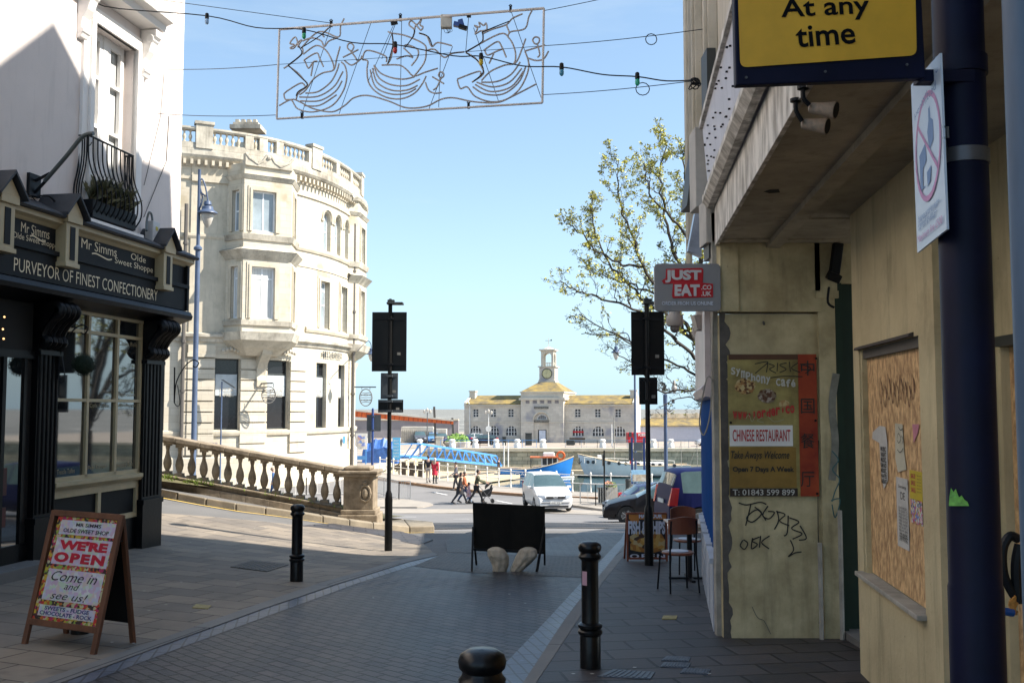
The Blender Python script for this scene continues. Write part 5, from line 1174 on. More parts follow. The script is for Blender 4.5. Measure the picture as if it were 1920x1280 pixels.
def at_(body, x0, y0, x1, y1, mat, **k):
    m_ = pm @ Matrix.Translation((x0 * PW, y0 * PH, .006 * zoff)); text(body, (x1 - x0) * PW, (y1 - y0) * PH, m_, mat, ab, **k)
m_navy = M('navy_ink', (.02, .03, .15), .5); m_rink = M('red_ink', (.45, .01, .03), .5)
at_('MR SIMMS', .32, .88, .72, .915, m_pk, bold=.02); at_('OLDE SWEET SHOP', .14, .82, .86, .858, m_pk, bold=.02)
at_("WE'RE", .13, .66, .9, .75, m_rink, bold=.06); at_('OPEN', .1, .54, .9, .635, m_rink, bold=.06, space=1.2)
at_('Come in', .14, .37, .86, .46, m_pk, shear=.35); at_('and', .38, .3, .62, .36, m_pk, shear=.35); at_('see us!', .2, .205, .78, .275, m_pk, shear=.35)
at_('SWEETS - FUDGE', .16, .102, .86, .138, m_navy, bold=.03); at_('CHOCOLATE - ROCK', .1, .055, .92, .092, m_navy, bold=.03)
# ---- rear of a road works sign with sandbags
rl, rr_ = GP(877, 1070), GP(1021, 1072); Yb = rl.y
rs = T('road_sign_stand', 'back of a black road sign standing on a metal frame in the street', 'road sign', ((rl.x + rr_.x) / 2, Yb, rl.z))
zt_ = A(950, 942, Yb + .1).z; zb = A(950, 1032, Yb + .1).z
mb = MB(); x0_, x1_ = A(886, 1000, Yb + .1).x, A(1022, 1000, Yb + .1).x
mb.hexa([(x0_ + .02, Yb + .1, zb), (x1_ - .0, Yb + .1, zb - .05), (x1_ - .0, Yb + .115, zb - .05), (x0_ + .02, Yb + .115, zb), (x0_, Yb + .1, zt_), (x1_, Yb + .1, zt_ - .05), (x1_, Yb + .115, zt_ - .05), (x0_, Yb + .115, zt_)]); mb.build('sign_plate', M('plate_black', (.009, .008, .006), .7, spec=.2, drip=.5, var=.4, scale=3, bump=.1), rs, bevel=.003)
mb = MB(); zg = rl.z
for x in (x0_ - .06, x1_ - .01):
    sgn = 1 if x > 0 else -1
    mb.beam((x + (0 if sgn > 0 else .06) - (.12 if sgn > 0 else 0) * 1, Yb - .12, zg - .0), (x + (.0 if sgn > 0 else .07), Yb + .06, zg + .62), .028, .028); mb.beam((x + (.02 if sgn > 0 else .1), Yb + .6, zg), (x + (.0 if sgn > 0 else .07), Yb + .08, zg + .62), .028, .028)
mb.beam((x0_ + .0, Yb + .02, zg + .31), (x1_ - .03, Yb + .02, zg + .27), .03); mb.beam((x0_ + .05, Yb + .38, zg + .31), (x1_, Yb + .38, zg + .3), .03)
mb.build('stand', m_iron, rs)
m_sack = M('sack_cloth', (.5, .43, .33), .9, var=.2, scale=12, bump=1, bscale=14, drip=.3)
for k, (pts, rads, lab) in enumerate((([(929, 1025), (930, 1030), (934, 1041), (938, 1056), (937, 1069), (936, 1076)], [.04, .12, .145, .12, .1, .06], 'beige sandbag hung over the sign frame, the one bent to the left'), ([(991, 1025), (990, 1030), (987, 1042), (978, 1056), (968, 1069), (963, 1076)], [.04, .12, .15, .125, .09, .05], 'beige sandbag hung over the sign frame, the one bent to the right'))):
    mb = MB(); P_ = [A(x, y, Yb - .06) for x, y in pts]; c = cat(P_, 5); rr2 = [interp([(i / (len(rads) - 1), r) for i, r in enumerate(rads)], j / (len(c) - 1)) for j in range(len(c))]
    n = 36; vs = []
    for i, p in enumerate(c):
        for j in range(n):
            a = 6.283 * j / n; fz = min(1, i / 12); w_ = 1 + .07 * fz * math.sin(a * 6 + i * .05) + .04 * fz * math.sin(a * 11 + i * .09 + 1) + .03 * math.sin(a * 2 + i * .2); vs.append(p + V((math.cos(a) * rr2[i] * w_, math.sin(a) * rr2[i] * .8 * w_, 0)) )
    mb.add(vs, [(i * n + j, i * n + (j + 1) % n, (i + 1) * n + (j + 1) % n, (i + 1) * n + j) for i in range(len(c) - 1) for j in range(n)] + [tuple(range(n)), tuple((len(c) - 1) * n + j for j in range(n))])
    t = T('sandbag', lab, 'sandbag', P_[-1]); o = mb.build('sack', m_sack, t, smooth=True); sd2 = o.modifiers.new('s', 'SUBSURF'); sd2.levels = sd2.render_levels = 1
    mb = MB(); e = P_[-1] - V((0, 0, .02)); mb.tube([e + V((0, 0, .06)), e + V((0, -.02, .03)), e + V((-.02 if k == 0 else -.1, -.05, -.0))], [.05, .025, .05], 10); mb.build('knotted_neck', m_sack, t, smooth=True)
# ---- sign posts seen from behind
m_pb = M('post_black', (.004, .004, .004), .4, var=.3, spec=.25)
m_gpl = M('grey_plate', (.1, .11, .12), .5, metal=.4)
def signpost(px, base, top, plates, lab, wk=.038):
    p = GP(px, base); Y = p.y; x = p.x; t = T('sign_post', lab, 'sign post', p); zt = A(px, top, Y).z
    mb = MB(); mb.lathe([(.07, -.05), (.07, A(px, base - 98, Y).z - p.z), (.06, A(px, base - 108, Y).z - p.z), (wk, A(px, base - 114, Y).z - p.z), (wk, zt - p.z), (wk * .5, zt - p.z + .02)], p, 16); mb.build('post', m_pb, t, smooth=True)
    for (x0, y0, x1, y1, mt, cl) in plates:
        a, b_ = A(x0, y0, Y + .06), A(x1, y1, Y + .06); mb = MB(); mb.box(a.x, Y + .055, b_.z, b_.x, Y + .07, a.z); q = mb.build('sign_plate', mt, t, bevel=.004)
        mb = MB()
        for f in (.12, .88): z = lerp(b_.z, a.z, f); mb.box(a.x + .02, Y + .04, z - .02, b_.x - .02, Y + .054, z + .02); mb.box(x - wk - .015, Y - wk - .008, z - .018, x + wk + .015, Y + .04, z + .018)
        mb.build('bracket', cl, q)
        mb = MB(); c = V((lerp(a.x, b_.x, .78), Y + .05, lerp(b_.z, a.z, .3))); mb.box(c.x - .03, Y + .05, c.z - .03, c.x + .03, Y + .0545, c.z + .02); mb.build('sticker', m_sill, q)
    mb = MB(); z = zt - .03; mb.box(x - .06, Y - .1, z - .06, x + .24, Y + .12, z - .02); mb.box(x - .05, Y - .05, z - .02, x + .08, Y + .05, z + .03); mb.build('lamp_head', m_dkf, t, bevel=.01)
    return t
signpost(728, 1033, 562, [(698, 585, 762, 696, m_pb, m_iron), (714, 699, 746, 748, m_gpl, m_gpl), (709, 749, 756, 773, m_pb, m_gpl)], 'black sign post with three sign backs beside the cobbles, left of the street')
signpost(1217, 1060, 560, [(1183, 584, 1246, 703, m_pb, m_iron), (1198, 707, 1233, 758, m_pb, m_iron)], 'black sign post with two sign backs on the right pavement')
# ---- manhole / drain covers, paver patches
m_mh = M('manhole', (.05, .045, .04), .6, var=.5, scale=30, bump=.8, bscale=30)
def cover(pts, lab, name, mat, off=.02):
    ps = gp(*pts); mb = MB(); mb.poly([p + V((0, 0, off)) for p in ps], V((0, 0, -.03))); q = T(name, lab, 'cover', ps[0]); mb.build('plate', mat, q)
    mb = MB(); n_ = 9
    for i in range(1, n_):
        a = ps[0].lerp(ps[1], i / n_); b_ = ps[3].lerp(ps[2], i / n_); mb.beam(a.lerp(b_, .06) + V((0, 0, off)), b_.lerp(a, .06) + V((0, 0, off)), .02, .008)
    mb.build('ribs', mat, q); return q
cover([(432, 1064), (500, 1073), (541, 1060), (470, 1052)], 'ribbed metal cover set in the left pavement near the bollard', 'manhole_cover', m_mh)
m_slate = M('slate_cover', (.07, .085, .11), .5, var=.3, scale=9)
for k, (pts, lab) in enumerate(((((1240, 1240), (1291, 1242), (1295, 1234), (1250, 1232)), 'bluish utility cover, the farthest of four by the right wall'), (((1238, 1252), (1290, 1254), (1295, 1245), (1245, 1243)), 'bluish utility cover, second of four by the right wall'), (((1275, 1264), (1328, 1266), (1332, 1257), (1282, 1255)), 'bluish utility cover, nearest the shop wall'), (((1120, 1270), (1220, 1275), (1228, 1262), (1150, 1257)), 'pale wet-looking stone patch beside the right bollard'))): cover(pts, lab, 'utility_cover', m_slate, .014)
def plate(pts, lab, mat, cat_='floor marker', name='floor_marker'):
    ps = gp(*pts); mb = MB(); mb.poly([p + V((0, 0, .016)) for p in ps], V((0, 0, -.01))); return tag(mb.build(name, mat), lab, cat_)
m_ymk = M('yellow_marker', (.3, .25, .1), .7, var=.3, scale=20)
plate(((1241, 1162), (1268, 1162), (1270, 1156), (1244, 1156)), 'small yellowish marker tile set in the right pavement', m_ymk); plate(((360, 1141), (390, 1143), (396, 1137), (368, 1134)), 'small tan marker tile set in the left pavement', m_ymk)
# fallen litter: small bits
m_lit2 = M('litter_pale', (.5, .5, .48), .8); mb = MB()
for px, py in ((955, 1113), (985, 1130), (992, 1143), (210, 1203), (250, 1205), (340, 1090), (1110, 1262), (1190, 1250), (1075, 1262), (1330, 1262), (700, 1120), (1010, 1107)):
    p = GP(px, py, .02); r = .02; a = random.random() * 3; mb.face([p + V((r * math.cos(a + k * 1.57), r * .6 * math.sin(a + k * 1.57), 0)) for k in range(4)])
mb.build('litter', m_lit2, fix=False)['kind'] = 'stuff'

# ---- fish and chips board
Yf = GP(1210, 1052).y; fb = T('fish_and_chips_board', 'fish and chips pavement board behind the right sign post', 'pavement sign', GP(1210, 1052))
a, b_ = A(1176, 962, Yf), A(1250, 1046, Yf); mb = MB(); mb.box(a.x, Yf, b_.z, b_.x, Yf + .02, a.z); mb.build('poster', M('poster_dark', (.015, .015, .02), .4), fb)
mb = MB()
for x in (a.x, b_.x): mb.beam((x, Yf - .02, GP(1210, 1052).z - .02), (x, Yf + .02, a.z), .03)
for x in (a.x, b_.x): mb.beam((x, Yf + .45, GP(1210, 1052).z - .02), (x, Yf + .04, a.z), .03)
mb.beam((a.x, Yf - .005, b_.z - .0), (b_.x, Yf - .005, b_.z - .0), .03); mb.beam((a.x, Yf, a.z), (b_.x, Yf, a.z), .03); mb.build('frame', M('red_wood', (.2, .05, .02), .5), fb)
def ft(body, x0, y0, x1, y1, mat, o=.012, **k):
    p = A(x0, y1, Yf - o); q = A(x1, y0, Yf - o); text(body, q.x - p.x, q.z - p.z, frame((p.x, Yf - o, p.z), (1, 0, 0), (0, 0, 1)), mat, fb, **k)
m_orng = M('orange_ink', (.5, .2, .04), .5); m_wi = M('bluish_white_ink', (.55, .6, .7), .5)
mb = MB(); p0_, p1_ = A(1179, 964, Yf), A(1249, 973, Yf); mb.box(p0_.x, Yf - .006, p1_.z, p1_.x, Yf, p0_.z); mb.build('orange_band', m_orng, fb)
mb = MB(); c = A(1190, 974, Yf); mb.tube([c + V((0, -.004, 0)), c + V((0, .0, 0))], .07, 16); mb.build('sun_emblem', m_orng, fb)
ft('HARBOUR', 1198, 962, 1242, 971, m_wi, bold=.06, o=.014); ft('FISH & CHIPS', 1178, 976, 1247, 1001, m_wi, bold=.05); ft('OPEN', 1181, 1038, 1247, 1046, m_wi, bold=.03, space=1.3)
m_food = MV('fish_and_chips', [(.5, .28, .06), (.55, .36, .1), (.35, .15, .03), (.5, .4, .2), (.5, .3, .08), (.06, .03, .02)], 16)
mb = MB(); p0_ = A(1182, 1034, Yf - .006)
pts = [(1181, 1005), (1195, 996), (1215, 992), (1240, 1000), (1247, 1012), (1246, 1030), (1225, 1036), (1200, 1034), (1182, 1030)]
mb.face([A(x, y, Yf - .006) for x, y in pts]); mb.build('food_picture', m_food, fb, fix=False)
# ---- cafe chairs and table
m_cw = M('chair_wood', (.17, .045, .015), .35, var=.2, scale=5)
def chair(loc, rz, lab):
    t = T('cafe_chair', lab, 'chair', loc, rz, 'cafe chairs outside the blue shop')
    mb = MB(); mb.lathe([(.0, .46), (.19, .455), (.2, .47), (.195, .485), (0, .49)], (0, 0, 0), 20); mb.build('seat', m_cw, t, local=True, smooth=True)
    mb = MB(); mb.lathe([(.13, .49), (.13, .495), (0, .497)], (0, 0, 0), 18); mb.build('seat_pad', m_wi, t, local=True)
    for x in (-.17, .17):
        mb = MB(); mb.tube([(x, .16, .46), (x * 1.15, .2, 0)], .012, 6); mb.build('leg', m_iron, t, local=True)
        mb = MB(); mb.tube([(x * 1.1, -.22, 0), (x, -.17, .46), (x * .95, -.2, .88)], .012, 6); mb.build('leg', m_iron, t, local=True)
    mb = MB(); n = 8
    for i in range(n):
        a, b = lerp(-.19, .19, i / n), lerp(-.19, .19, (i + 1) / n); ya, yb = -.24 + 1.6 * a * a, -.24 + 1.6 * b * b
        za, zb = .93 - 1.0 * a * a, .93 - 1.0 * b * b
        mb.hexa([(a, ya, .72), (b, yb, .72), (b, yb + .015, .72), (a, ya + .015, .72), (a, ya, za), (b, yb, zb), (b, yb + .015, zb), (a, ya + .015, za)])
    mb.build('backrest', m_cw, t, local=True, smooth=True); return t
pc1 = GP(1272, 1108); chA = chair(pc1, R(12), 'wooden backed cafe chair with its back to the street camera, nearer one')
q = GP(1290, 1085) + V((.12, .7, 0)); q.z = G(q.x, q.y); dup(chA, q, R(190), label='cafe chair on the far side of the small table')
tb = T('cafe_table', 'small cafe table with white edged top between two chairs', 'table', GP(1300, 1092))
tp = GP(1300, 1092) + V((0, .25, 0)); mb = MB(); mb.box(tp.x - .3, tp.y - .3, tp.z + .74, tp.x + .28, tp.y + .3, tp.z + .765); mb.build('table_top', M('table_top', (.5, .38, .3), .4), tb, bevel=.006)
mb = MB(); mb.tube([tp + V((0, 0, .03)), tp + V((0, 0, .74))], .035, 10); mb.build('column', m_iron, tb)
mb = MB(); mb.beam(tp + V((-.28, 0, .02)), tp + V((.28, 0, .02)), .05, .03); mb.beam(tp + V((0, -.28, .02)), tp + V((0, .28, .02)), .05, .03); mb.build('foot', m_iron, tb)

# ---- takeaway sign
Yj = 9.3; js = T('takeaway_sign', 'grey JUST EAT sign with red lettering blocks projecting over the pavement', 'sign', A(1352, 540, Yj))
a, b_ = A(1227, 494, Yj), A(1352, 583, Yj); r = .04; pts = []
for cx_, cz_, s in ((a.x + r, b_.z + r, 180), (b_.x - r, b_.z + r, 270), (b_.x - r, a.z - r, 0), (a.x + r, a.z - r, 90)):
    for i in range(6): th_ = R(s + i * 18); pts.append((cx_ + r * math.cos(th_), Yj, cz_ + r * math.sin(th_)))
mb = MB(); mb.poly(pts, V((0, .05, 0))); mb.build('panel', M('sign_grey', (.25, .25, .26), .45, var=.05), js, bevel=.004)
m_jr = M('sign_red', (.5, .01, .02), .45); m_jw = M('sign_white', (.6, .58, .58), .5)
def jt(body, x0, y0, x1, y1, mat, o=.012, **k):
    p = A(x0, y1, Yj - o); q = A(x1, y0, Yj - o); text(body, q.x - p.x, q.z - p.z, frame((p.x, Yj - o, p.z), (1, 0, 0), (0, 0, 1)), mat, js, **k)
def jb(pts, o=.006):
    mb = MB(); mb.poly([A(x, y, Yj - o) for x, y in pts], V((0, .005, 0))); mb.build('red_block', m_jr, js, bevel=.003)
jb([(1241, 526), (1248, 521), (1249, 504), (1317, 502), (1319, 506), (1318, 531), (1244, 532)]); jb([(1262, 530), (1319, 530), (1337, 532), (1337, 557), (1263, 559), (1260, 556)], .008)
jt('JUST', 1247, 506, 1315, 530, m_jw, bold=.05); jt('EAT', 1265, 533, 1312, 555, m_jw, bold=.05, o=.014); jt('.CO', 1315, 534, 1334, 543, m_jw, bold=.03, o=.014); jt('.UK', 1315, 546, 1334, 555, m_jw, bold=.03, o=.014); jt('ORDER FROM US ONLINE', 1241, 565, 1337, 572, m_wi, bold=.02)
# dome camera
t = T('dome_camera', 'white dome security camera hanging below the takeaway sign', 'camera', A(1265, 605, 10.2)); c = A(1265, 606, 10.2)
m_dc = M('camera_beige', (.38, .34, .3), .5); mb = MB(); mb.lathe([(.02, .13), (.05, .12), (.085, .06), (.09, .0), (.075, -.03)], c, 16); mb.build('housing', m_dc, t, smooth=True)
mb = MB(); mb.ball(c - V((0, 0, .05)), .05, 12, 8); mb.build('dome', M('dome_grey', (.15, .14, .13), .2), t, smooth=True)
mb = MB(); mb.tube([c + V((0, 0, .12)), c + V((.05, .1, .2)), V((2.1, 10.4, c.z + .22))], .02, 6); mb.build('arm', m_dc, t)
a = A(1322, 590, 10.5); mb = MB(); mb.poly([a + V((-.12, 0, 0)), a + V((.1, 0, 0)), a + V((.1, 0, -.16)), a + V((-.08, 0, -.16))], V((0, .2, 0))); tag(mb.build('alarm_box', m_dc), 'beige alarm box tucked behind the takeaway sign', 'alarm box')

# ---- near posts on the far right
m_nv = M('navy_gloss', (.002, .004, .022), .5, spec=.2, var=.3, scale=6)
np_ = T('navy_pole', 'thick navy blue pole carrying the yellow sign at the right', 'pole', (1.245, 2.7, G(1.2, 2.7)))
mb = MB(); mb.lathe([(.07, 0), (.07, 1.62), (.067, 1.63), (.067, 3.9)], (1.25, 2.7, 2.9), 28); mb.build('shaft', m_nv, np_, smooth=True)
z = A(1800, 285, 2.63).z; mb = MB(); mb.lathe([(.0685, -.02), (.071, -.02), (.071, .02), (.0685, .02)], (1.25, 2.7, z), 28); mb.build('clamp_band', M('steel_dark', (.12, .12, .13), .4, metal=.6), np_, smooth=True)
z2 = A(1800, 108, 2.63).z; mb = MB(); mb.lathe([(.0685, -.03), (.073, -.03), (.073, .02), (.0685, .02)], (1.25, 2.7, z2), 28); mb.build('clamp_band', m_nv, np_, smooth=True)
mb = MB(); c = A(1797, 932, 2.6); pts = [(1779, 948), (1817, 948), (1814, 940), (1808, 936), (1803, 928), (1798, 932), (1792, 916), (1788, 922), (1783, 914), (1780, 930)]
def onpole(px, py):
    p = A(px, py, 2.62); 
    for _ in range(3):
        dx = p.x - 1.25; y = 2.7 - math.sqrt(max(1e-5, .0765 ** 2 - min(dx * dx, .07 ** 2))); p = A(px, py, y)
    return p
mb.face([onpole(*q) for q in pts]); mb.build('green_sticker', M('sticker_green', (.15, .4, .06), .5, var=.4, scale=60), np_, fix=False)
# yellow sign
Ys = 2.62; ys = T('yellow_sign', 'yellow sign with black words At any time on the navy pole', 'sign', A(1740, 100, Ys))
def yp(px, py, o=0): return A(px, py, Ys - o)
c0, c1, c2, c3 = (1380, 160), (1736, 146), (1726, -60), (1375, -60)
mb = MB(); mb.poly([yp(*c0), yp(*c1), yp(*c2), yp(*c3)], V((0, .03, 0))); mb.build('back_frame', m_nv, ys, bevel=.004)
m_ysn = M('sign_yellow', (.72, .4, .03), .45, var=.1, scale=8)
def rr(pts_, r_):
    out = []; n = len(pts_)
    for i in range(n):
        p = V((*pts_[i], 0)); a = V((*pts_[i - 1], 0)); b = V((*pts_[(i + 1) % n], 0)); p0 = p + (a - p).normalized() * r_; p1 = p + (b - p).normalized() * r_
        for k in range(6): t_ = k / 5; out.append((p0 * (1 - t_) ** 2 + p * 2 * t_ * (1 - t_) + p1 * t_ * t_))
    return [(q.x, q.y) for q in out]
mb = MB(); mb.face([yp(x, y, .006) for x, y in rr([(1388, 127), (1719, 104), (1714, -120), (1380, -120)], 14)]); mb.build('yellow_face', m_ysn, ys, fix=False)
m_bk = M('sign_letters', (.006, .007, .009), .9, spec=.1)
for body, x0, y0, x1, y1 in (('At any', 1466, 44, 1632, -2), ('time', 1494, 90, 1605, 50)):
    p = yp(x0, y0, .008); q = yp(x1, y0 - 8, .008); h_ = yp(x0, y1, .008).z - p.z
    text(body, (q - p).length, h_, frame(p, (q - p), (0, 0, 1)), m_bk, ys, bold=.016)
mb = MB()
for px, py in ((1399, 146), (1547, 135), (1700, 122)): p = yp(px, py, .006); mb.tube([p, p - V((0, .004, 0))], .0035, 8)
mb.build('rivet', m_gpl, ys)
mb = MB(); mb.box(yp(1725, 100).x, Ys + .01, yp(1725, 150).z, 1.26, Ys + .05, yp(1725, 128).z); mb.build('sign_arm', m_nv, ys)
# drinking restriction sign: plate turned towards the street
ws_ = T('white_notice_sign', 'white alcohol notice plate with pink prohibition ring on the navy pole', 'sign', (1.1, 2.66, 5.3))
# corners (near edge px~1775, far edge px~1710)
def wv(px, py, Y): return A(px, py, Y)
YN, YF = 2.56, 2.9
cs = [wv(1775, 430, YN), wv(1720, 474, YF), wv(1708, 160, YF), wv(1762, 100, YN)]
lx = (cs[0] - cs[1]); wn = lx.cross(V((0, 0, 1))).normalized(); wn = wn if wn.x < 0 or wn.y < 0 else -wn
mb = MB(); mb.poly(cs, -wn * .006); mb.build('plate', M('plate_white', (.5, .58, .68), .35, var=.04), ws_)
base = cs[1]; top = cs[2]; HH = (top.z - base.z)
def wp(u, v, o=.003): return base + lx * u + V((0, 0, 1)) * (v * HH) + wn * o
m_pk2 = M('ring_pink', (.5, .2, .42), .5); m_bl = M('notice_blue', (.1, .2, .42), .5)
mb = MB(); W_ = lx.length; cu, cv, rr_2 = .5, .53, .36
n = 28; r_ = .42
ringp = [base + lx.normalized() * (W_ * .52 + W_ * r_ * math.cos(6.283 * i / n)) + V((0, 0, HH * .53 + W_ * r_ * math.sin(6.283 * i / n))) + wn * .004 for i in range(n + 1)]
mb.ribbon(ringp, .016, wn); mb.ribbon([ringp[11], ringp[25]], .012, wn); mb.build('prohibition_ring', m_pk2, ws_, fix=False)
mb = MB(); ctr = base + lx.normalized() * W_ * .52 + V((0, 0, HH * .53)) + wn * .0035; ex = lx.normalized()
def wpoly(pts): mb.face([ctr + ex * (x * W_) + V((0, 0, y * W_)) for x, y in pts])
wpoly([(-.3, .0), (-.08, .05), (-.05, -.1), (-.18, -.14), (-.2, -.28), (-.12, -.3), (-.28, -.3)]); wpoly([(.05, -.05), (.2, .0), (.2, .16), (.12, .2), (.1, .34), (.05, .34), (.05, .2), (0, .12)]); wpoly([(-.05, -.2), (.1, -.18), (.06, -.3), (-.04, -.32)]); mb.build('bottle_and_glass', m_bl, ws_, fix=False)
ang = 0
for i, (bdy, v0, h_, u0, u1, mt) in enumerate((('Drinking', .93, .03, .1, .9, m_bl), ('alcohol here', .885, .03, .08, .92, m_bl), ('is not', .84, .03, .1, .6, m_bl), ('permitted', .795, .03, .1, .85, m_bl), ('Failure to surrender alcohol', .2, .012, .12, .85, m_bl), ('may lead to arrest', .18, .012, .12, .8, m_bl), ('if asked to do so', .16, .012, .12, .75, m_bl), ('or to a fine', .14, .012, .12, .7, m_bl), ('Maximum fine £500', .075, .022, .08, .92, m_pk2))):
    text(bdy, (u1 - u0) * W_, h_, frame(wp(u0, v0 - .03, .004), lx, (0, 0, 1)), mt, ws_)
mb = MB(); c = wp(1.0, .5, -.0); mb.beam(c + V((0, .0, .02)), V((1.19, 2.66, c.z + .02)), .006); mb.beam(c - V((0, 0, .01)), V((1.19, 2.66, c.z - .01)), .006); mb.beam(c + V((.01, 0, .02)), c + V((.01, 0, -.01)), .006); mb.build('bracket', m_gpl, ws_)
# pale blue near pipe
mb = MB(); mb.lathe([(.04, 0), (.04, 4.4)], (.92, 1.72, 2.8), 20); tag(mb.build('grey_blue_pipe', M('grey_blue_paint', (.07, .12, .19), .5, var=.2, scale=12, stretch=(1, 1, .2)), None, smooth=True), 'pale grey blue pipe at the extreme right edge of the view', 'pipe')
# cable coil with rope
t = T('cable_coil', 'black cable loop tied with orange rope hanging at the boarded opening', 'cable', A(1890, 1080, 3.8))
mb = MB(); mb.tube(cat([A(1910, 1010, 3.8), A(1893, 1005, 3.8), A(1880, 1030, 3.8), A(1882, 1075, 3.8), A(1898, 1110, 3.8), A(1912, 1125, 3.8)], 6), .018, 8); mb.tube(cat([A(1912, 1020, 3.8), A(1905, 1060, 3.8), A(1908, 1130, 3.8)], 6), .02, 8); mb.build('loop', m_iron, t, smooth=True)
m_rope = M('orange_rope', (.45, .2, .04), .8, var=.4, scale=50); mb = MB()
for k in range(7): mb.tube(cat([A(1897 + random.uniform(-6, 12), 1125 + random.uniform(-8, 30), 3.78) for _ in range(4)], 4), .004, 5)
mb.build('rope', m_rope, t); mb = MB(); mb.tube([A(1880, 1145, 3.78), A(1900, 1148, 3.78)], .015, 8); mb.build('connector', m_blue, t)
# ================================================================ clock tower building across the water
m_cs = MB_('grey_ashlar', (.5, .46, .4), (.58, .54, .47), (.42, .38, .33), .9, .36, .01, rough=.9, plane='XZ', noise=.16, nscale=.5, stain=((.3, .3, .33), .35, .55))
m_ct = M('light_ashlar', (.55, .51, .43), .9, var=.15, scale=.6)
m_lich = M('lichen_roof', (.15, .13, .1), .9, var=.3, scale=.8, c2=(.27, .19, .05), sharp=.1, drip=.35)
m_wht = M('sash_white', (.7, .7, .68), .6)
m_dgl = M('dark_glass', (.04, .045, .055), .2)
K = 1850 / 148.
ct = T('clock_tower_building', 'long grey stone harbour building with lichened roof and central clock tower', 'building', (5.4, 148, 0), R(-14))
def lx_(px): return (px - 1027) / K / .985
FW = Wall.line((-14, 0), (14, 0), (0, -1))
def fs(px): return lx_(px) + 14
hb = 7.2                                    # half back depth
A0, A1 = fs(866), fs(1186); B0, B1 = fs(978), fs(1058)
up = [(fs(a), fs(a) + .85, 3.75, 4.95) for a in (883, 917, 951, 1077, 1114, 1151)]
lo = [(fs(a), fs(a) + 1.75, .95, 2.45, True) for a in (877, 912, 946, 1072, 1109, 1148)]
mb = MB(); FW.sheet(mb, A0, B0, 0, 5.6, [q for q in up + lo if q[1] < B0], .25); FW.sheet(mb, B1, A1, 0, 5.6, [q for q in up + lo if q[0] > B1], .25)
x0, x1 = A0 - 14, A1 - 14
for x in (x0, x1): mb.face([(x, 0, 0), (x, 8, 0), (x, 8, 5.6), (x, 4, 7.0), (x, 0, 5.6)])
mb.face([(x0, 8, 0), (x1, 8, 0), (x1, 8, 5.6), (x0, 8, 5.6)]); mb.build('wall', m_cs, ct, local=True, fix=False)
mb = MB()
for a, b in ((x0 + .3, B0 - 14), (B1 - 14, x1 - .3)): mb.hexa([(a, -.25, 5.6), (b, -.25, 5.6), (b, 4, 6.95), (a, 4, 6.95), (a, -.25, 5.72), (b, -.25, 5.72), (b, 4, 7.07), (a, 4, 7.07)]); mb.hexa([(a, 4, 6.95), (b, 4, 6.95), (b, 8.2, 5.6), (a, 8.2, 5.6), (a, 4, 7.07), (b, 4, 7.07), (b, 8.2, 5.72), (a, 8.2, 5.72)])
mb.build('wing_roof', m_lich, ct, local=True)
mb = MB()
for x in (x0, x1 - .3):
    mb.hexa([(x, -.15, 5.5), (x + .3, -.15, 5.5), (x + .3, 4, 6.95), (x, 4, 6.95), (x, -.15, 5.9), (x + .3, -.15, 5.9), (x + .3, 4, 7.35), (x, 4, 7.35)]); mb.hexa([(x, 4, 6.95), (x + .3, 4, 6.95), (x + .3, 8.1, 5.5), (x, 8.1, 5.5), (x, 4, 7.35), (x + .3, 4, 7.35), (x + .3, 8.1, 5.9), (x, 8.1, 5.9)])
for x in (x0 + .1, x1 - .9): mb.box(x, 2.4, 6.3, x + .9, 3.6, 7.6); mb.box(x - .1, 2.3, 7.6, x + 1.0, 3.7, 7.8)
for a, b in ((x0, B0 - 14), (B1 - 14, x1)):
    m_ = MB(); m_.box(a, -.3, 5.42, b, 0, 5.6); m_.build('eaves_course', m_ct, ct, local=True); m_ = MB(); m_.box(a, -.08, 2.95, b, 0, 3.1); m_.build('string_course', m_ct, ct, local=True)
mb.build('gable_copings', m_ct, ct, local=True)
for q in up:
    q2 = q[:4]; 
    f_ = MB(); w_ = q[1] - q[0]; 
    for i in range(3): FW.bar(f_, q[0] + w_ * i / 2 - .04, q[0] + w_ * i / 2 + .04, q[2], q[3], -.2, -.12)
    for i in range(4): z = lerp(q[2], q[3], i / 3); FW.bar(f_, q[0], q[1], z - .035, z + .035, -.2, -.125)
    o = f_.build('window', m_wht, ct, local=True); g = MB(); FW.bar(g, q[0], q[1], q[2], q[3], -.24, -.2); g.build('pane', m_dgl, o, local=True)
for q in lo:
    f_ = MB(); w_ = q[1] - q[0]
    for i in range(5): z1 = q[3] - (.35 if i in (0, 4) else .05); FW.bar(f_, q[0] + w_ * i / 4 - .05, q[0] + w_ * i / 4 + .05, q[2], z1, -.2, -.12)
    for i in range(3): z = lerp(q[2], q[3] - .35, i / 2); FW.bar(f_, q[0], q[1], z - .035, z + .035, -.2, -.125)
    r = w_ / 2; mid = q[0] + r; f_.tube([FW.P(mid - r * math.cos(math.pi * i / 10), q[3] - r + r * math.sin(math.pi * i / 10), -.15) for i in range(11)], .06, 5)
    o = f_.build('window', m_wht, ct, local=True); g = MB(); FW.bar(g, q[0], q[1], q[2], q[3], -.26, -.21); g.build('pane', m_dgl, o, local=True)
# red banner in a window
q = lo[3]; mb = MB(); FW.bar(mb, q[0] + .05, q[1] - .05, q[2] + .5, q[2] + .75, -.11, -.1); mb.build('red_banner', m_jr, ct, local=True)
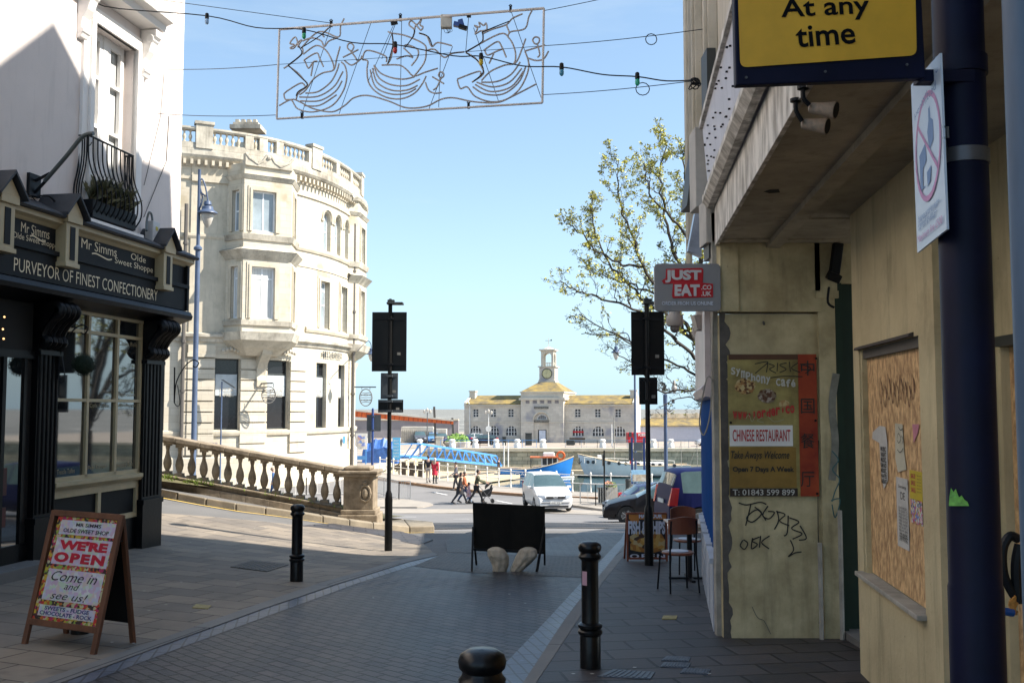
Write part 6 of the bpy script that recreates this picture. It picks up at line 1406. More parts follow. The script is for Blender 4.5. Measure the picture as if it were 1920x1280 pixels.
# central block
cx0, cx1 = B0 - 14, B1 - 14; CW2 = Wall.line((cx0, -.9), (cx1, -.9), (0, -1)); cl = CW2.len; cm = cl / 2
mb = MB(); arcq = (cm - 1.3, cm + 1.1, 0, 4.5, True)
CW2.sheet(mb, 0, cl, 0, 6.3, [arcq], .3)
CW2.sheet(mb, arcq[0], arcq[1], 0, 4.5, [(cm - .7, cm + .6, 0, 1.9)], .2, o=-.3)
for x in (cx0, cx1): mb.face([(x, -.9, 0), (x, 8.9, 0), (x, 8.9, 6.3), (x, -.9, 6.3)])
mb.face([(cx0, 8.9, 0), (cx1, 8.9, 0), (cx1, 8.9, 6.3), (cx0, 8.9, 6.3)]); mb.build('centre_wall', m_cs, ct, local=True, fix=False)
mb = MB(); mb.box(cx0 - .25, -1.15, 6.3, cx1 + .25, 9.1, 6.65); mb.box(cx0, -.9, 6.65, cx1, 8.9, 7.35); mb.box(cx0 - .15, -1.05, 7.35, cx1 + .15, 9.0, 7.55); CW2.bar(mb, 0, cl, 2.95, 3.1, 0, .08)
mb.tube([CW2.P(cm - .1 - 1.25 * math.cos(math.pi * i / 14), 3.3 + 1.25 * math.sin(math.pi * i / 14), .03) for i in range(15)], .12, 5)
for i in range(6): CW2.bar(mb, lerp(.3, cl - .6, i / 5), lerp(.3, cl - .6, i / 5) + .3, 5.75, 6.3, 0, .06)
mb.build('cornice', m_ct, ct, local=True)
mb = MB()
for i in range(5): CW2.bar(mb, lerp(.3, cl - .6, i / 5) + .45, lerp(.3, cl - .6, (i + 1) / 5) - .1, 5.8, 6.25, 0, .02)
mb.build('louvres', M('louvre_grey', (.2, .19, .2), .8), ct, local=True)
mb = MB(); cxm = (cx0 + cx1) / 2; mb.add([(cx0 - .1, -1.0, 7.5), (cx1 + .1, -1.0, 7.5), (cx1 + .1, 8.95, 7.5), (cx0 - .1, 8.95, 7.5), (cxm - 1.2, 2.7, 9.1), (cxm + 1.2, 2.7, 9.1), (cxm + 1.2, 5.1, 9.1), (cxm - 1.2, 5.1, 9.1)], [(0, 1, 5, 4), (1, 2, 6, 5), (2, 3, 7, 6), (3, 0, 4, 7), (4, 5, 6, 7)]); mb.build('hipped_roof', m_lich, ct, local=True)
for z, bdy in ((5.0, 'MARITIME MUSEUM'), (2.98, 'THE CLOCK HOUSE')):
    mb = MB(); CW2.bar(mb, cm - 1.2, cm + 1.0, z, z + .32, .09, .12); sg_ = mb.build('name_board', m_dkf, ct, local=True)
    text(bdy, 2.0, .18, frame(CW2.P(cm - 1.1, z + .07, .125), (1, 0, 0), (0, 0, 1)), m_ct, sg_, local=True)
mb = MB(); CW2.bar(mb, cm - .55, cm + .45, 0, 1.8, -.45, -.4); mb.build('door', M('door_pale', (.6, .65, .75), .6), ct, local=True)
f_ = MB(); c0_ = cm - .05
for i in range(-2, 3): CW2.bar(f_, c0_ + i * .3 - .03, c0_ + i * .3 + .03, 3.45, 3.45 + math.sqrt(max(.02, .72 ** 2 - (i * .3) ** 2)), -.28, -.22)
CW2.bar(f_, c0_ - .75, c0_ + .75, 3.38, 3.45, -.28, -.2); f_.tube([CW2.P(c0_ - .7 * math.cos(math.pi * i / 10), 3.45 + .7 * math.sin(math.pi * i / 10), -.25) for i in range(11)], .06, 5); o = f_.build('window', m_wht, ct, local=True)
g = MB(); g.face([CW2.P(c0_ - .7 * math.cos(math.pi * i / 10), 3.45 + .7 * math.sin(math.pi * i / 10), -.285) for i in range(11)]); g.build('pane', m_dgl, o, local=True, fix=False)
# chimneys beside roof
mb = MB(); mb.box(cx0 + 1.2, 6.2, 7.4, cx0 + 2.2, 7.0, 9.6); mb.box(cx0 - .9, 3.2, 6.4, cx0 - .3, 4, 7.6); mb.lathe([(.25, 9.6), (.12, 10.2)], (cx0 + 1.7, 6.6, 0), 8); mb.build('chimney', m_ct, ct, local=True)
# tower
tw = 1.2; ty = 3.9
mb = MB(); mb.box(cxm - 1.35, ty - 1.35, 9.0, cxm + 1.35, ty + 1.35, 9.25); mb.box(cxm - tw, ty - tw, 9.25, cxm + tw, ty + tw, 11.35); mb.build('clock_stage', m_cs, ct, local=True)
mb = MB(); mb.box(cxm - 1.4, ty - 1.4, 11.35, cxm + 1.4, ty + 1.4, 11.5); mb.box(cxm - 1.05, ty - 1.05, 13.75, cxm + 1.05, ty + 1.05, 13.9); mb.box(cxm - 1.25, ty - 1.25, 13.9, cxm + 1.25, ty + 1.25, 14.1)
mb.lathe([(1.0, 14.1), (.6, 14.35), (.1, 14.5), (.04, 14.6), (.04, 15.9)], (cxm, ty, 0), 8); mb.build('tower_cornices', m_ct, ct, local=True)
mb = MB()
for sx in (-1, 1):
    for sy in (-1, 1): mb.box(cxm + sx * .98 - (.34 if sx > 0 else 0), ty + sy * .98 - (.34 if sy > 0 else 0), 11.5, cxm + sx * .98 + (.34 if sx < 0 else 0), ty + sy * .98 + (.34 if sy < 0 else 0), 13.75)
for a in range(4):
    ar = [(-.64, 0), (-.6, .2), (-.42, .42), (0, .55), (.42, .42), (.6, .2), (.64, 0), (.66, 0), (.66, .75), (-.66, .75), (-.66, 0)]
    rot = Matrix.Translation((cxm, ty, 0)) @ Matrix.Rotation(a * math.pi / 2, 4, 'Z'); s2 = MB(rot); s2.poly([(x, -.97, 13.0 + z) for x, z in ar], (0, .3, 0)); s2.box(-.64, -.9, 12.0, .64, -.82, 12.06)
    for i in range(5): s2.box(-.6 + i * .28, -.88, 11.5, -.54 + i * .28, -.84, 12.0)
    mb.v += []; k = len(mb.v); mb.v += s2.v; mb.f += [[i + k for i in f] for f in s2.f]
mb.build('belfry', m_ct, ct, local=True)
mb = MB(); mb.box(cxm - .5, ty, 15.45, cxm + .5, ty + .03, 15.5); mb.face([(cxm + .2, ty, 15.5), (cxm + .55, ty, 15.7), (cxm + .5, ty, 15.4)]); mb.build('weather_vane', m_iron, ct, local=True)
mb = MB(); zc = 10.35; mb.tube([(cxm, ty - tw - .03, zc), (cxm, ty - tw + .02, zc)], .82, 24); cf_ = mb.build('clock_rim', m_dkf, ct, local=True)
mb = MB(); mb.tube([(cxm, ty - tw - .045, zc), (cxm, ty - tw - .031, zc)], .7, 24); mb.build('clock_face', M('clock_cream', (.55, .52, .3), .5), ct, local=True)
mb = MB()
for i in range(12): a = i * math.pi / 6; mb.beam((cxm + .5 * math.sin(a), ty - tw - .05, zc + .5 * math.cos(a)), (cxm + .66 * math.sin(a), ty - tw - .05, zc + .66 * math.cos(a)), .06, .01)
mb.beam((cxm, ty - tw - .056, zc), (cxm - .38, ty - tw - .056, zc + .02), .08, .01); mb.beam((cxm, ty - tw - .056, zc), (cxm + .1, ty - tw - .056, zc + .6), .05, .01); mb.build('clock_hands', m_dkf, ct, local=True)
mb = MB(); mb.tube([(cx0 - .12, -.1, 0), (cx0 - .12, -.1, 6.2)], .1, 6); mb.build('drainpipe', m_dkf, ct, local=True); mb = MB(); mb.tube([(x0 + .9, -.1, 0), (x0 + .9, -.1, 5.4), (x0 + .6, -.1, 6.2)], .1, 6); mb.build('drainpipe', m_wht, ct, local=True)

# ---- far right shed and breakwater, left sheds
def W(px, py, Y): return A(px, py, Y)
sd_ = T('long_shed', 'long low pale blue shed with ochre lichen roof at the right of the quay', 'building', (24, 150, 0))
a = W(1198, 831, 152); mb = MB(); mb.box(a.x, 152, 0, 48, 158, 2.3); mb.build('wall', M('shed_blue', (.42, .44, .52), .8, var=.06), sd_)
mb = MB(); mb.hexa([(a.x - .2, 151.7, 2.3), (48, 151.7, 2.3), (48, 155, 3.3), (a.x - .2, 155, 3.3), (a.x - .2, 151.7, 2.4), (48, 151.7, 2.4), (48, 155, 3.4), (a.x - .2, 155, 3.4)]); mb.build('roof', m_lich, sd_)
mb = MB(); mb.box(30, 214, -4, 130, 226, 3.0); mb.box(30, 213, 3.0, 130, 214, 4.0); t = tag(mb.build('breakwater', m_qw2), 'long tan stone breakwater beyond the shed on the right', 'breakwater')
mb = MB()
for i in range(46): mb.box(31 + i * 2.1, 212.6, 3.0, 31.5 + i * 2.1, 212.9, 4.0 + .3 * math.sin(i * 1.7))
mb.build('breakwater_posts', m_qw, t, local=True)
gs_ = T('pier_wall', 'dull mauve grey pier wall behind the parked cars', 'wall', (-17, 170, 0)); mb = MB(); mb.box(-60, 170, 0, -9.2, 172, 3.0); mb.build('wall', M('mauve_grey', (.27, .25, .26), .9, var=.15, scale=.5), gs_)
mb = MB(); mb.box(-60, 169.8, 3.0, -9.2, 172.2, 3.2); mb.build('coping', m_qw2, gs_)
wsd = T('white_container_shed', 'low white slatted container shed behind the parked cars', 'shed', (-14, 147, 0))
a, b = W(752, 828, 147), W(812, 800, 147); mb = MB(); mb.box(a.x, 147, 0, b.x, 150, b.z); mb.build('long_box', m_ct, wsd)
a2, b2 = W(812, 828, 147), W(836, 804, 147); mb = MB(); mb.box(b.x, 147.4, 0, b2.x, 150, b2.z); mb.build('short_box', m_ct, wsd)
mb = MB()
for i in range(22): x = lerp(a.x, b2.x, i / 22); mb.box(x, 146.9, .1, x + .06, 147, b2.z - .1)
mb.build('slats', m_cs, wsd)['kind'] = 'stuff'
# orange boom
ob = T('orange_boom', 'long orange latticed boom with pale top rail slanting over the quay', 'boom', W(760, 800, 140))
p0, p1 = W(640, 768, 140), W(850, 789, 140); m_or = M('orange_paint', (.62, .12, .02), .5, var=.15, scale=2)
mb = MB(); mb.hexa([p0 + V((0, -.3, -.85)), p1 + V((0, -.3, -.45)), p1 + V((0, .3, -.45)), p0 + V((0, .3, -.85)), p0 + V((0, -.3, 0)), p1 + V((0, -.3, 0)), p1 + V((0, .3, 0)), p0 + V((0, .3, 0))]); mb.build('beam', m_or, ob)
mb = MB(); mb.beam(p0 + V((0, 0, .12)), p1 + V((0, 0, .08)), .7, .22); mb.build('top_rail', m_ct, ob)
mb = MB()
for i in range(24): t_ = (i + .5) / 24; c = p0.lerp(p1, t_); h = lerp(.7, .35, t_); mb.box(c.x - .07, c.y - .36, c.z - h - .1, c.x + .07, c.y - .3, c.z - .1)
mb.build('ribs', M('dark_orange', (.3, .05, .01), .6), ob)
for px, y0, y1 in ((815, 762, 832), (849, 783, 832)):
    mb = MB(); mb.beam(W(px - 1, y0, 140), V((W(px + 2, y1, 140).x, 140, 0)), .3); mb.build('post', m_pipe, ob)
mb = MB(); mb.box(W(690, 800, 141).x, 141, 0, W(690, 800, 141).x + .4, 141.4, 3); mb.build('support', m_gpl, ob)

# ---- railings
m_rw = M('railing_white', (.75, .72, .66), .5, var=.06)
wr = T('harbour_railing', 'white harbour railing with ball topped posts along the water edge', 'railing', (0, 62, 0))
rpts = resample([V((x, y - .35, .12)) for x, y in RL[1:7]], 24)
for i, p in enumerate(rpts):
    if p.x > 14: break
    m_ = MB(); m_.lathe([(.06, 0), (.055, .12), (.04, .16), (.04, .5), (.055, .53), (.04, .56), (.035, 1.02), (.06, 1.08), (.06, 1.14), (.02, 1.19)], p, 8); m_.build('post', m_rw, wr, smooth=True)
rp = [p for p in rpts if p.x <= 16]
for h in (.52, 1.0):
    mb = MB(); mb.tube([p + V((0, 0, h)) for p in rp], .022, 6); mb.build('rail', m_rw, wr)
def guardrail(ps, h, lab, mat, name='guard_rail', step=.12):
    t = T(name, lab, 'guard rail', ps[0]); mb = MB()
    for a, b in zip(ps, ps[1:]):
        L_ = (b - a).length; n = max(1, round(L_ / 2))
        for i in range(n + 1): p = a.lerp(b, i / n); mb.beam(p, p + V((0, 0, h)), .05)
        mb.beam(a + V((0, 0, h)), b + V((0, 0, h)), .045); mb.beam(a + V((0, 0, .12)), b + V((0, 0, .12)), .03)
    mb.build('frame', mat, t); mb = MB()
    for a, b in zip(ps, ps[1:]):
        n = int((b - a).length / step)
        for i in range(1, n): p = a.lerp(b, i / n); mb.tube([p + V((0, 0, .12)), p + V((0, 0, h))], .009, 4)
    mb.build('bars', mat, t); return t
m_galv = M('galvanised', (.42, .43, .43), .45, metal=.5, var=.1)
guardrail([GP(694, 925) + V((0, 0, .05)), GP(748, 938), GP(769, 938)], 1.05, 'galvanised pedestrian guard rail on the traffic island at the left', m_galv)
guardrail([GP(1088, 948) + V((0, 0, .1)), GP(1117, 951) + V((0, 0, .1))], 1.05, 'short empty galvanised guard rail frame right of the white van', m_galv, step=.5)
guardrail([GP(1117, 951) + V((0, 0, .1)), GP(1190, 951) + V((0, 0, .1))], 1.05, 'galvanised guard rail with close bars in front of the flower planter', m_galv)
guardrail([V((-17.5, 56, -.05)), V((-12.0, 58, -.05)), V((-8.8, 58.5, -.05))], 1.05, 'white pedestrian rail at the foot of the curved building behind the balustrade', m_rw, step=.3)
br_ = guardrail([V((W(x, 840, 126).x, 126, .02)) for x in (826, 900, 1006)], 1.0, 'thin blue railing along the far quay edge', M('blue_metal', (.08, .27, .6), .5), step=1.2)
guardrail([V((W(x, 840, 126).x, 126, .02)) for x in (1060, 1120, 1320)], 1.0, 'grey blue railing along the quay behind the white boat', M('greyblue', (.15, .22, .32), .5), step=1.2)
# ---- gangway
m_bm = MATS['blue_metal']; gw = T('gangway', 'blue latticed steel gangway sloping down to the pontoon', 'gangway', W(770, 856, 98))
g0, g1 = W(770, 856, 98), W(940, 873, 116); hh = 1.25
for dy in (0, 1.4):
    mb = MB(); a, b = g0 + V((0, dy, 0)), g1 + V((0, dy, 0)); ta, tb_ = a + V((.9, 0, hh)), b + V((-.6, 0, hh * .9))
    mb.beam(a, b, .18); mb.beam(ta, tb_, .13); mb.beam(a, ta, .12); mb.beam(b, tb_, .12); n = 11
    for i in range(n):
        p = a.lerp(b, (i + .5) / n + .03); mb.beam(ta.lerp(tb_, i / n), p, .08); mb.beam(p, ta.lerp(tb_, (i + 1) / n), .08)
    mb.build('side_truss', m_bm, gw)
mb = MB(); mb.hexa([g0 + V((0, 0, 0)), g1, g1 + V((0, 1.4, 0)), g0 + V((0, 1.4, 0)), g0 + V((0, 0, .1)), g1 + V((0, 0, .1)), g1 + V((0, 1.4, .1)), g0 + V((0, 1.4, .1))]); mb.build('deck', m_bm, gw)
lp_ = T('landing_platform', 'blue landing platform on dark timber legs at the head of the gangway', 'jetty', (-12, 96, 0)); a = W(735, 856, 97)
mb = MB(); mb.box(a.x, 96.5, g0.z - .1, g0.x, 99.5, g0.z + .12); mb.beam((a.x, 96.5, g0.z + 1), (a.x + .1, 96.5, g0.z), .08); mb.build('deck', m_bm, lp_)
mb = MB()
for x in (a.x, a.x + 1.2): mb.beam((x, 96.5, g0.z), (x + .8, 96.5, g0.z + 1.3), .09)
mb.beam((a.x + .8, 96.5, g0.z + 1.3), (g0.x + 1, 98, g0.z + 1.3), .09); mb.build('handrail', m_bm, lp_)
m_tim = M('dark_timber', (.07, .05, .035), .85, var=.4)
mb = MB()
for px in (694, 712, 735, 757, 772, 788):
    x = W(px, 870, 95).x; mb.beam((x, 95, -3.2), (x, 95, g0.z - .3), .4)
mb.beam((W(690, 870, 95).x, 95, -.6), (W(790, 870, 95).x, 95, -.6), .35); mb.beam((W(735, 870, 95).x, 95, -2.8), (W(790, 870, 95).x, 95, -.4), .25); mb.build('timber_legs', m_tim, lp_)
pn = T('pontoon', 'tan boarded floating pontoon below the blue gangway', 'pontoon', (-4, 110, -2.5)); m_pont = M('pontoon_deck', (.5, .4, .27), .85, var=.12, scale=.6)
mb = MB(); pp_ = [W(765, 905, 98), W(830, 907, 98), W(975, 886, 112), W(960, 880, 119), W(800, 880, 119)]
mb.poly([(p.x, p.y, -2.45) for p in pp_], V((0, 0, -.35))); mb.build('deck', m_pont, pn)
mb = MB()
for px in (945, 953): mb.tube([(W(px, 870, 117).x, 117, -3.2), (W(px, 870, 117).x, 117, 1.0)], .07, 8)
mb.build('pile', m_rw, pn)
pn = T('pontoon', 'tan floating pontoon behind the blue boat, beneath the clock building', 'pontoon', (5, 122, -2.5)); mb = MB(); mb.box(W(965, 870, 122).x, 121, -2.9, W(1180, 870, 122).x, 122.5, -2.5); mb.build('deck', m_pont, pn)
# ---- quay bollards
m_bw = M('bollard_white', (.72, .71, .68), .6)
first = None
for i, px in enumerate((787, 848, 891, 930, 970, 1018, 1130, 1225, 1258)):
    x = W(px, 840, 127).x; lab = 'white domed mooring post on the far quay, %s from the left' % ['first', 'second', 'third', 'fourth', 'fifth', 'sixth', 'seventh', 'eighth', 'ninth'][i]
    if first is None:
        first = T('mooring_post', lab, 'bollard', (x, 127, 0), 0, 'white mooring posts on the far quay'); mb = MB(); mb.lathe([(.42, 0), (.4, .5), (.33, .6), (.3, .85)], (0, 0, 0), 12); mb.build('post', m_bw, first, smooth=True, local=True); mb = MB(); mb.lathe([(.3, .8), (.42, .88), (.4, 1.0), (.25, 1.12), (.0, 1.16)], (0, 0, 0), 12); mb.build('cap', m_bw, first, smooth=True, local=True)
    else: dup(first, (x, 127, 0), label=lab)
# ---- left bits: kiosk, tarped boat, blue sign, cabinets, planter
kb = T('price_board', 'white and pink display board on legs by the blue tarpaulin', 'board', W(678, 850, 90)); a, b = W(667, 812, 90), W(688, 842, 90); mb = MB(); mb.box(a.x, 90, b.z, b.x, 90.1, a.z); mb.build('panel', m_wht, kb)
mb = MB(); mb.box(a.x + .2, 89.95, b.z + .3, b.x - .2, 90, a.z - .2); mb.build('pictures', MV('price_tiles', [(.5, .3, .3), (.2, .25, .6), (.6, .55, .5), (.55, .4, .35), (.2, .3, .6)], 3.5), kb); mb = MB()
for x in (a.x + .1, b.x - .1): mb.beam((x, 90.05, -.2), (x, 90.05, b.z), .1)
mb.box(a.x, 89.9, .4, b.x, 89.98, .75); mb.build('legs', m_bm, kb)
tb2 = T('covered_boat', 'boat under a bright blue tarpaulin at the left end of the quay', 'boat', W(712, 850, 93)); mb = MB(); c = W(714, 838, 93); vs = []
for i in range(13):
    x = c.x - 1.6 + i * .27; h = 1.5 + .7 * math.sin(i / 12 * math.pi) + .12 * math.sin(i * 2); vs += [(x, 92, -.1), (x, 92.1, h * .6), (x, 93, h), (x, 93.9, h * .6), (x, 94, -.1)]
mb.add(vs, [(i * 5 + j, i * 5 + j + 1, i * 5 + j + 6, i * 5 + j + 5) for i in range(12) for j in range(4)] + [(0, 1, 2, 3, 4), tuple(60 + j for j in range(5))]); mb.build('tarpaulin', M('tarp_blue', (.04, .12, .36), .5, var=.3, scale=2), tb2)
q = T('blue_notice_board', 'tall light blue notice board with white lettering beside the gangway head', 'sign', W(742, 850, 92)); a, b = W(736, 820, 92), W(750, 861, 92); mb = MB(); mb.box(a.x, 92, b.z, b.x, 92.15, a.z); mb.build('board', M('light_blue', (.12, .45, .75), .5), q)
for i in range(6): text(['BOAT', 'TRIPS', 'DAILY', 'WIND', 'FARM', 'SEALS'][i], (b.x - a.x) * .7, .16, frame((a.x + .1, 91.98, a.z - .35 - i * .29), (1, 0, 0), (0, 0, 1)), m_wht, q)
q = T('grey_cabinet', 'pair of grey equipment cabinets behind the sign post', 'cabinet', W(722, 855, 94)); mb = MB(); a = W(715, 855, 94); mb.box(a.x, 94, 0, a.x + .7, 94.6, 1.5); mb.box(a.x + .8, 94, 0, a.x + 1.3, 94.6, 1.2); mb.build('body', m_gpl, q)
q = T('flower_planter', 'stone tub with leafy green plants among the parked cars', 'planter', W(858, 836, 129)); c = W(858, 832, 129); mb = MB(); mb.lathe([(1.5, 0), (1.75, .7), (1.6, .75)], (c.x, 129, 0), 14); mb.build('tub', m_cs, q)
def leafball(c, r, n, sz, mat, parent, name='foliage', flat_=.7, label=None):
    mb = MB()
    for i in range(n):
        u = V((random.gauss(0, 1), random.gauss(0, 1), random.gauss(0, 1))).normalized() * r * random.random() ** .33; u.z = abs(u.z) * flat_; p = V(c) + u; e = V((random.gauss(0, 1), random.gauss(0, 1), random.gauss(0, 1))).normalized() * sz; f_ = e.orthogonal().normalized() * sz * .6; mb.face([p - e, p + f_, p + e, p - f_])
    return mb.build(name, mat, parent, fix=False)
leafball((c.x, 129, .7), 1.6, 500, .16, M('planter_green', (.14, .26, .04), .6, var=.5), q)
q = T('square_planter', 'square pale stone planter left of the leafy tub', 'planter', W(823, 835, 128)); a = W(817, 835, 128); mb = MB(); mb.box(a.x, 128, 0, a.x + .9, 128.9, 1.3); mb.box(a.x - .05, 127.95, 1.3, a.x + .95, 128.95, 1.4); mb.build('tub', m_ct, q)
for px, w_, h, lab in ((985, .9, 1.6, 'dark square kiosk box left of the doorway of the clock building'), (942, .5, 1.1, 'dark litter bin on the quay in front of the clock building'), (1062, 1.1, .7, 'low dark barrow on the quay near a bench')):
    x = W(px, 830, 136).x; mb = MB(); mb.box(x, 136, 0, x + w_, 136.6, h); mb.box(x - .05, 135.95, h, x + w_ + .05, 136.65, h + .08); tag(mb.build('quay_box', m_dkf, bevel=.03), lab, 'box')
bn = None
for px, lab in ((1068, 'left slatted bench in front of the clock building'), (1076, 'bench just right of the other one before the clock building'), (898, 'picnic bench on the quay left of the clock tower door')):
    x = W(px, 830, 138).x; mb = MB(Matrix.Translation((0, 0, 0))); 
    if bn is None:
        bn = T('bench', lab, 'bench', (x, 138, 0), 0, 'benches on the far quay'); mb.box(0, 0, .42, 1.6, .45, .47); mb.build('seat', m_tim, bn, local=True); mb = MB(); mb.box(0, .42, .6, 1.6, .48, .95); mb.build('backrest', m_tim, bn, local=True)
        for k in (.1, 1.4): mb = MB(); mb.box(k, 0, 0, k + .08, .45, .42); mb.build('leg', m_dkf, bn, local=True)
    else: dup(bn, (x, 138, 0), label=lab)
# ---- street lamps
m_lb = M('lamp_blue_grey', (.07, .1, .17), .4, var=.2); m_lg = M('lamp_glass', (.5, .47, .42), .25)
def lantern(c, s, t):
    mb = MB(); mb.lathe([(.03, .42), (.1, .4), (.12, .3), (.08, .26), (.16, .24), (.18, .14), (.3, .06), (.31, .03), (.12, .0)], c, 16) if s == 1 else mb.lathe([(r * s, z * s) for r, z in ((.03, .42), (.1, .4), (.12, .3), (.08, .26), (.16, .24), (.18, .14), (.3, .06), (.31, .03), (.12, .0))], c, 16); mb.build('lantern_hood', m_lb, t, smooth=True)
    mb = MB(); mb.lathe([(.17 * s, .02 * s), (.18 * s, -.08 * s), (.12 * s, -.28 * s), (.05 * s, -.4 * s), (0, -.43 * s)], c, 16); mb.build('glass_bowl', m_lg, t, smooth=True)
Yl = 30; b0 = W(372, 900, Yl); zg = H0 = interp(HT, Yl); t = T('street_lamp', 'tall blue grey street lamp with hooked arm before the curved stone building', 'street lamp', (b0.x + .03, Yl, zg)); xp = W(369, 560, Yl).x; zt = W(367, 318, Yl).z
mb = MB(); mb.lathe([(.12, zg), (.12, zg + 1.2), (.085, zg + 1.3), (.075, W(0, 470, Yl).z), (.13, W(0, 468, Yl).z), (.13, W(0, 464, Yl).z), (.055, W(0, 460, Yl).z), (.045, zt)], (xp, Yl, 0), 12); mb.build('pole', m_lb, t, smooth=True)
lc = W(389, 402, Yl); lc.x += .0; mb = MB(); mb.tube(cat([(xp, Yl, zt - 1.3), (xp + .1, Yl, zt - .9), W(374, 345, Yl), W(379, 336, Yl), W(385, 350, Yl), V((lc.x, Yl, W(0, 376, Yl).z)), lc + V((0, 0, .35))], 6), .025, 6); mb.beam((xp, Yl, W(0, 358, Yl).z), W(385, 368, Yl), .05); mb.build('arm', m_lb, t); lantern(lc, 1, t)
Yl = 56; xp = W(1191, 800, Yl).x; t = T('street_lamp', 'blue street lamp with swan neck arm seen through the bare branches', 'street lamp', (xp, Yl, 0)); mb = MB(); zt = W(0, 600, Yl).z
mb.lathe([(.12, 0), (.1, 1.2), (.07, 1.4), (.05, zt)], (xp, Yl, 0), 10); mb.build('pole', m_lb, t, smooth=True); lc = W(1155, 662, Yl); mb = MB(); mb.tube(cat([(xp, Yl, W(0, 672, Yl).z), W(1182, 640, Yl), W(1175, 625, Yl), W(1160, 625, Yl), W(1155, 632, Yl), lc + V((0, 0, .4))], 6), .03, 6); mb.tube(cat([W(1185, 649, Yl), W(1168, 651, Yl), W(1158, 656, Yl)], 4), .02, 5); mb.build('arm', m_lb, t); lantern(lc, .95, t)
t = T('wall_lamp', 'lantern on a curved arm fixed to the far corner of the stone building', 'street lamp', W(690, 660, 68)); lc = W(696, 665, 68); mb = MB(); mb.tube(cat([V((-11.3, 72, lc.z + .5)), W(688, 640, 68), W(695, 644, 68), lc + V((0, 0, .4))], 6), .03, 5); mb.build('arm', m_lb, t); lantern(lc, 1.1, t)
for px, top, Y_, lab in ((916, 775, 134, 'white ornamental quay lamp with a cluster of lanterns'), (801, 773, 132, 'ornamental quay lamp among the parked cars'), (1147, 795, 134, 'slim pale pole on the quay right of the clock tower')):
    x = W(px, 800, Y_).x; zt = W(px, top, Y_).z; t = T('quay_lamp', lab, 'street lamp', (x, Y_, 0)); mb = MB(); mb.lathe([(.12, 0), (.07, .5), (.05, zt)], (x, Y_, 0), 8); mb.build('pole', m_wht if px != 801 else m_gpl, t)
    if px != 1147:
        mb = MB()
        for dx in (-.4, 0, .4): mb.lathe([(.05, 0), (.14, .1), (.16, .35), (.03, .5)], (x + dx, Y_, zt - .1 + (.2 if dx == 0 else 0)), 8)
        mb.beam((x - .45, Y_, zt - .15), (x + .45, Y_, zt - .15), .05); mb.build('lanterns', m_lg, t)
        mb = MB(); c = W(px, 800, Y_); 
        if px == 916: mb.tube([(x, Y_ - .08, 2.3), (x, Y_ - .04, 2.3)], .4, 12); mb.build('round_sign', m_wht, t)
# blue short posts in front of / beside balustrade
Yp = 23.7; p = GP(412, 922); t = T('floodlight_post', 'short blue grey post with floodlight in front of the balustrade', 'lamp post', p); Yp = p.y
mb = MB(); mb.lathe([(.085, 0), (.085, .72), (.06, .76), (.055, 1.6), (.048, 1.65), (.045, A(0, 715, Yp).z - p.z)], p, 10); mb.build('pole', m_lb, t, smooth=True)
a = A(418, 712, Yp); b = A(441, 727, Yp); mb = MB(); mb.beam(a, b, .12, .09); mb.beam(a + V((-.1, 0, 0)), a, .05); mb.build('floodlight', m_gpl, t, bevel=.01)
mb = MB(); mb.beam(a.lerp(b, .3) - V((0, 0, .06)), b - V((0, 0, .06)), .08, .02); mb.build('glass', m_lg, t)
p = GP(697, 976); Yp = p.y; t = T('blue_sign_post', 'blue post with grey sign back beside the balustrade end pier', 'sign post', p); mb = MB(); mb.lathe([(.09, -.02), (.085, .75), (.05, .85), (.045, A(0, 768, Yp).z - p.z), (.03, A(0, 766, Yp).z - p.z + .02)], p, 12); mb.build('pole', M('post_blue', (.02, .045, .16), .35, var=.2), t, smooth=True)
a, b = A(688, 777, Yp + .06), A(714, 808, Yp + .06); mb = MB(); mb.box(a.x, Yp + .05, b.z, b.x, Yp + .07, a.z); mb.box(p.x - .07, Yp - .06, b.z + .03, p.x + .07, Yp + .05, b.z + .06); mb.box(p.x - .07, Yp - .06, a.z - .08, p.x + .07, Yp + .05, a.z - .05); mb.build('sign_plate', m_gpl, t)
# ---- items on the near harbour pavement at right
Yi = 52
def bx(px0, py0, px1, py1, Y, dy=.1): a, b = W(px0, py0, Y), W(px1, py1, Y); m_ = MB(); m_.box(a.x, Y, b.z, b.x, Y + dy, a.z); return m_
t = T('information_totem', 'blue framed totem with grey information panels by the water', 'sign', (W(1198, 880, Yi).x, Yi, 0)); mb = MB()
for px in (1185, 1208): x = W(px, 850, Yi).x; mb.box(x - .05, Yi, 0, x + .05, Yi + .1, W(px, 820, Yi).z)
mb.build('posts', MATS['post_blue'], t)
for k, (y0, y1) in enumerate(((829, 845), (848, 863))): bx(1188, y0, 1205, y1, Yi).build('panel', m_gpl, t)
bx(1179, 829, 1184, 863, Yi).build('dark_edge', m_dkf, t); bx(1205.5, 829, 1209, 863, Yi + .01).build('dark_edge', m_dkf, t)
t = T('tourist_map_board', 'tourist board with a beach picture below the totem', 'sign', (W(1198, 900, 51).x, 51, 0)); bx(1184, 881, 1213, 903, 50.5).build('panel', M('map_sky', (.35, .6, .8), .4), t); bx(1186, 889, 1211, 902, 50.48, .01).build('beach_picture', MV('beach', [(.6, .5, .35), (.5, .4, .3), (.65, .6, .5)], 9), t)
t = T('black_litter_bin', 'tall black bin left of the tourist board', 'bin', (W(1178, 900, 50).x, 50, 0)); c = V((W(1178, 900, 50).x, 50, 0)); mb = MB(); mb.lathe([(.14, 0), (.14, 1.35), (.16, 1.4), (.13, 1.5)], c, 12); mb.build('body', m_dkf, t)
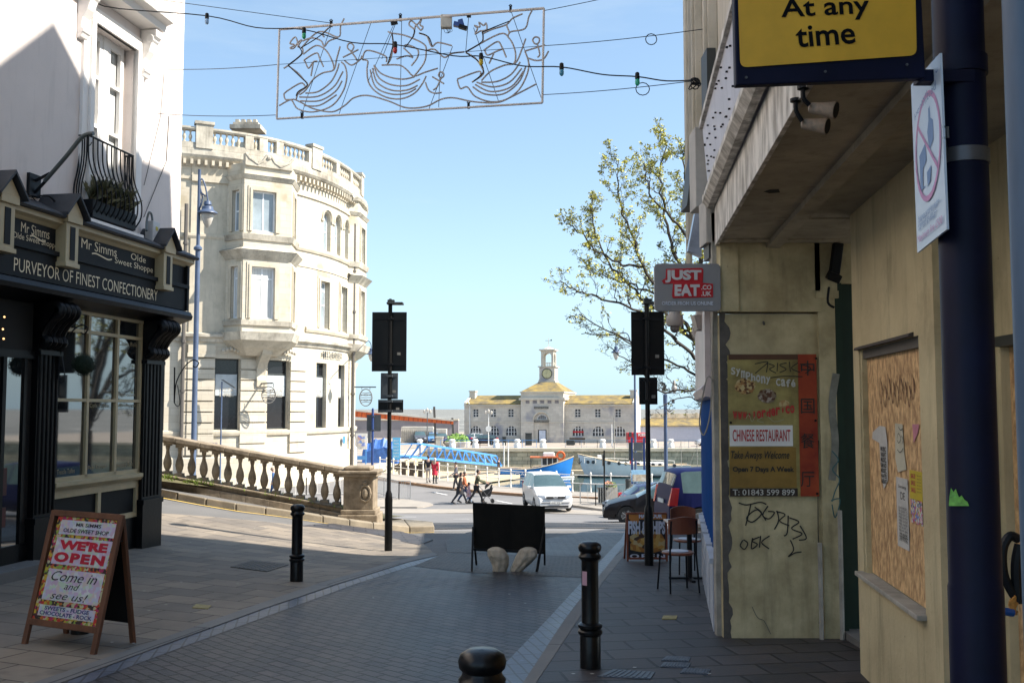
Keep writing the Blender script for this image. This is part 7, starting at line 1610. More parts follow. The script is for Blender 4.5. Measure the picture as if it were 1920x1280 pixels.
t = T('cctv_pole', 'tall blue pole with two cameras on a crossbar', 'pole', (W(1249, 890, 46).x, 46, 0)); xx = W(1248, 820, 46).x; mb = MB(); mb.lathe([(.13, 0), (.1, .5), (.08, W(0, 760, 46).z), (.1, W(0, 755, 46).z), (.1, W(0, 740, 46).z), (.04, W(0, 738, 46).z)], (xx, 46, 0), 10); mb.build('pole', m_lb, t, smooth=True)
mb = MB(); z = W(0, 737, 46).z; mb.beam((W(1237, 0, 46).x, 46, z), (W(1259, 0, 46).x, 46, z), .03); c = V((W(1238, 0, 46).x, 46, z)); mb.cb(c + V((0, 0, .25)), (.12, .25, .3), (0, .3, 0)); mb.cb(c + V((-.05, 0, .45)), (.18, .2, .1), (0, .4, 0)); mb.build('camera', m_dkf, t)
c = V((W(1256, 0, 46).x, 46, z)); mb = MB(); mb.lathe([(.03, 0), (.1, .1), (.14, .25), (.1, .35), (.04, .6)], c, 8); mb.build('dome_camera', m_dc, t); mb = MB(); mb.box(W(1251, 0, 46).x, 45.9, W(0, 756, 46).z, W(1256, 0, 46).x, 46, W(0, 748, 46).z); mb.build('box', m_gpl, t)
t = T('edge_on_sign_post', 'dark post with sign plate seen edge on by the planter', 'sign post', (W(1133, 920, 50).x, 50, 0)); xx = W(1133, 880, 50).x; mb = MB(); mb.tube([(xx, 50, 0), (xx, 50, W(0, 844, 50).z)], .04, 8); mb.build('post', m_pb, t); mb = MB(); mb.box(xx - .08, 49.7, W(0, 873, 50).z, xx - .05, 50.3, W(0, 852, 50).z); mb.build('plate', m_pb, t)
t = T('flower_planter', 'planter of orange and red flowers behind the close barred rail', 'planter', (W(1143, 905, 51).x, 51, 0)); c = W(1146, 912, 51); mb = MB(); mb.box(c.x - .3, 51, 0, c.x + .32, 51.5, c.z); mb.build('tub', m_cs, t); leafball((c.x, 51.2, c.z - .02), .36, 260, .06, M('flower_green', (.1, .14, .03), .6, var=.5), t); leafball((c.x - .12, 51.1, c.z + .12), .24, 60, .05, M('flower_orange', (.6, .25, .15), .6, var=.3), t, 'flowers')
t = T('litter_bin', 'black topped litter bin beside the orange flowers', 'bin', (W(1124, 910, 51).x, 51, 0)); mb = MB(); x = W(1117, 0, 51).x; mb.box(x, 51, 0, x + .4, 51.4, .85); mb.box(x - .05, 50.95, .85, x + .5, 51.45, .98); mb.build('body', m_dkf, t, bevel=.02)

# ================================================================ boats
def boat(name, lab, cat_, px_stern, px_bow, Y, hull, beam=2.8, fb_s=.8, fb_b=1.7, bottom=None, z0=-2.95, rail=None):
    xs_, xb = W(px_stern, 880, Y).x, W(px_bow, 880, Y).x; L = xb - xs_; t = T(name, lab, cat_, ((xs_ + xb) / 2, Y, z0)); n = 22; mb = MB(); mb2 = MB(); vs = []; sh = []
    for i in range(n + 1):
        k = i / n; wd = beam / 2 * (min(1, .8 + k * .8) if k < .25 else 1) * (1 - max(0, (k - .55) / .45) ** 2.2) + .02; z1 = z0 + lerp(fb_s, fb_s * .9, min(1, k * 2)) + (fb_b - fb_s * .9) * max(0, (k - .3) / .7) ** 1.8
        xr = xs_ + L * k * .93; fl = L * .07 * (k ** 3)
        for s_ in (1, -1):
            pass
        ring = [(xs_ + L * .93 * k + fl, Y - wd, z1), (xs_ + L * .93 * k + fl * .6, Y - wd * .93, lerp(z0, z1, .5)), (xs_ + L * .93 * k, Y - wd * .7, z0 + .1), (xs_ + L * .93 * k, Y, z0 - .3), (xs_ + L * .93 * k, Y + wd * .7, z0 + .1), (xs_ + L * .93 * k + fl * .6, Y + wd * .93, lerp(z0, z1, .5)), (xs_ + L * .93 * k + fl, Y + wd, z1)]
        vs += ring; sh.append((ring[0], ring[6]))
    mb.add(vs, [(i * 7 + j, i * 7 + j + 1, i * 7 + j + 8, i * 7 + j + 7) for i in range(n) for j in range(6)] + [tuple(range(7)), tuple(n * 7 + j for j in range(7))]); mb.build('hull', hull, t, smooth=True)
    dk = MB(); dk.add([q for a, b in sh for q in ((a[0], a[1] + .03, a[2] - .12), (b[0], b[1] - .03, b[2] - .12))], [(2 * i, 2 * i + 1, 2 * i + 3, 2 * i + 2) for i in range(n)]); dk.build('deck', m_pont, t, fix=False)
    r_ = MB(); r_.tube([a for a, b in sh], .06, 5); r_.tube([b for a, b in sh], .06, 5); r_.build('gunwale', rail or m_pont, t)
    if bottom: b_ = MB(); b_.tube([(a[0] - L * .0, Y - (Y - a[1]) * .8, z0 + .12) for a, b in sh], .12, 5); b_.build('waterline_stripe', bottom, t)
    return t, xs_, xb
m_bh = M('hull_blue', (.02, .2, .6), .35, var=.15, scale=.6); m_whh = M('hull_white', (.85, .86, .85), .4, var=.05)
t, xs_, xb = boat('fishing_boat', 'bright blue boat with white wheelhouse and orange roof moored by the gangway', 'boat', 938, 1076, 114, m_bh, 2.9, 1.2, 2.5, bottom=m_wht)
zz = -1.75; m_orr = M('orange_roof', (.55, .15, .05), .6)
cx_ = W(1033, 860, 114).x; mb = MB(); mb.box(cx_ - 1.1, 113.2, zz - .2, cx_ + .7, 114.8, zz + .35)
for dx in (-1.1, -.5, .1, .65): mb.box(cx_ + dx, 113.2, zz + .35, cx_ + dx + .1, 113.3, zz + 1.15); mb.box(cx_ + dx, 114.7, zz + .35, cx_ + dx + .1, 114.8, zz + 1.15)
mb.build('wheelhouse', m_wht, t); mb = MB(); mb.box(cx_ - 1.05, 113.28, zz + .35, cx_ + .7, 114.7, zz + 1.1); mb.build('wheelhouse_glass', m_dgl, t)
mb = MB(); mb.box(cx_ - 2.4, 113.0, zz + 1.15, cx_ + .85, 115, zz + 1.28); mb.build('roof', m_orr, t); mb = MB(); mb.box(cx_ - .9, 113.4, zz + 1.28, cx_ + .4, 114.6, zz + 1.75); mb.build('roof_raft', m_wht, t, bevel=.1)
mb = MB(); mb.tube([(cx_ - 2.3, 113.1, zz - .2), (cx_ - 2.3, 113.1, zz + 1.2)], .04, 5); mb.tube([(cx_ - 2.3, 114.9, zz - .2), (cx_ - 2.3, 114.9, zz + 1.2)], .04, 5); mb.build('canopy_pole', m_dkf, t)
mb = MB(); rr_ = .42; c = V((cx_ + 1.1, 113.6, zz + 1.4)); mb.tube([c + V((rr_ * math.cos(i * .5236), 0, rr_ * math.sin(i * .5236))) for i in range(12)], .13, 6, closed=True); mb.build('lifebuoy', m_or, t)
text('BOAT TRIPS', 4.2, .3, frame((W(958, 0, 112.5).x, 112.46, -2.55), (1, 0, 0), (0, 0, 1)), m_wht, t)
for px in (965, 1030): mb = MB(); mb.ball((W(px, 0, 112.4).x, 112.4, -2.75), (.4, .15, .16), 8, 6); mb.build('fender', m_wht, t)
mb = MB(); mb.tube([(W(943, 0, 113).x + i * 1.0, 113, zz - .1 + .02 * i) for i in range(5)], .05, 5); mb.build('side_rail', m_pont, t)
# white motor yacht: bow at the left
t, xs_, xb = boat('white_motor_yacht', 'long white motor yacht with round portholes moored bow to the left', 'boat', 1292, 1083, 116, m_whh, 3.2, 1.45, 2.7, bottom=m_dkf)
for px in (1103, 1113, 1142, 1161, 1174, 1197, 1225, 1238, 1265):
    c = W(px, 866 + (px - 1100) * .04, 114.3); mb = MB(); mb.tube([(c.x, 114.36 + (.5 if px < 1115 else .05), c.z), (c.x, 114.75, c.z)], .2, 12); mb.build('porthole', m_dgl, t)
mb = MB(); x0_, x1_ = W(1150, 0, 116).x, W(1235, 0, 116).x; mb.box(x0_, 115.2, -1.9, x1_, 116.8, -1.2); mb.build('cabin', m_whh, t, bevel=.08); mb = MB(); mb.box(W(1115, 0, 116).x, 115.4, -1.6, W(1122, 0, 116).x, 116.4, -.4); mb.build('foredeck_house', m_whh, t)
mb = MB(); x0_ = W(1090, 0, 116).x
for i in range(9): x = x0_ + i * 1.3; mb.tube([(x, 114.8, -1.3 - i * .05), (x, 114.8, -.6 - i * .05)], .03, 4)
mb.tube([(x0_, 114.8, -.6), (x0_ + 10.4, 114.8, -1.0)], .03, 4); mb.build('deck_rail', m_rw, t)
c = W(1087, 863, 114.6); mb = MB(); mb.tube([c + V((0, .6, .3)), c + V((0, .5, -.3))], .05, 5); mb.tube(cat([c + V((-.25, .5, -.1)), c + V((0, .5, -.35)), c + V((.25, .5, -.1))], 4), .05, 5); mb.build('anchor', m_dkf, t)
m_pk3 = M('buoy_red', (.5, .04, .04), .6)
for px, lab in ((1146, 'a'), (1237, 'b')): mb = MB(); mb.tube([(W(px, 0, 116).x, 116, -1.8), (W(px, 0, 116).x, 116, W(0, 782 if px < 1200 else 800, 116).z)], .06, 6); mb.build('mast', m_sill, t)
mb = MB(); c = V((W(1180, 0, 115).x, 115, -1.2)); mb.tube([c + V((.35 * math.cos(i * .5236), 0, .35 * math.sin(i * .5236))) for i in range(12)], .1, 6, closed=True); mb.build('lifebuoy', m_pk3, t)
for (a, b, Y_, hl, lab) in ((1255, 1300, 110, m_whh, 'small white dinghy astern of the motor yacht'), (1285, 1330, 105, m_whh, 'white cabin boat partly hidden by the blue shop front')):
    t, xs_, xb = boat('small_boat', lab, 'boat', b, a, Y_, hl, 1.6, .6, 1.0); mb = MB(); c = (xs_ + xb) / 2; mb.box(c - .5, Y_ - .5, -2.4, c + .6, Y_ + .5, -1.7); mb.build('cabin', m_dgl if a > 1260 else m_whh, t, bevel=.05); mb = MB(); mb.tube([(c, Y_, -2.2), (c, Y_, 1.5)], .035, 5); mb.tube([(c, Y_, 1.2), (xb, Y_, -2.2)], .015, 3); mb.build('mast', m_sill, t)
# red kiosk bus by the shed
t = T('red_kiosk', 'red ticket kiosk with large windows beside the clock building', 'kiosk', W(1195, 836, 138)); a, b = W(1177, 811, 138), W(1212, 836, 138); mb = MB(); mb.box(a.x, 138, .25, b.x, 140.2, a.z); mb.build('body', m_jr, t, bevel=.08); mb = MB(); w_ = (b.x - a.x) / 4
for i in range(2): mb.box(a.x + .15 + i * w_, 137.95, 1.1, a.x + w_ - .1 + i * w_, 138, 1.75)
mb.build('window', m_dgl, t); text('ICES', 1.0, .4, frame((a.x + 1.45, 137.95, 1.2), (1, 0, 0), (0, 0, 1)), m_wht, t, bold=.04)
mb = MB()
for x in (a.x + .4, b.x - .4): mb.lathe([(.25, 0), (.25, .2)], (x, 138.1, .25), 12, 'Y')
mb.build('wheel', m_dkf, t)
# ================================================================ vehicles
m_tyre = M('tyre', (.015, .015, .015), .8); m_rim = M('rim', (.35, .36, .37), .35, metal=.7); m_cgl = M('car_glass', (.06, .1, .11), .05, ior=1.6); m_hl = M('headlight', (.28, .31, .35), .1); m_tl = M('tail_light', (.55, .02, .02), .25); m_plw = M('number_plate', (.65, .65, .62), .5)
m_blk = M('black_trim', (.015, .015, .017), .5)
PR = {  # top centre line (x from nose, z), belt z, side glass ranges, windscreen range, rear window range, wheels
 'hatch': dict(L=4.25, W=.88, top=[(0, .5), (.04, .62), (.2, .74), (.6, .86), (1.15, .97), (1.95, 1.4), (2.5, 1.46), (3.2, 1.43), (3.6, 1.36), (4.05, 1.0), (4.2, .92), (4.25, .55)], belt=[(0, .6), (1.1, .92), (4.2, 1.0)], sg=((1.5, 2.35), (2.45, 3.3), (3.36, 3.6)), ws=(1.18, 1.95), rw=(3.62, 4.05), wh=(.8, 3.45)),
 'mpv': dict(L=4.55, W=.9, top=[(0, .5), (.05, .68), (.2, .82), (.9, 1.04), (1.15, 1.12), (2.1, 1.66), (2.7, 1.74), (4.1, 1.7), (4.3, 1.62), (4.48, 1.15), (4.55, .6)], belt=[(0, .72), (1.1, 1.02), (4.5, 1.08)], sg=((1.55, 2.5), (2.6, 3.45), (3.55, 4.2)), ws=(1.17, 2.1), rw=(4.3, 4.46), wh=(.85, 3.75)),
 'estate': dict(L=4.5, W=.87, top=[(0, .5), (.04, .62), (.2, .74), (1.2, .93), (1.95, 1.36), (2.5, 1.43), (3.9, 1.38), (4.1, 1.3), (4.42, .98), (4.5, .55)], belt=[(0, .6), (1.1, .88), (4.4, .95)], sg=((1.5, 2.35), (2.45, 3.3), (3.4, 4.0)), ws=(1.22, 1.95), rw=(4.1, 4.4), wh=(.85, 3.6))}
def car(kind, paint, loc, rz, lab, name='parked_car', cat_='car', plate='', group=None, rear_col=None):
    P = PR[kind]; L, W0 = P['L'], P['W']; t = T(name, lab, cat_, loc, rz, group); n = 76; rings = []; rw_ = .33
    for i in range(n + 1):
        x = L * i / n; e = min(x, L - x); W_ = W0 * (1 - .16 * max(0, 1 - e / .55) ** 2.2); zt = interp(P['top'], x); zb = min(interp(P['belt'], x), zt - .02); z0 = .22
        for xw in P['wh']:
            d = abs(x - xw)
            if d < rw_ + .05: z0 = max(z0, math.sqrt((rw_ + .05) ** 2 - d * d) + .3)
        cab = zt - zb > .1
        if cab: k = (zt - zb) / .55; Wr = W_ * (.96 - .2 * k); p4 = (Wr, zt - .05 * min(1, k * 2)); p5 = (Wr * .86, zt - .012)
        else: p4 = (W_ * .94, max(zb, zt - .03)); p5 = (W_ * .75, zt - .008)
        zm = max(.6, z0 + .02)
        rg = [(W_ * .9, z0), (W_ * .985, max(z0 + .005, .34)), (W_ * 1.0, min(zm, zb - .01)), (W_ * .975, zb), p4, p5, (0, zt)]
        rings.append((x, rg))
    vs = []; m = 13
    for x, rg in rings: vs += [(x, -a, z) for a, z in rg] + [(x, a, z) for a, z in rg[-2::-1]]
    F = {'body': [], 'glass': []}
    for i in range(n):
        x = L * (i + .5) / n; zt = interp(P['top'], x); zb = interp(P['belt'], x)
        for j in range(m - 1):
            s = 'body'
            if j in (3, 8) and zt - zb > .17 and any(a < x < b for a, b in P['sg']): s = 'glass'
            if j in (4, 5, 6, 7) and (P['ws'][0] < x < P['ws'][1] or P['rw'][0] < x < P['rw'][1]) and (j in (5, 6) or True): s = 'glass'
            if j in (4, 7) and s == 'glass': s = 'glass'
            F[s].append((i * m + j, i * m + j + 1, (i + 1) * m + j + 1, (i + 1) * m + j))
    F['body'] += [tuple(range(m)), tuple(n * m + j for j in range(m))] + [(i * m, (i + 1) * m, (i + 1) * m + m - 1, i * m + m - 1) for i in range(n)]
    for s, mt in (('body', paint), ('glass', m_cgl)):
        q = MB(); q.v = [V(v) for v in vs]; q.f = [list(f) for f in F[s]]; o = q.build('body' if s == 'body' else 'windows', mt, t, smooth=True, local=True)
        bb = bmesh.new(); bb.from_mesh(o.data); bmesh.ops.delete(bb, geom=[v for v in bb.verts if not v.link_faces], context='VERTS'); bb.to_mesh(o.data); bb.free()
    Wb = W0
    for xw in P['wh']:
        for s in (-1, 1):
            q = MB(); q.lathe([(.2, -.09), (.31, -.1), (.33, -.06), (.33, .06), (.31, .1), (.2, .09)], (xw, s * (Wb - .1), .33), 20, 'Y'); w_ = q.build('wheel', m_tyre, t, smooth=True, local=True)
            q = MB(); q.lathe([(.21, -.03), (.21, .03), (.05, .05)], (xw, s * (Wb - .04), .33), 14, 'Y')
            for k in range(5): a = k * 1.2566; q.beam((xw, s * (Wb + .0), .33), (xw + .19 * math.cos(a), s * (Wb + .0), .33 + .19 * math.sin(a)), .04, .03)
            q.build('rim', m_rim, w_, local=True)
    q = MB(); q.box(.15, -Wb + .1, .18, L - .15, Wb - .1, .3)
    for xw in P['wh']: q.box(xw - .36, -Wb + .06, .3, xw + .36, Wb - .06, .62)
    q.build('underbody', m_blk, t, local=True)
    hz = .66 if kind != 'mpv' else .74
    for s in (-1, 1):
        q = MB(); y1 = s * (Wb * .86); y0 = s * (Wb * .55); q.hexa([(.005, y0, hz - .07), (.09, y1, hz - .08), (.4, y1 * 1.1, hz - .03), (.3, y0, hz - .07), (.06, y0, hz + .05), (.16, y1, hz + .07), (.46, y1 * 1.09, hz + .1), (.3, y0, hz + .05)]); q.build('headlight', m_hl, t, local=True)
        wt = Wb * 1.0; wq = Wb * .88; zt_ = 1.2 if kind == 'mpv' else .98; z0_ = .72; q = MB(); q.hexa([(L - .2, s * (wt * .96), z0_), (L - .2, s * (wt - .12), z0_), (L + .012, s * (wq - .14), z0_), (L + .012, s * (wq + .01), z0_), (L - .26, s * (wt * .96), zt_), (L - .26, s * (wt - .12), zt_), (L - (.1 if kind == 'mpv' else .03), s * (wq - .14), zt_), (L - (.08 if kind == 'mpv' else .0), s * (wq + .015), zt_)]); q.build('tail_light', m_tl, t, local=True)
        q = MB(); xm = P['ws'][0] + .42; zm = interp(P['belt'], xm); q.cb((xm, s * (Wb + .09), zm + .06), (.12, .2, .13)); q.beam((xm, s * (Wb - .06), zm), (xm, s * (Wb + .05), zm + .04), .04); q.build('wing_mirror', paint, t, local=True, bevel=.03)
    q = MB(); q.box(-.04, -.45, hz - .07, .06, -.1, hz + .02); q.box(-.04, .1, hz - .07, .06, .45, hz + .02); q.box(-.02, -.62, .25, .1, .62, .34); q.box(-.025, -.68, .47, .06, .68, .485); q.build('grille', m_blk, t, local=True)
    for x in (-.03, L + .0):
        q = MB(); q.box(x, -.26, .42 if x < 0 else .75, x + .03, .26, .52 if x < 0 else .86); pp = q.build('number_plate', m_plw, t, local=True)
        if plate and x < 0: text(plate, .42, .07, frame((x - .004, .21, .435), (0, -1, 0), (0, 0, 1)), m_blk, pp, local=True)
    q = MB(); q.box(-.025, -.07, hz - .07, .05, .07, hz + .03); q.build('badge', m_rim, t, local=True)
    return t
def paint(n, c, r=.25, spec=.6): return M('paint_' + n, c, r, var=.05, spec=spec)
def face(px, py, rz): p = GP(px, py); return p, R(rz)
p = GP(1032, 961); pv = V((p.x + .25, p.y - .0, 0)); pv.z = G(pv.x, pv.y)
car('mpv', paint('white', (.62, .61, .6)), pv, R(99), 'white people carrier coming forward at the junction by the water railing', 'people_carrier', 'car', 'GN51 XTE')
Yc = 36.0; p = V((A(1131, 940, Yc).x, Yc, interp(HT, Yc) - .0)); p.z = interp(HT, Yc) - .02
car('hatch', paint('black', (.008, .007, .009), .3, .35), p, R(-4), 'dark grey hatchback driving left across the end of the street', 'hatchback')
p = V((A(1166, 930, 42).x, 42, interp(HT, 42) - .02)); car('hatch', paint('navy_red', (.03, .04, .09)), p + V((4.2, .3, 0)), R(183), 'small dark blue car with red tail lights behind the dark hatchback', 'small_car')
Yc = 24.6; p = V((A(1248, 940, Yc).x + 4.3, Yc + 1.6, interp(HT, Yc + .5) + .0))
bc_ = car('mpv', paint('royal', (.006, .01, .06), .5, .12), p, R(187), 'dark blue people carrier parked beyond the cafe table, rear towards us', 'people_carrier')
bc_.scale = (.94, .94, .9)
for (px, py, kind, colr, rz, lab) in ((790, 830, 'mpv', ('slate', (.07, .075, .09)), 100, 'slate grey people carrier, leftmost of the parked cars on the far quay'), (814, 829, 'hatch', ('lblue', (.1, .25, .55)), 95, 'light blue car parked in front of the white shed'), (829, 829, 'hatch', ('brown', (.06, .04, .04)), 95, 'dark brown car parked between the light blue and purple cars'),
    (826, 833, 'estate', ('purple', (.05, .03, .12)), 2, 'purple estate car parked side on by the leafy tub'), (858, 824, 'hatch', ('silver', (.55, .56, .58)), 10, 'silver white car parked behind the leafy tub'), (874, 833, 'estate', ('black2', (.02, .02, .035)), 0, 'black estate car parked right of the leafy tub'), (1303, 835, 'hatch', ('white2', (.65, .65, .66)), 3, 'white car parked by the pale shed at the far right')):
    Y_ = 5 * 1850 / (py - 766 + .0) ; Y_ = min(Y_, 144); x = (px - 960) / 1850 * Y_; car(kind, paint(*colr), (x, Y_, 0), R(rz), lab, group='cars parked on the far quay')

# ================================================================ people
m_skin = M('skin', (.45, .27, .19), .6)
def skinmesh(pts, edges, rads, sub=1):
    me = bpy.data.meshes.new('s'); me.from_pydata([tuple(p) for p in pts], edges, []); o = bpy.data.objects.new('s', me); col.objects.link(o)
    md = o.modifiers.new('k', 'SKIN'); md.use_smooth_shade = True
    for i, v in enumerate(me.skin_vertices[0].data): v.radius = (rads[i], rads[i] * (.85 if i < 4 else 1)); v.use_root = (i == 0)
    sb = o.modifiers.new('s', 'SUBSURF'); sb.levels = sub; sb.render_levels = sub
    dg = bpy.context.evaluated_depsgraph_get(); dg.update(); e = o.evaluated_get(dg); m2 = bpy.data.meshes.new_from_object(e)
    vs = [v.co.copy() for v in m2.vertices]; fs = [list(p.vertices) for p in m2.polygons]; bpy.data.objects.remove(o); bpy.data.meshes.remove(me); bpy.data.meshes.remove(m2); return vs, fs
def person(loc, rz, h, lab, coat, trous, hairc, shoes=None, stride=0., arms=(0, 0), lean=0., skirt=False, hat=None, long_=False, elbow=.25):
    """x forward. stride: half step; arms: forward swing (left, right) in units of height"""
    t = T('person', lab, 'person', loc, rz); t['label'] = lab; s = h / 1.75
    hipz = .92 - abs(stride) * .12; ln = lean
    J = dict(pel=(0, 0, hipz + .03), spi=(ln * .3, 0, 1.12), che=(ln * .7, 0, 1.36), nec=(ln * .9, 0, 1.5), hea=(ln * 1.05 + .02, 0, 1.62), top=(ln * 1.05, 0, 1.71))
    for sd_, sg, am in (('l', 1, arms[0]), ('r', -1, arms[1])):
        st = stride * sg
        J['hip' + sd_] = (0, sg * .1, hipz - .03); J['kne' + sd_] = (st * .62 + .03, sg * .1, .5 - abs(stride) * .04); J['ank' + sd_] = (st * 1.15 - (.0 if st > 0 else .04), sg * .1, .09 + (.07 if st < 0 else 0)); J['toe' + sd_] = (J['ank' + sd_][0] + .17, sg * .11, .045 + (-.0))
        J['sho' + sd_] = (ln * .8, sg * .19, 1.43); J['elb' + sd_] = (ln * .7 + am * .35 - .02, sg * .25, 1.43 - .29 * math.cos(min(1.2, abs(am) * 1.4))); J['wri' + sd_] = (ln * .7 + am * 1.0 + .06, sg * .23, J['elb' + sd_][2] - (.25 - elbow * max(0, am) )); w_ = V(J['wri' + sd_]); e_ = V(J['elb' + sd_]); J['han' + sd_] = tuple(w_ + (w_ - e_).normalized() * .1)
    J = {k: V(v) * s for k, v in J.items()}
    def sk(names, ed, rd, name, mat, extra=None):
        vs, fs = skinmesh([J[k] for k in names], [(names.index(a), names.index(b)) for a, b in ed], [r * s for r in rd]); q = MB(); q.add(vs, fs)
        if extra: extra(q)
        return q.build(name, mat, t, smooth=True, local=True, fix=False)
    def fingers(q):
        for sd_ in 'lr':
            sg = 1 if sd_ == 'l' else -1; hn, wr_ = J['han' + sd_], J['wri' + sd_]; d = (hn - wr_).normalized(); x = V((1, 0, 0)) - d * d.x; x = x.normalized() if x.length > .1 else V((0, 0, 1)); 
            for i in range(4): b = hn - d * .03 * s + x * (i - 1.5) * .02 * s; q.tube([b, b + d * .05 * s, b + d * (.075 + .008 * (i in (1, 2))) * s + V((.01, -sg * .02, 0)) * s], [.009 * s, .008 * s, .006 * s], 5)
            q.tube([wr_ + d * .03 * s, wr_ + d * .06 * s + x * .045 * s, wr_ + d * .09 * s + x * .05 * s], [.011 * s, .01 * s, .007 * s], 5)
        hd = J['hea']; q.ball(hd + V((.015, 0, .02)) * s, (.095 * s, .075 * s, .115 * s), 12, 10); q.tube([hd + V((.1, 0, .03)) * s, hd + V((.125, 0, -.005)) * s], [.01 * s, .016 * s], 5)
        for sg in (-1, 1): q.ball(hd + V((0, sg * .078, .01)) * s, (.02 * s, .012 * s, .03 * s), 6, 4)
    nb = ['pel', 'spi', 'che', 'nec', 'hea', 'hipl', 'knel', 'ankl', 'toel', 'hipr', 'kner', 'ankr', 'toer', 'shol', 'elbl', 'wril', 'hanl', 'shor', 'elbr', 'wrir', 'hanr']
    eb = [('pel', 'spi'), ('spi', 'che'), ('che', 'nec'), ('nec', 'hea')] + [e for d in 'lr' for e in (('pel', 'hip' + d), ('hip' + d, 'kne' + d), ('kne' + d, 'ank' + d), ('ank' + d, 'toe' + d), ('che', 'sho' + d), ('sho' + d, 'elb' + d), ('elb' + d, 'wri' + d), ('wri' + d, 'han' + d))]
    rb_ = [.12, .11, .13, .05, .06] + [.08, .055, .035, .03] * 2 + [.05, .04, .028, .03] * 2
    bo = sk(nb, eb, rb_, 'body', m_skin, fingers)
    nc = ['che', 'spi', 'pel', 'shol', 'elbl', 'wril', 'shor', 'elbr', 'wrir']; ec = [('che', 'spi'), ('spi', 'pel')] + [e for d in 'lr' for e in (('che', 'sho' + d), ('sho' + d, 'elb' + d), ('elb' + d, 'wri' + d))]
    sk(nc, ec, [.165, .15, .17] + [.075, .06, .045] * 2, 'coat', coat)
    nl = ['pel', 'hipl', 'knel', 'ankl', 'hipr', 'kner', 'ankr']; el = [('pel', 'hipl'), ('hipl', 'knel'), ('knel', 'ankl'), ('pel', 'hipr'), ('hipr', 'kner'), ('kner', 'ankr')]
    sk(nl, el, [.14] + [.1, .07, .055] * 2, 'trousers', trous)
    if long_: q = MB(); q.lathe([(.17 * s, hipz * s + .1), (.2 * s, (hipz - .15) * s), (.22 * s, (hipz - .32) * s)], (0, 0, 0), 14); q.build('coat_skirt', coat, t, local=True, smooth=True)
    for d in 'lr':
        a, b = J['ank' + d], J['toe' + d]; q = MB(); q.tube([a + V((-.06, 0, -.03)) * s, a + V((.02, 0, -.02)) * s, b + V((0, 0, .0)), b + V((.05, 0, -.005)) * s], [.035 * s, .05 * s, .042 * s, .02 * s], 8); q.build('shoe', shoes or m_blk, t, local=True, smooth=True)
    hd = J['hea']; q = MB(); q.ball(hd + V((-.015, 0, .05)) * s, (.108 * s, .09 * s, .105 * s), 12, 8)
    if long_ or skirt: q.ball(hd + V((-.06, 0, -.05)) * s, (.06 * s, .08 * s, .12 * s), 8, 6)
    q.build('hair', hat or hairc, t, local=True, smooth=True); return t
m_hd = M('hair_dark', (.02, .015, .012), .6); m_hg = M('hair_grey', (.45, .44, .42), .7)
def cl(n, c): return M('cloth_' + n, c, .85, var=.15, scale=20)
def foot(px, py, off=0):
    p = GP(px, py); return p
k_ = V((0, 0, .12))
def on_pav(px, Y): x = A(px, 880, Y).x; return V((x, Y, .13))
person(on_pav(803, 65.6), R(80), 1.78, 'man in black jacket and pale trousers looking over the harbour railing', cl('black', (.02, .02, .025)), cl('stone', (.4, .37, .33)), m_hd, stride=.05)
person(on_pav(815.5, 64.8), R(70), 1.66, 'woman in long bright red coat standing at the harbour railing', cl('red', (.55, .02, .05)), cl('dark', (.03, .03, .035)), m_hg, long_=True, arms=(.25, 0))
person(on_pav(855, 59.6), R(200), 1.68, 'person in grey jacket walking along the harbour pavement with arms out', cl('grey', (.13, .13, .15)), cl('dark2', (.02, .02, .025)), m_hd, stride=.16, arms=(.3, -.3))
g_ = lambda px, py: GP(px, py)
pm_ = g_(893, 944); person(pm_, R(8), 1.78, 'man in olive coat pushing a pushchair across the road', cl('olive', (.08, .085, .05)), cl('black2', (.015, .015, .018)), m_hd, stride=.32, arms=(.42, .38), elbow=.4, lean=.08)
person(g_(862, 945), R(6), 1.66, 'woman in black coat striding with a child across the road', cl('black3', (.02, .02, .024)), cl('black4', (.02, .022, .03)), m_hd, stride=.34, long_=True, arms=(.1, -.1), lean=.06)
q = g_(868, 944) + V((.05, .5, 0)); person(q, R(4), 1.64, 'person in orange top walking just behind the woman in black', cl('orange', (.5, .16, .07)), cl('denim', (.03, .06, .15)), m_hd, stride=.28, arms=(.15, .1), skirt=True)
person(g_(879, 944), R(10), 1.12, 'small child in pale pink coat between two adults on the road', cl('pink', (.6, .38, .4)), cl('paleblue', (.3, .38, .5)), m_hd, stride=.2, arms=(.1, -.1), long_=True)
xx = A(515, 880, 56).x; person(V((xx, 56, .0)), R(-170), 1.72, 'person in blue hooded coat passing behind the stone balustrade', cl('blue', (.06, .14, .3)), cl('navy', (.03, .05, .12)), M('fur_hood', (.45, .33, .25), .9), stride=.2, long_=True, lean=.1)
xx = W(935, 870, 113).x; person(V((xx, 112.2, -2.2)), R(-30), 1.6, 'dark figure standing at the stern of the blue boat', cl('black5', (.02, .02, .02)), cl('black6', (.02, .02, .02)), m_hd)
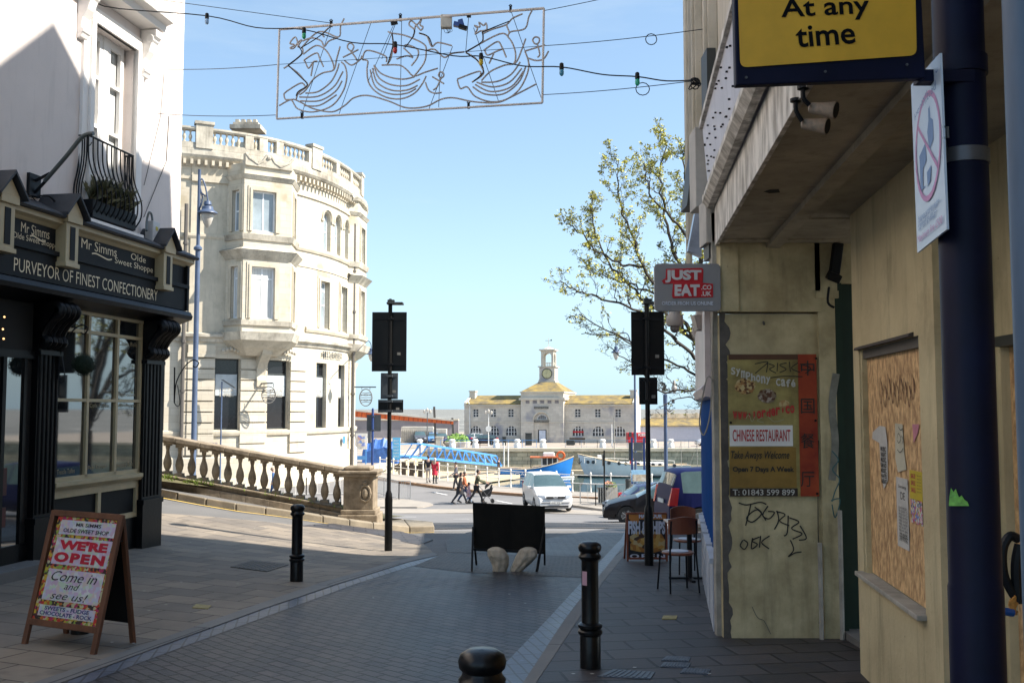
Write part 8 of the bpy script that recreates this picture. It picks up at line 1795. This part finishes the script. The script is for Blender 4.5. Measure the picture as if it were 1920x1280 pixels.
# pushchair
pp = g_(912, 942); ps = T('pushchair', 'black folding pushchair pushed across the road', 'pushchair', pp, R(4)); m_grey = M('push_grey', (.12, .12, .13), .5)
mb = MB()
for sy in (-.25, .25): mb.tube([(-.55, sy, 1.0), (-.35, sy, .85), (.05, sy, .35), (.3, sy, .12)], .013, 6); mb.tube([(.25, sy, .7), (-.05, sy, .35), (-.2, sy, .1)], .013, 6)
mb.tube([(-.55, -.25, 1.0), (-.55, .25, 1.0)], .015, 6); mb.build('frame', m_grey, ps, local=True)
mb = MB(); mb.hexa([(-.3, -.22, .45), (.1, -.22, .38), (.1, .22, .38), (-.3, .22, .45), (-.28, -.22, .5), (.1, -.22, .45), (.1, .22, .45), (-.28, .22, .5)]); mb.hexa([(.05, -.22, .42), (.15, -.22, .42), (.15, .22, .42), (.05, .22, .42), (.25, -.22, .95), (.32, -.22, .95), (.32, .22, .95), (.25, .22, .95)]); mb.hexa([(-.32, -.2, .34), (.2, -.2, .34), (.2, .2, .34), (-.32, .2, .34), (-.22, -.24, .62), (.34, -.24, .8), (.34, .24, .8), (-.22, .24, .62)]); mb.build('seat', m_blk, ps, local=True)
mb = MB(); vs = []
for i in range(8): a = R(-10 + i * 16); vs += [(.22 - .34 * math.cos(a) * .9, -.25, .78 + .3 * math.sin(a)), (.22 - .34 * math.cos(a) * .9, .25, .78 + .3 * math.sin(a))]
mb.add(vs, [(2 * i, 2 * i + 1, 2 * i + 3, 2 * i + 2) for i in range(7)] + [tuple(range(0, 16, 2)), tuple(range(1, 16, 2))]); mb.build('hood', m_blk, ps, local=True)
for x in (-.2, .32):
    for sy in (-.27, .27): mb = MB(); mb.lathe([(.02, -.02), (.1, -.02), (.1, .02), (.02, .02)], (x, sy, .1), 14, 'Y'); mb.build('wheel', m_tyre, ps, local=True)

# ================================================================ tree
m_bark = M('bark', (.05, .042, .035), .9, var=.3, scale=8, bump=.4); m_leaf = M('spring_leaf', (.16, .2, .025), .6, var=.45, scale=1.5, c2=(.5, .46, .06)); 
rng = random.Random(5)
tr = T('tree', 'spring tree with sparse yellow green leaves reaching over the street end', 'tree', (6.6, 29, 1.6))
lf = m_leaf.node_tree.nodes['Principled BSDF']; lf.inputs['Transmission Weight'].default_value = 0; 
tb_ = MB(); tips = []
def limb(pts, r0, r1, leafy, lvl=0):
    c = cat(pts, 5); n = len(c); c = [p + V((rng.gauss(0, .03), rng.gauss(0, .03), rng.gauss(0, .03))) * (1 if 0 < i < n - 1 else 0) for i, p in enumerate(c)]
    tb_.tube(c, [lerp(r0, r1, (i / (n - 1)) ** .8) for i in range(n)], 6 if lvl < 1 else 4)
    L_ = sum((b - a).length for a, b in zip(c, c[1:]))
    k = int(L_ / (.34 if lvl == 0 else .2 if lvl == 1 else .17))
    for i in range(k):
        t_ = (.25 if lvl == 0 else .15) + (.78 if lvl == 0 else .85) * (i + rng.random()) / k
        if t_ >= 1: continue
        j = min(n - 2, int(t_ * (n - 1))); p = c[j].lerp(c[j + 1], t_ * (n - 1) - j); d = (c[j + 1] - c[j]).normalized()
        side = V((rng.gauss(0, 1), rng.gauss(0, 1), rng.gauss(0, 1))); side = (side - d * side.dot(d)).normalized()
        nd = (d * .75 + side * .8 + V((0, 0, .28 if leafy > .3 else .05))).normalized()
        if lvl < 2:
            ln = (.95 if lvl == 0 else .48) * rng.uniform(.5, 1.15) * (1.15 - .5 * t_) * (1 if L_ > 2 else .7)
            e1 = p + nd * ln * .5 + V((0, 0, rng.uniform(-.03, .06))); e2 = p + nd * ln + V((0, 0, ln * (.18 if leafy > .3 else .05)))
            rr_ = lerp(r0, r1, t_) * .5; limb([p, e1, e2], max(.006, rr_), .0035, leafy, lvl + 1)
        else: tips.append((p + nd * .07, nd, leafy))
    tips.append((c[-1], (c[-1] - c[-2]).normalized(), leafy))
def TP(px, py, Y): return A(px, py, Y)
base = V((6.6, 29, 1.5)); fork = TP(1372, 800, 29); fork = V((6.5, 29, 4.3))
tb_.tube(cat([base, V((6.55, 29, 2.6)), fork], 4), [.26, .24, .22, .21, .2, .2, .19, .18, .17], 10)
for pts, r0, lf_ in (
    ([fork, TP(1330, 690, 28.6), TP(1290, 620, 28.3), TP(1250, 560, 28), TP(1205, 500, 27.6), TP(1178, 430, 27.4), TP(1160, 360, 27.2), TP(1160, 300, 27)], .1, 1),
    ([fork, TP(1335, 640, 29), TP(1300, 540, 29.2), TP(1262, 470, 29.5), TP(1245, 390, 29.8), TP(1238, 320, 30), TP(1250, 272, 30)], .1, 1),
    ([fork, TP(1330, 700, 28), TP(1270, 640, 27.5), TP(1200, 585, 27), TP(1130, 560, 26.8), TP(1085, 545, 26.6), TP(1048, 528, 26.5)], .075, .35),
    ([fork, TP(1320, 670, 29.5), TP(1260, 600, 30), TP(1190, 545, 30.4), TP(1140, 490, 30.8), TP(1115, 430, 31), TP(1108, 385, 31)], .085, 1),
    ([TP(1205, 500, 27.6), TP(1165, 495, 27.4), TP(1120, 470, 27.2), TP(1085, 435, 27), TP(1068, 418, 27)], .04, .9),
    ([fork, TP(1345, 600, 29), TP(1310, 480, 28.6), TP(1293, 390, 28.4), TP(1283, 320, 28.2), TP(1280, 285, 28)], .09, 1),
    ([TP(1310, 480, 28.6), TP(1270, 420, 28), TP(1222, 370, 27.8), TP(1212, 330, 27.6), TP(1208, 305, 27.6)], .045, 1),
    ([fork, TP(1325, 720, 29), TP(1270, 685, 29.4), TP(1210, 660, 29.8), TP(1150, 630, 30), TP(1090, 626, 30)], .06, .12),
    ([fork, TP(1330, 740, 28.6), TP(1290, 730, 28.2), TP(1240, 735, 28), TP(1195, 690, 27.8), TP(1140, 650, 27.6)], .045, .06),
    ([fork, TP(1340, 770, 29), TP(1310, 750, 28.6), TP(1275, 748, 28.4), TP(1235, 762, 28.2)], .03, .05),
    ([fork, TP(1390, 640, 29), TP(1420, 520, 29.5), TP(1400, 400, 30), TP(1390, 320, 30)], .1, 1),
    ([fork, TP(1420, 680, 30), TP(1500, 560, 31), TP(1540, 450, 31)], .09, 1),
    ([TP(1250, 560, 28), TP(1200, 540, 28), TP(1140, 520, 28.2), TP(1100, 505, 28.4)], .045, .6),
    ([TP(1290, 620, 28.3), TP(1255, 600, 28.0), TP(1200, 640, 27.7), TP(1130, 615, 27.4), TP(1085, 590, 27.4)], .04, .2)):
    limb(pts, r0, .012, lf_)
tb_.build('trunk', m_bark, tr, fix=False)
lb = MB()
for p, d, lf_ in tips:
    if rng.random() > lf_ * .85 + .01: continue
    for k in range(rng.randint(4, 9)):
        c = p + V((rng.gauss(0, .035), rng.gauss(0, .035), rng.gauss(0, .03))); e = V((rng.gauss(0, 1), rng.gauss(0, 1), rng.gauss(0, .6))).normalized() * rng.uniform(.018, .046); f_ = (e.cross(V((rng.gauss(0, 1), rng.gauss(0, 1), rng.gauss(0, 1))))).normalized() * e.length * .7
        lb.face([c - e, c - f_ * .8, c + e, c + f_])
print('leaf faces', len(lb.f), 'branch faces', len(tb_.f), 'tips', len(tips))
lb.build('crown', m_leaf, tr, fix=False)

# ================================================================ overhead festoon and light frame
m_rope2 = M('rope_light', (.38, .35, .34), .5, var=.2, scale=10); m_alu = M('frame_tube', (.62, .58, .55), .5)
def LF(x, y):
    px, py = 500 + x / 3.4286, y / 3.4286; t_ = (px - 520) / 500; return A(px, py, lerp(14.6, 13.4, t_))
lt = T('festive_light_frame', 'metal frame of three looped rope light boats hung over the street', 'light decoration', LF(900, 400))
mb = MB(); c = [LF(82, 190), LF(1782, 55), LF(1772, 662), LF(65, 765)]
for a, b, r_ in ((0, 1, .02), (1, 2, .016), (2, 3, .016), (3, 0, .016)): mb.tube([c[a], c[b]], r_, 8)
mb.build('frame', m_alu, lt)
sh1 = [  # left ship, crop pixels
 [(220, 312), (335, 205), (460, 240), (475, 170), (498, 120)], [(230, 265), (290, 245), (350, 265), (370, 300), (400, 265), (455, 245)], [(370, 240), (360, 220), (400, 180)],
 [(230, 310), (225, 350), (140, 420), (110, 440)], [(140, 425), (200, 470), (235, 510), (262, 550), (205, 600), (190, 640)], [(235, 350), (315, 295), (375, 320), (410, 370), (430, 420), (430, 455)],
 [(205, 300), (185, 240), (150, 280), (180, 290), (150, 310), (175, 310), (205, 270), (225, 260), (200, 300), (215, 300)],
 [(250, 400), (245, 385), (320, 342), (340, 375), (365, 430)], [(250, 405), (270, 440), (300, 400), (325, 395)], [(300, 400), (285, 490)],
 [(472, 300), (450, 380), (430, 450), (360, 470), (300, 510), (250, 580), (210, 610)],
 [(110, 605), (140, 580), (220, 535), (250, 560)], [(110, 605), (120, 640), (160, 645), (200, 700), (300, 720), (420, 680), (490, 590), (515, 500), (505, 430), (480, 400)],
 [(250, 600), (330, 590), (410, 530), (450, 460), (465, 410)], [(210, 625), (330, 620), (430, 560), (480, 480), (490, 460)], [(215, 650), (340, 648), (440, 590), (485, 520)], [(240, 680), (340, 678), (450, 610)],
 [(80, 680), (160, 640), (220, 660), (300, 700), (420, 720), (500, 680), (560, 630), (650, 615), (780, 650), (880, 690), (960, 695), (1040, 680), (1120, 640), (1200, 630), (1330, 655), (1480, 660), (1580, 620), (1735, 540)],
 [(540, 330), (520, 310), (525, 285), (545, 280), (560, 300), (550, 325), (540, 330)], [(490, 370), (590, 320)], [(540, 330), (570, 370), (580, 390)], [(500, 390), (545, 420), (600, 385), (612, 360)]]
sh2 = [[(800, 215), (890, 230), (1010, 285), (1025, 340), (1010, 410), (945, 495)], [(805, 220), (812, 280), (800, 370), (775, 415)], [(780, 205), (800, 215)],
 [(615, 380), (645, 325), (760, 360), (770, 400)], [(615, 385), (650, 395), (645, 450), (655, 530), (700, 590), (780, 630), (870, 635), (950, 600), (1000, 540), (1025, 490)],
 [(690, 420), (730, 470), (800, 500), (880, 510), (950, 495)], [(690, 425), (720, 500), (800, 545), (900, 550), (985, 510)], [(680, 440), (710, 530), (800, 580), (900, 580), (970, 550)], [(665, 450), (700, 560), (800, 605), (900, 600), (960, 570)],
 [(740, 420), (850, 420), (900, 450), (945, 490), (1020, 465), (1100, 440)], [(880, 300), (905, 290), (970, 320), (970, 370), (930, 425)], [(835, 380), (900, 360), (940, 370), (880, 310)],
 [(940, 240), (950, 195), (915, 160), (930, 135), (965, 160), (995, 125), (985, 160), (1005, 175), (990, 195), (960, 165), (950, 195)], [(980, 215), (1030, 235), (1060, 300), (1100, 275), (1190, 295)], [(1030, 325), (1080, 320), (1140, 370), (1190, 345), (1270, 335)],
 [(1115, 500), (1105, 485), (1115, 465), (1135, 470), (1138, 490), (1120, 505)], [(1065, 495), (1140, 540)], [(1120, 505), (1095, 560), (1070, 580)], [(1020, 530), (1040, 580), (1080, 600), (1125, 595)]]
sh3 = [[(1280, 335), (1495, 220), (1560, 250), (1595, 320), (1600, 380), (1590, 410)], [(1280, 340), (1340, 375), (1385, 440), (1390, 480), (1320, 530)], [(1395, 325), (1480, 270), (1510, 300), (1540, 370)], [(1400, 320), (1420, 355), (1480, 330), (1520, 315)], [(1460, 345), (1430, 410)],
 [(1395, 215), (1450, 190), (1540, 160), (1580, 120), (1645, 90)], [(1550, 235), (1570, 205), (1660, 185), (1685, 110), (1705, 70)], [(1540, 160), (1560, 210)], [(1390, 265), (1385, 200), (1340, 220), (1355, 185), (1335, 165), (1370, 175), (1365, 145), (1395, 165), (1410, 150), (1415, 190), (1385, 200)],
 [(1225, 510), (1365, 460), (1370, 500)], [(1225, 515), (1245, 570), (1290, 560), (1340, 620), (1440, 655), (1540, 640), (1620, 580), (1670, 490), (1685, 410), (1660, 330)],
 [(1380, 520), (1440, 460), (1530, 420), (1600, 405), (1640, 320), (1665, 250)], [(1380, 530), (1480, 525), (1570, 480), (1630, 400)], [(1350, 530), (1450, 560), (1560, 530), (1640, 440)], [(1340, 545), (1440, 590), (1570, 560), (1650, 460)], [(1325, 560), (1400, 605), (1520, 605), (1620, 530), (1665, 430)],
 [(1720, 280), (1710, 260), (1725, 240), (1750, 245), (1752, 270), (1735, 285), (1720, 280)], [(1660, 330), (1790, 290)], [(1740, 285), (1755, 350), (1740, 370)], [(1680, 375), (1730, 390), (1780, 380), (1812, 330)]]
for ship in (sh1, sh2, sh3):
    mb = MB()
    for st in ship: mb.tube(cat([LF(x, y) for x, y in st], 5), .0125, 5)
    mb.build('rope_light', m_rope2, lt)
mb = MB()
for a, b in (((415, 165), (225, 735)), ((670, 150), (465, 735)), ((868, 130), (858, 710)), ((1124, 170), (1106, 690)), ((1300, 90), (1280, 330)), ((1570, 70), (1765, 630)), ((830, 130), (650, 530)), ((1195, 300), (1040, 710)), ((1330, 180), (1490, 650)), ((740, 380), (830, 150))): mb.tube([LF(*a), LF(*b)], .0045, 4)
mb.build('tie_wire', m_iron, lt)
for st in ([(140, 425), (220, 500), (262, 550), (205, 590), (190, 620)], [(220, 312), (335, 240), (415, 170)], [(205, 300), (225, 350), (140, 420)], [(805, 215), (812, 290), (780, 410)], [(1280, 335), (1385, 270), (1385, 210)], [(1385, 210), (1470, 175), (1560, 140)], [(1285, 345), (1375, 410), (1390, 470), (1330, 525)], [(950, 195), (940, 240), (890, 310)], [(980, 215), (1040, 240), (1065, 300)]): mb = MB(); mb.tube(cat([LF(x, y) + V((0, -.012, 0)) for x, y in st], 4), .008, 5); mb.build('black_cable', m_iron, lt)
mb = MB(); a = LF(1120, 100); b = LF(1190, 175); mb.box(a.x, a.y - .05, b.z, b.x, a.y + .05, a.z); mb.build('control_box', M('box_cream', (.5, .48, .42), .5), lt, bevel=.01)
mb = MB(); mb.cb(LF(1225, 160), (.1, .08, .06), (0, .2, 0)); mb.cb(LF(1250, 150), (.07, .08, .09), (0, -.3, 0)); mb.build('connector', M('connector_blue', (.03, .08, .3), .4), lt)
mb = MB(); mb.cb(LF(1262, 178), (.12, .07, .05), (0, .3, 0)); mb.cb(LF(1300, 105), (.06, .05, .03)); mb.cb(LF(820, 150), (.1, .05, .04), (0, -.2, 0))
for x, y in ((415, 155), (1568, 60), (228, 745), (1298, 680), (860, 118)): mb.cb(LF(x, y), (.035, .06, .08)); mb.tube(cat([LF(x - 12, y - 20), LF(x, y - 30), LF(x + 10, y - 18)], 3), .006, 4)
mb.build('clips', m_iron, lt)
mb = MB()
for k in range(6): mb.tube(cat([LF(1135 + k * 9, 178), LF(1150 + k * 8 + random.uniform(-8, 8), 200), LF(1165 + random.uniform(-20, 20), 215)], 4), .003, 4)
mb.build('loose_wires', m_iron, lt)
# suspension wires
def wall_pt(px, py, o=.02): s = LS(px, o); p = LW.P(s, 0, o); return V((p.x, p.y, A(px, py, p.y).z))
def UWp(px, py, Y=11.5): return A(px, py, Y)
def sag(a, b, s, n=16): return [a.lerp(b, i / n) - V((0, 0, s * 4 * (i / n) * (1 - i / n))) for i in range(n + 1)]
wires = [((295, 130), None, (82, 415), 'l', 'thin wire from the white wall to the middle of the light frame'), ((285, 213), None, (65, 740), 'l', 'thin wire from the white wall to the bottom of the light frame')]
for (wl, _, fp, _, lab) in wires: mb = MB(); mb.tube(sag(wall_pt(*wl), LF(*fp), .03), .0055, 4); tag(mb.build('steel_wire', m_iron), lab, 'wire')
mb = MB(); mb.tube(sag(wall_pt(225, -8), LF(415, 150), .0), .005, 4); tag(mb.build('steel_wire', m_iron), 'thin wire from above the shop to the top of the light frame', 'wire')
for fp, e, lab in (((1782, 70), (1330, -50), 'thin wire from the light frame up to the right hand building'), ((1790, 295), (1318, 55), 'thin wire with loop from the frame middle to the right building'), ((1772, 610), (1300, 152), 'thin wire from the frame bottom to the right building'), ((82, 415), (1018, 82 + 0), 'x')):
    if lab == 'x': mb = MB(); mb.tube(sag(LF(82, 415), LF(1790, 295), .01), .004, 4); tag(mb.build('steel_wire', m_iron), 'fine wire running through the middle of the light frame', 'wire'); continue
    mb = MB(); mb.tube(sag(LF(*fp), UWp(*e), .02), .005, 4)
    if e[1] == 55: c = A(1221, 74, 12.0); mb.tube([c + V((.07 * math.cos(i * .524), 0, .07 * math.sin(i * .524))) for i in range(12)], .006, 4, closed=True)
    if e[1] == 152: c = A(1205, 167, 12.0); mb.tube([c + V((.085 * math.cos(i * .524), 0, .08 * math.sin(i * .524))) for i in range(12)], .006, 4, closed=True)
    tag(mb.build('steel_wire', m_iron), lab, 'wire')
pts = [wall_pt(150, -25, .1), A(195, 12, 14.4), A(388, 30, 14.6), A(480, 52, 14.5), A(570, 56, 14.2), A(660, 80, 14.0), A(741, 84, 13.7), A(850, 105, 13.3), A(903, 106, 13.2), A(980, 124, 12.9), A(1053, 126, 12.6), A(1130, 140, 12.3), A(1195, 144, 12.0), A(1250, 152, 11.7), A(1308, 150, 11.2)]
mb = MB(); mb.tube(cat(pts, 5), .0085, 5); tag(mb.build('festoon_cable', m_iron), 'black festoon cable with coloured bulbs sagging across the street', 'cable')
hd_ = T('wall_hook', 'tangle of dark hooks and loops fixing wires to the right hand building', 'hook', UWp(1305, 150, 11.3)); mb = MB()
for k in range(5): c = A(1303 + random.uniform(-6, 8), 155 + random.uniform(-6, 8), 11.2); mb.tube([c + V((.05 * math.cos(i * .785 + k), .02 * math.sin(i), .045 * math.sin(i * .785))) for i in range(8)], .008, 4, closed=True)
mb.build('loops', m_iron, hd_)
first = None
for px, py, c, nm in ((190, 14, (.45, .4, .02), 'yellow festoon bulb at the top left by the window hood'), (388, 36, (.25, .4, .6), 'pale blue festoon bulb just right of the white building'), (570, 63, (.02, .35, .15), 'green festoon bulb at the left of the light frame'), (741, 90, (.45, .02, .02), 'red festoon bulb in front of the light frame'), (902, 112, (.55, .4, .02), 'yellow festoon bulb hanging inside the light frame'), (1053, 131, (.05, .25, .4), 'teal festoon bulb right of the light frame'), (1195, 149, (.02, .4, .25), 'green festoon bulb nearest the right hand building')):
    Y_ = lerp(14.8, 12, (px - 190) / 1005); t = T('festoon_bulb', nm, 'bulb', A(px, py, Y_), 0, 'coloured festoon bulbs')
    mb = MB(); mb.lathe([(.012, .09), (.026, .08), (.03, .02), (.028, -.0)], (0, 0, 0), 12); mb.build('holder', m_iron, t, local=True, smooth=True)
    mb = MB(); mb.lathe([(.024, .0), (.03, -.03), (.028, -.06), (.015, -.08), (0, -.085)], (0, 0, 0), 12); mb.build('glass', M('bulb' + str(px), c, .2, var=.1), t, local=True, smooth=True)
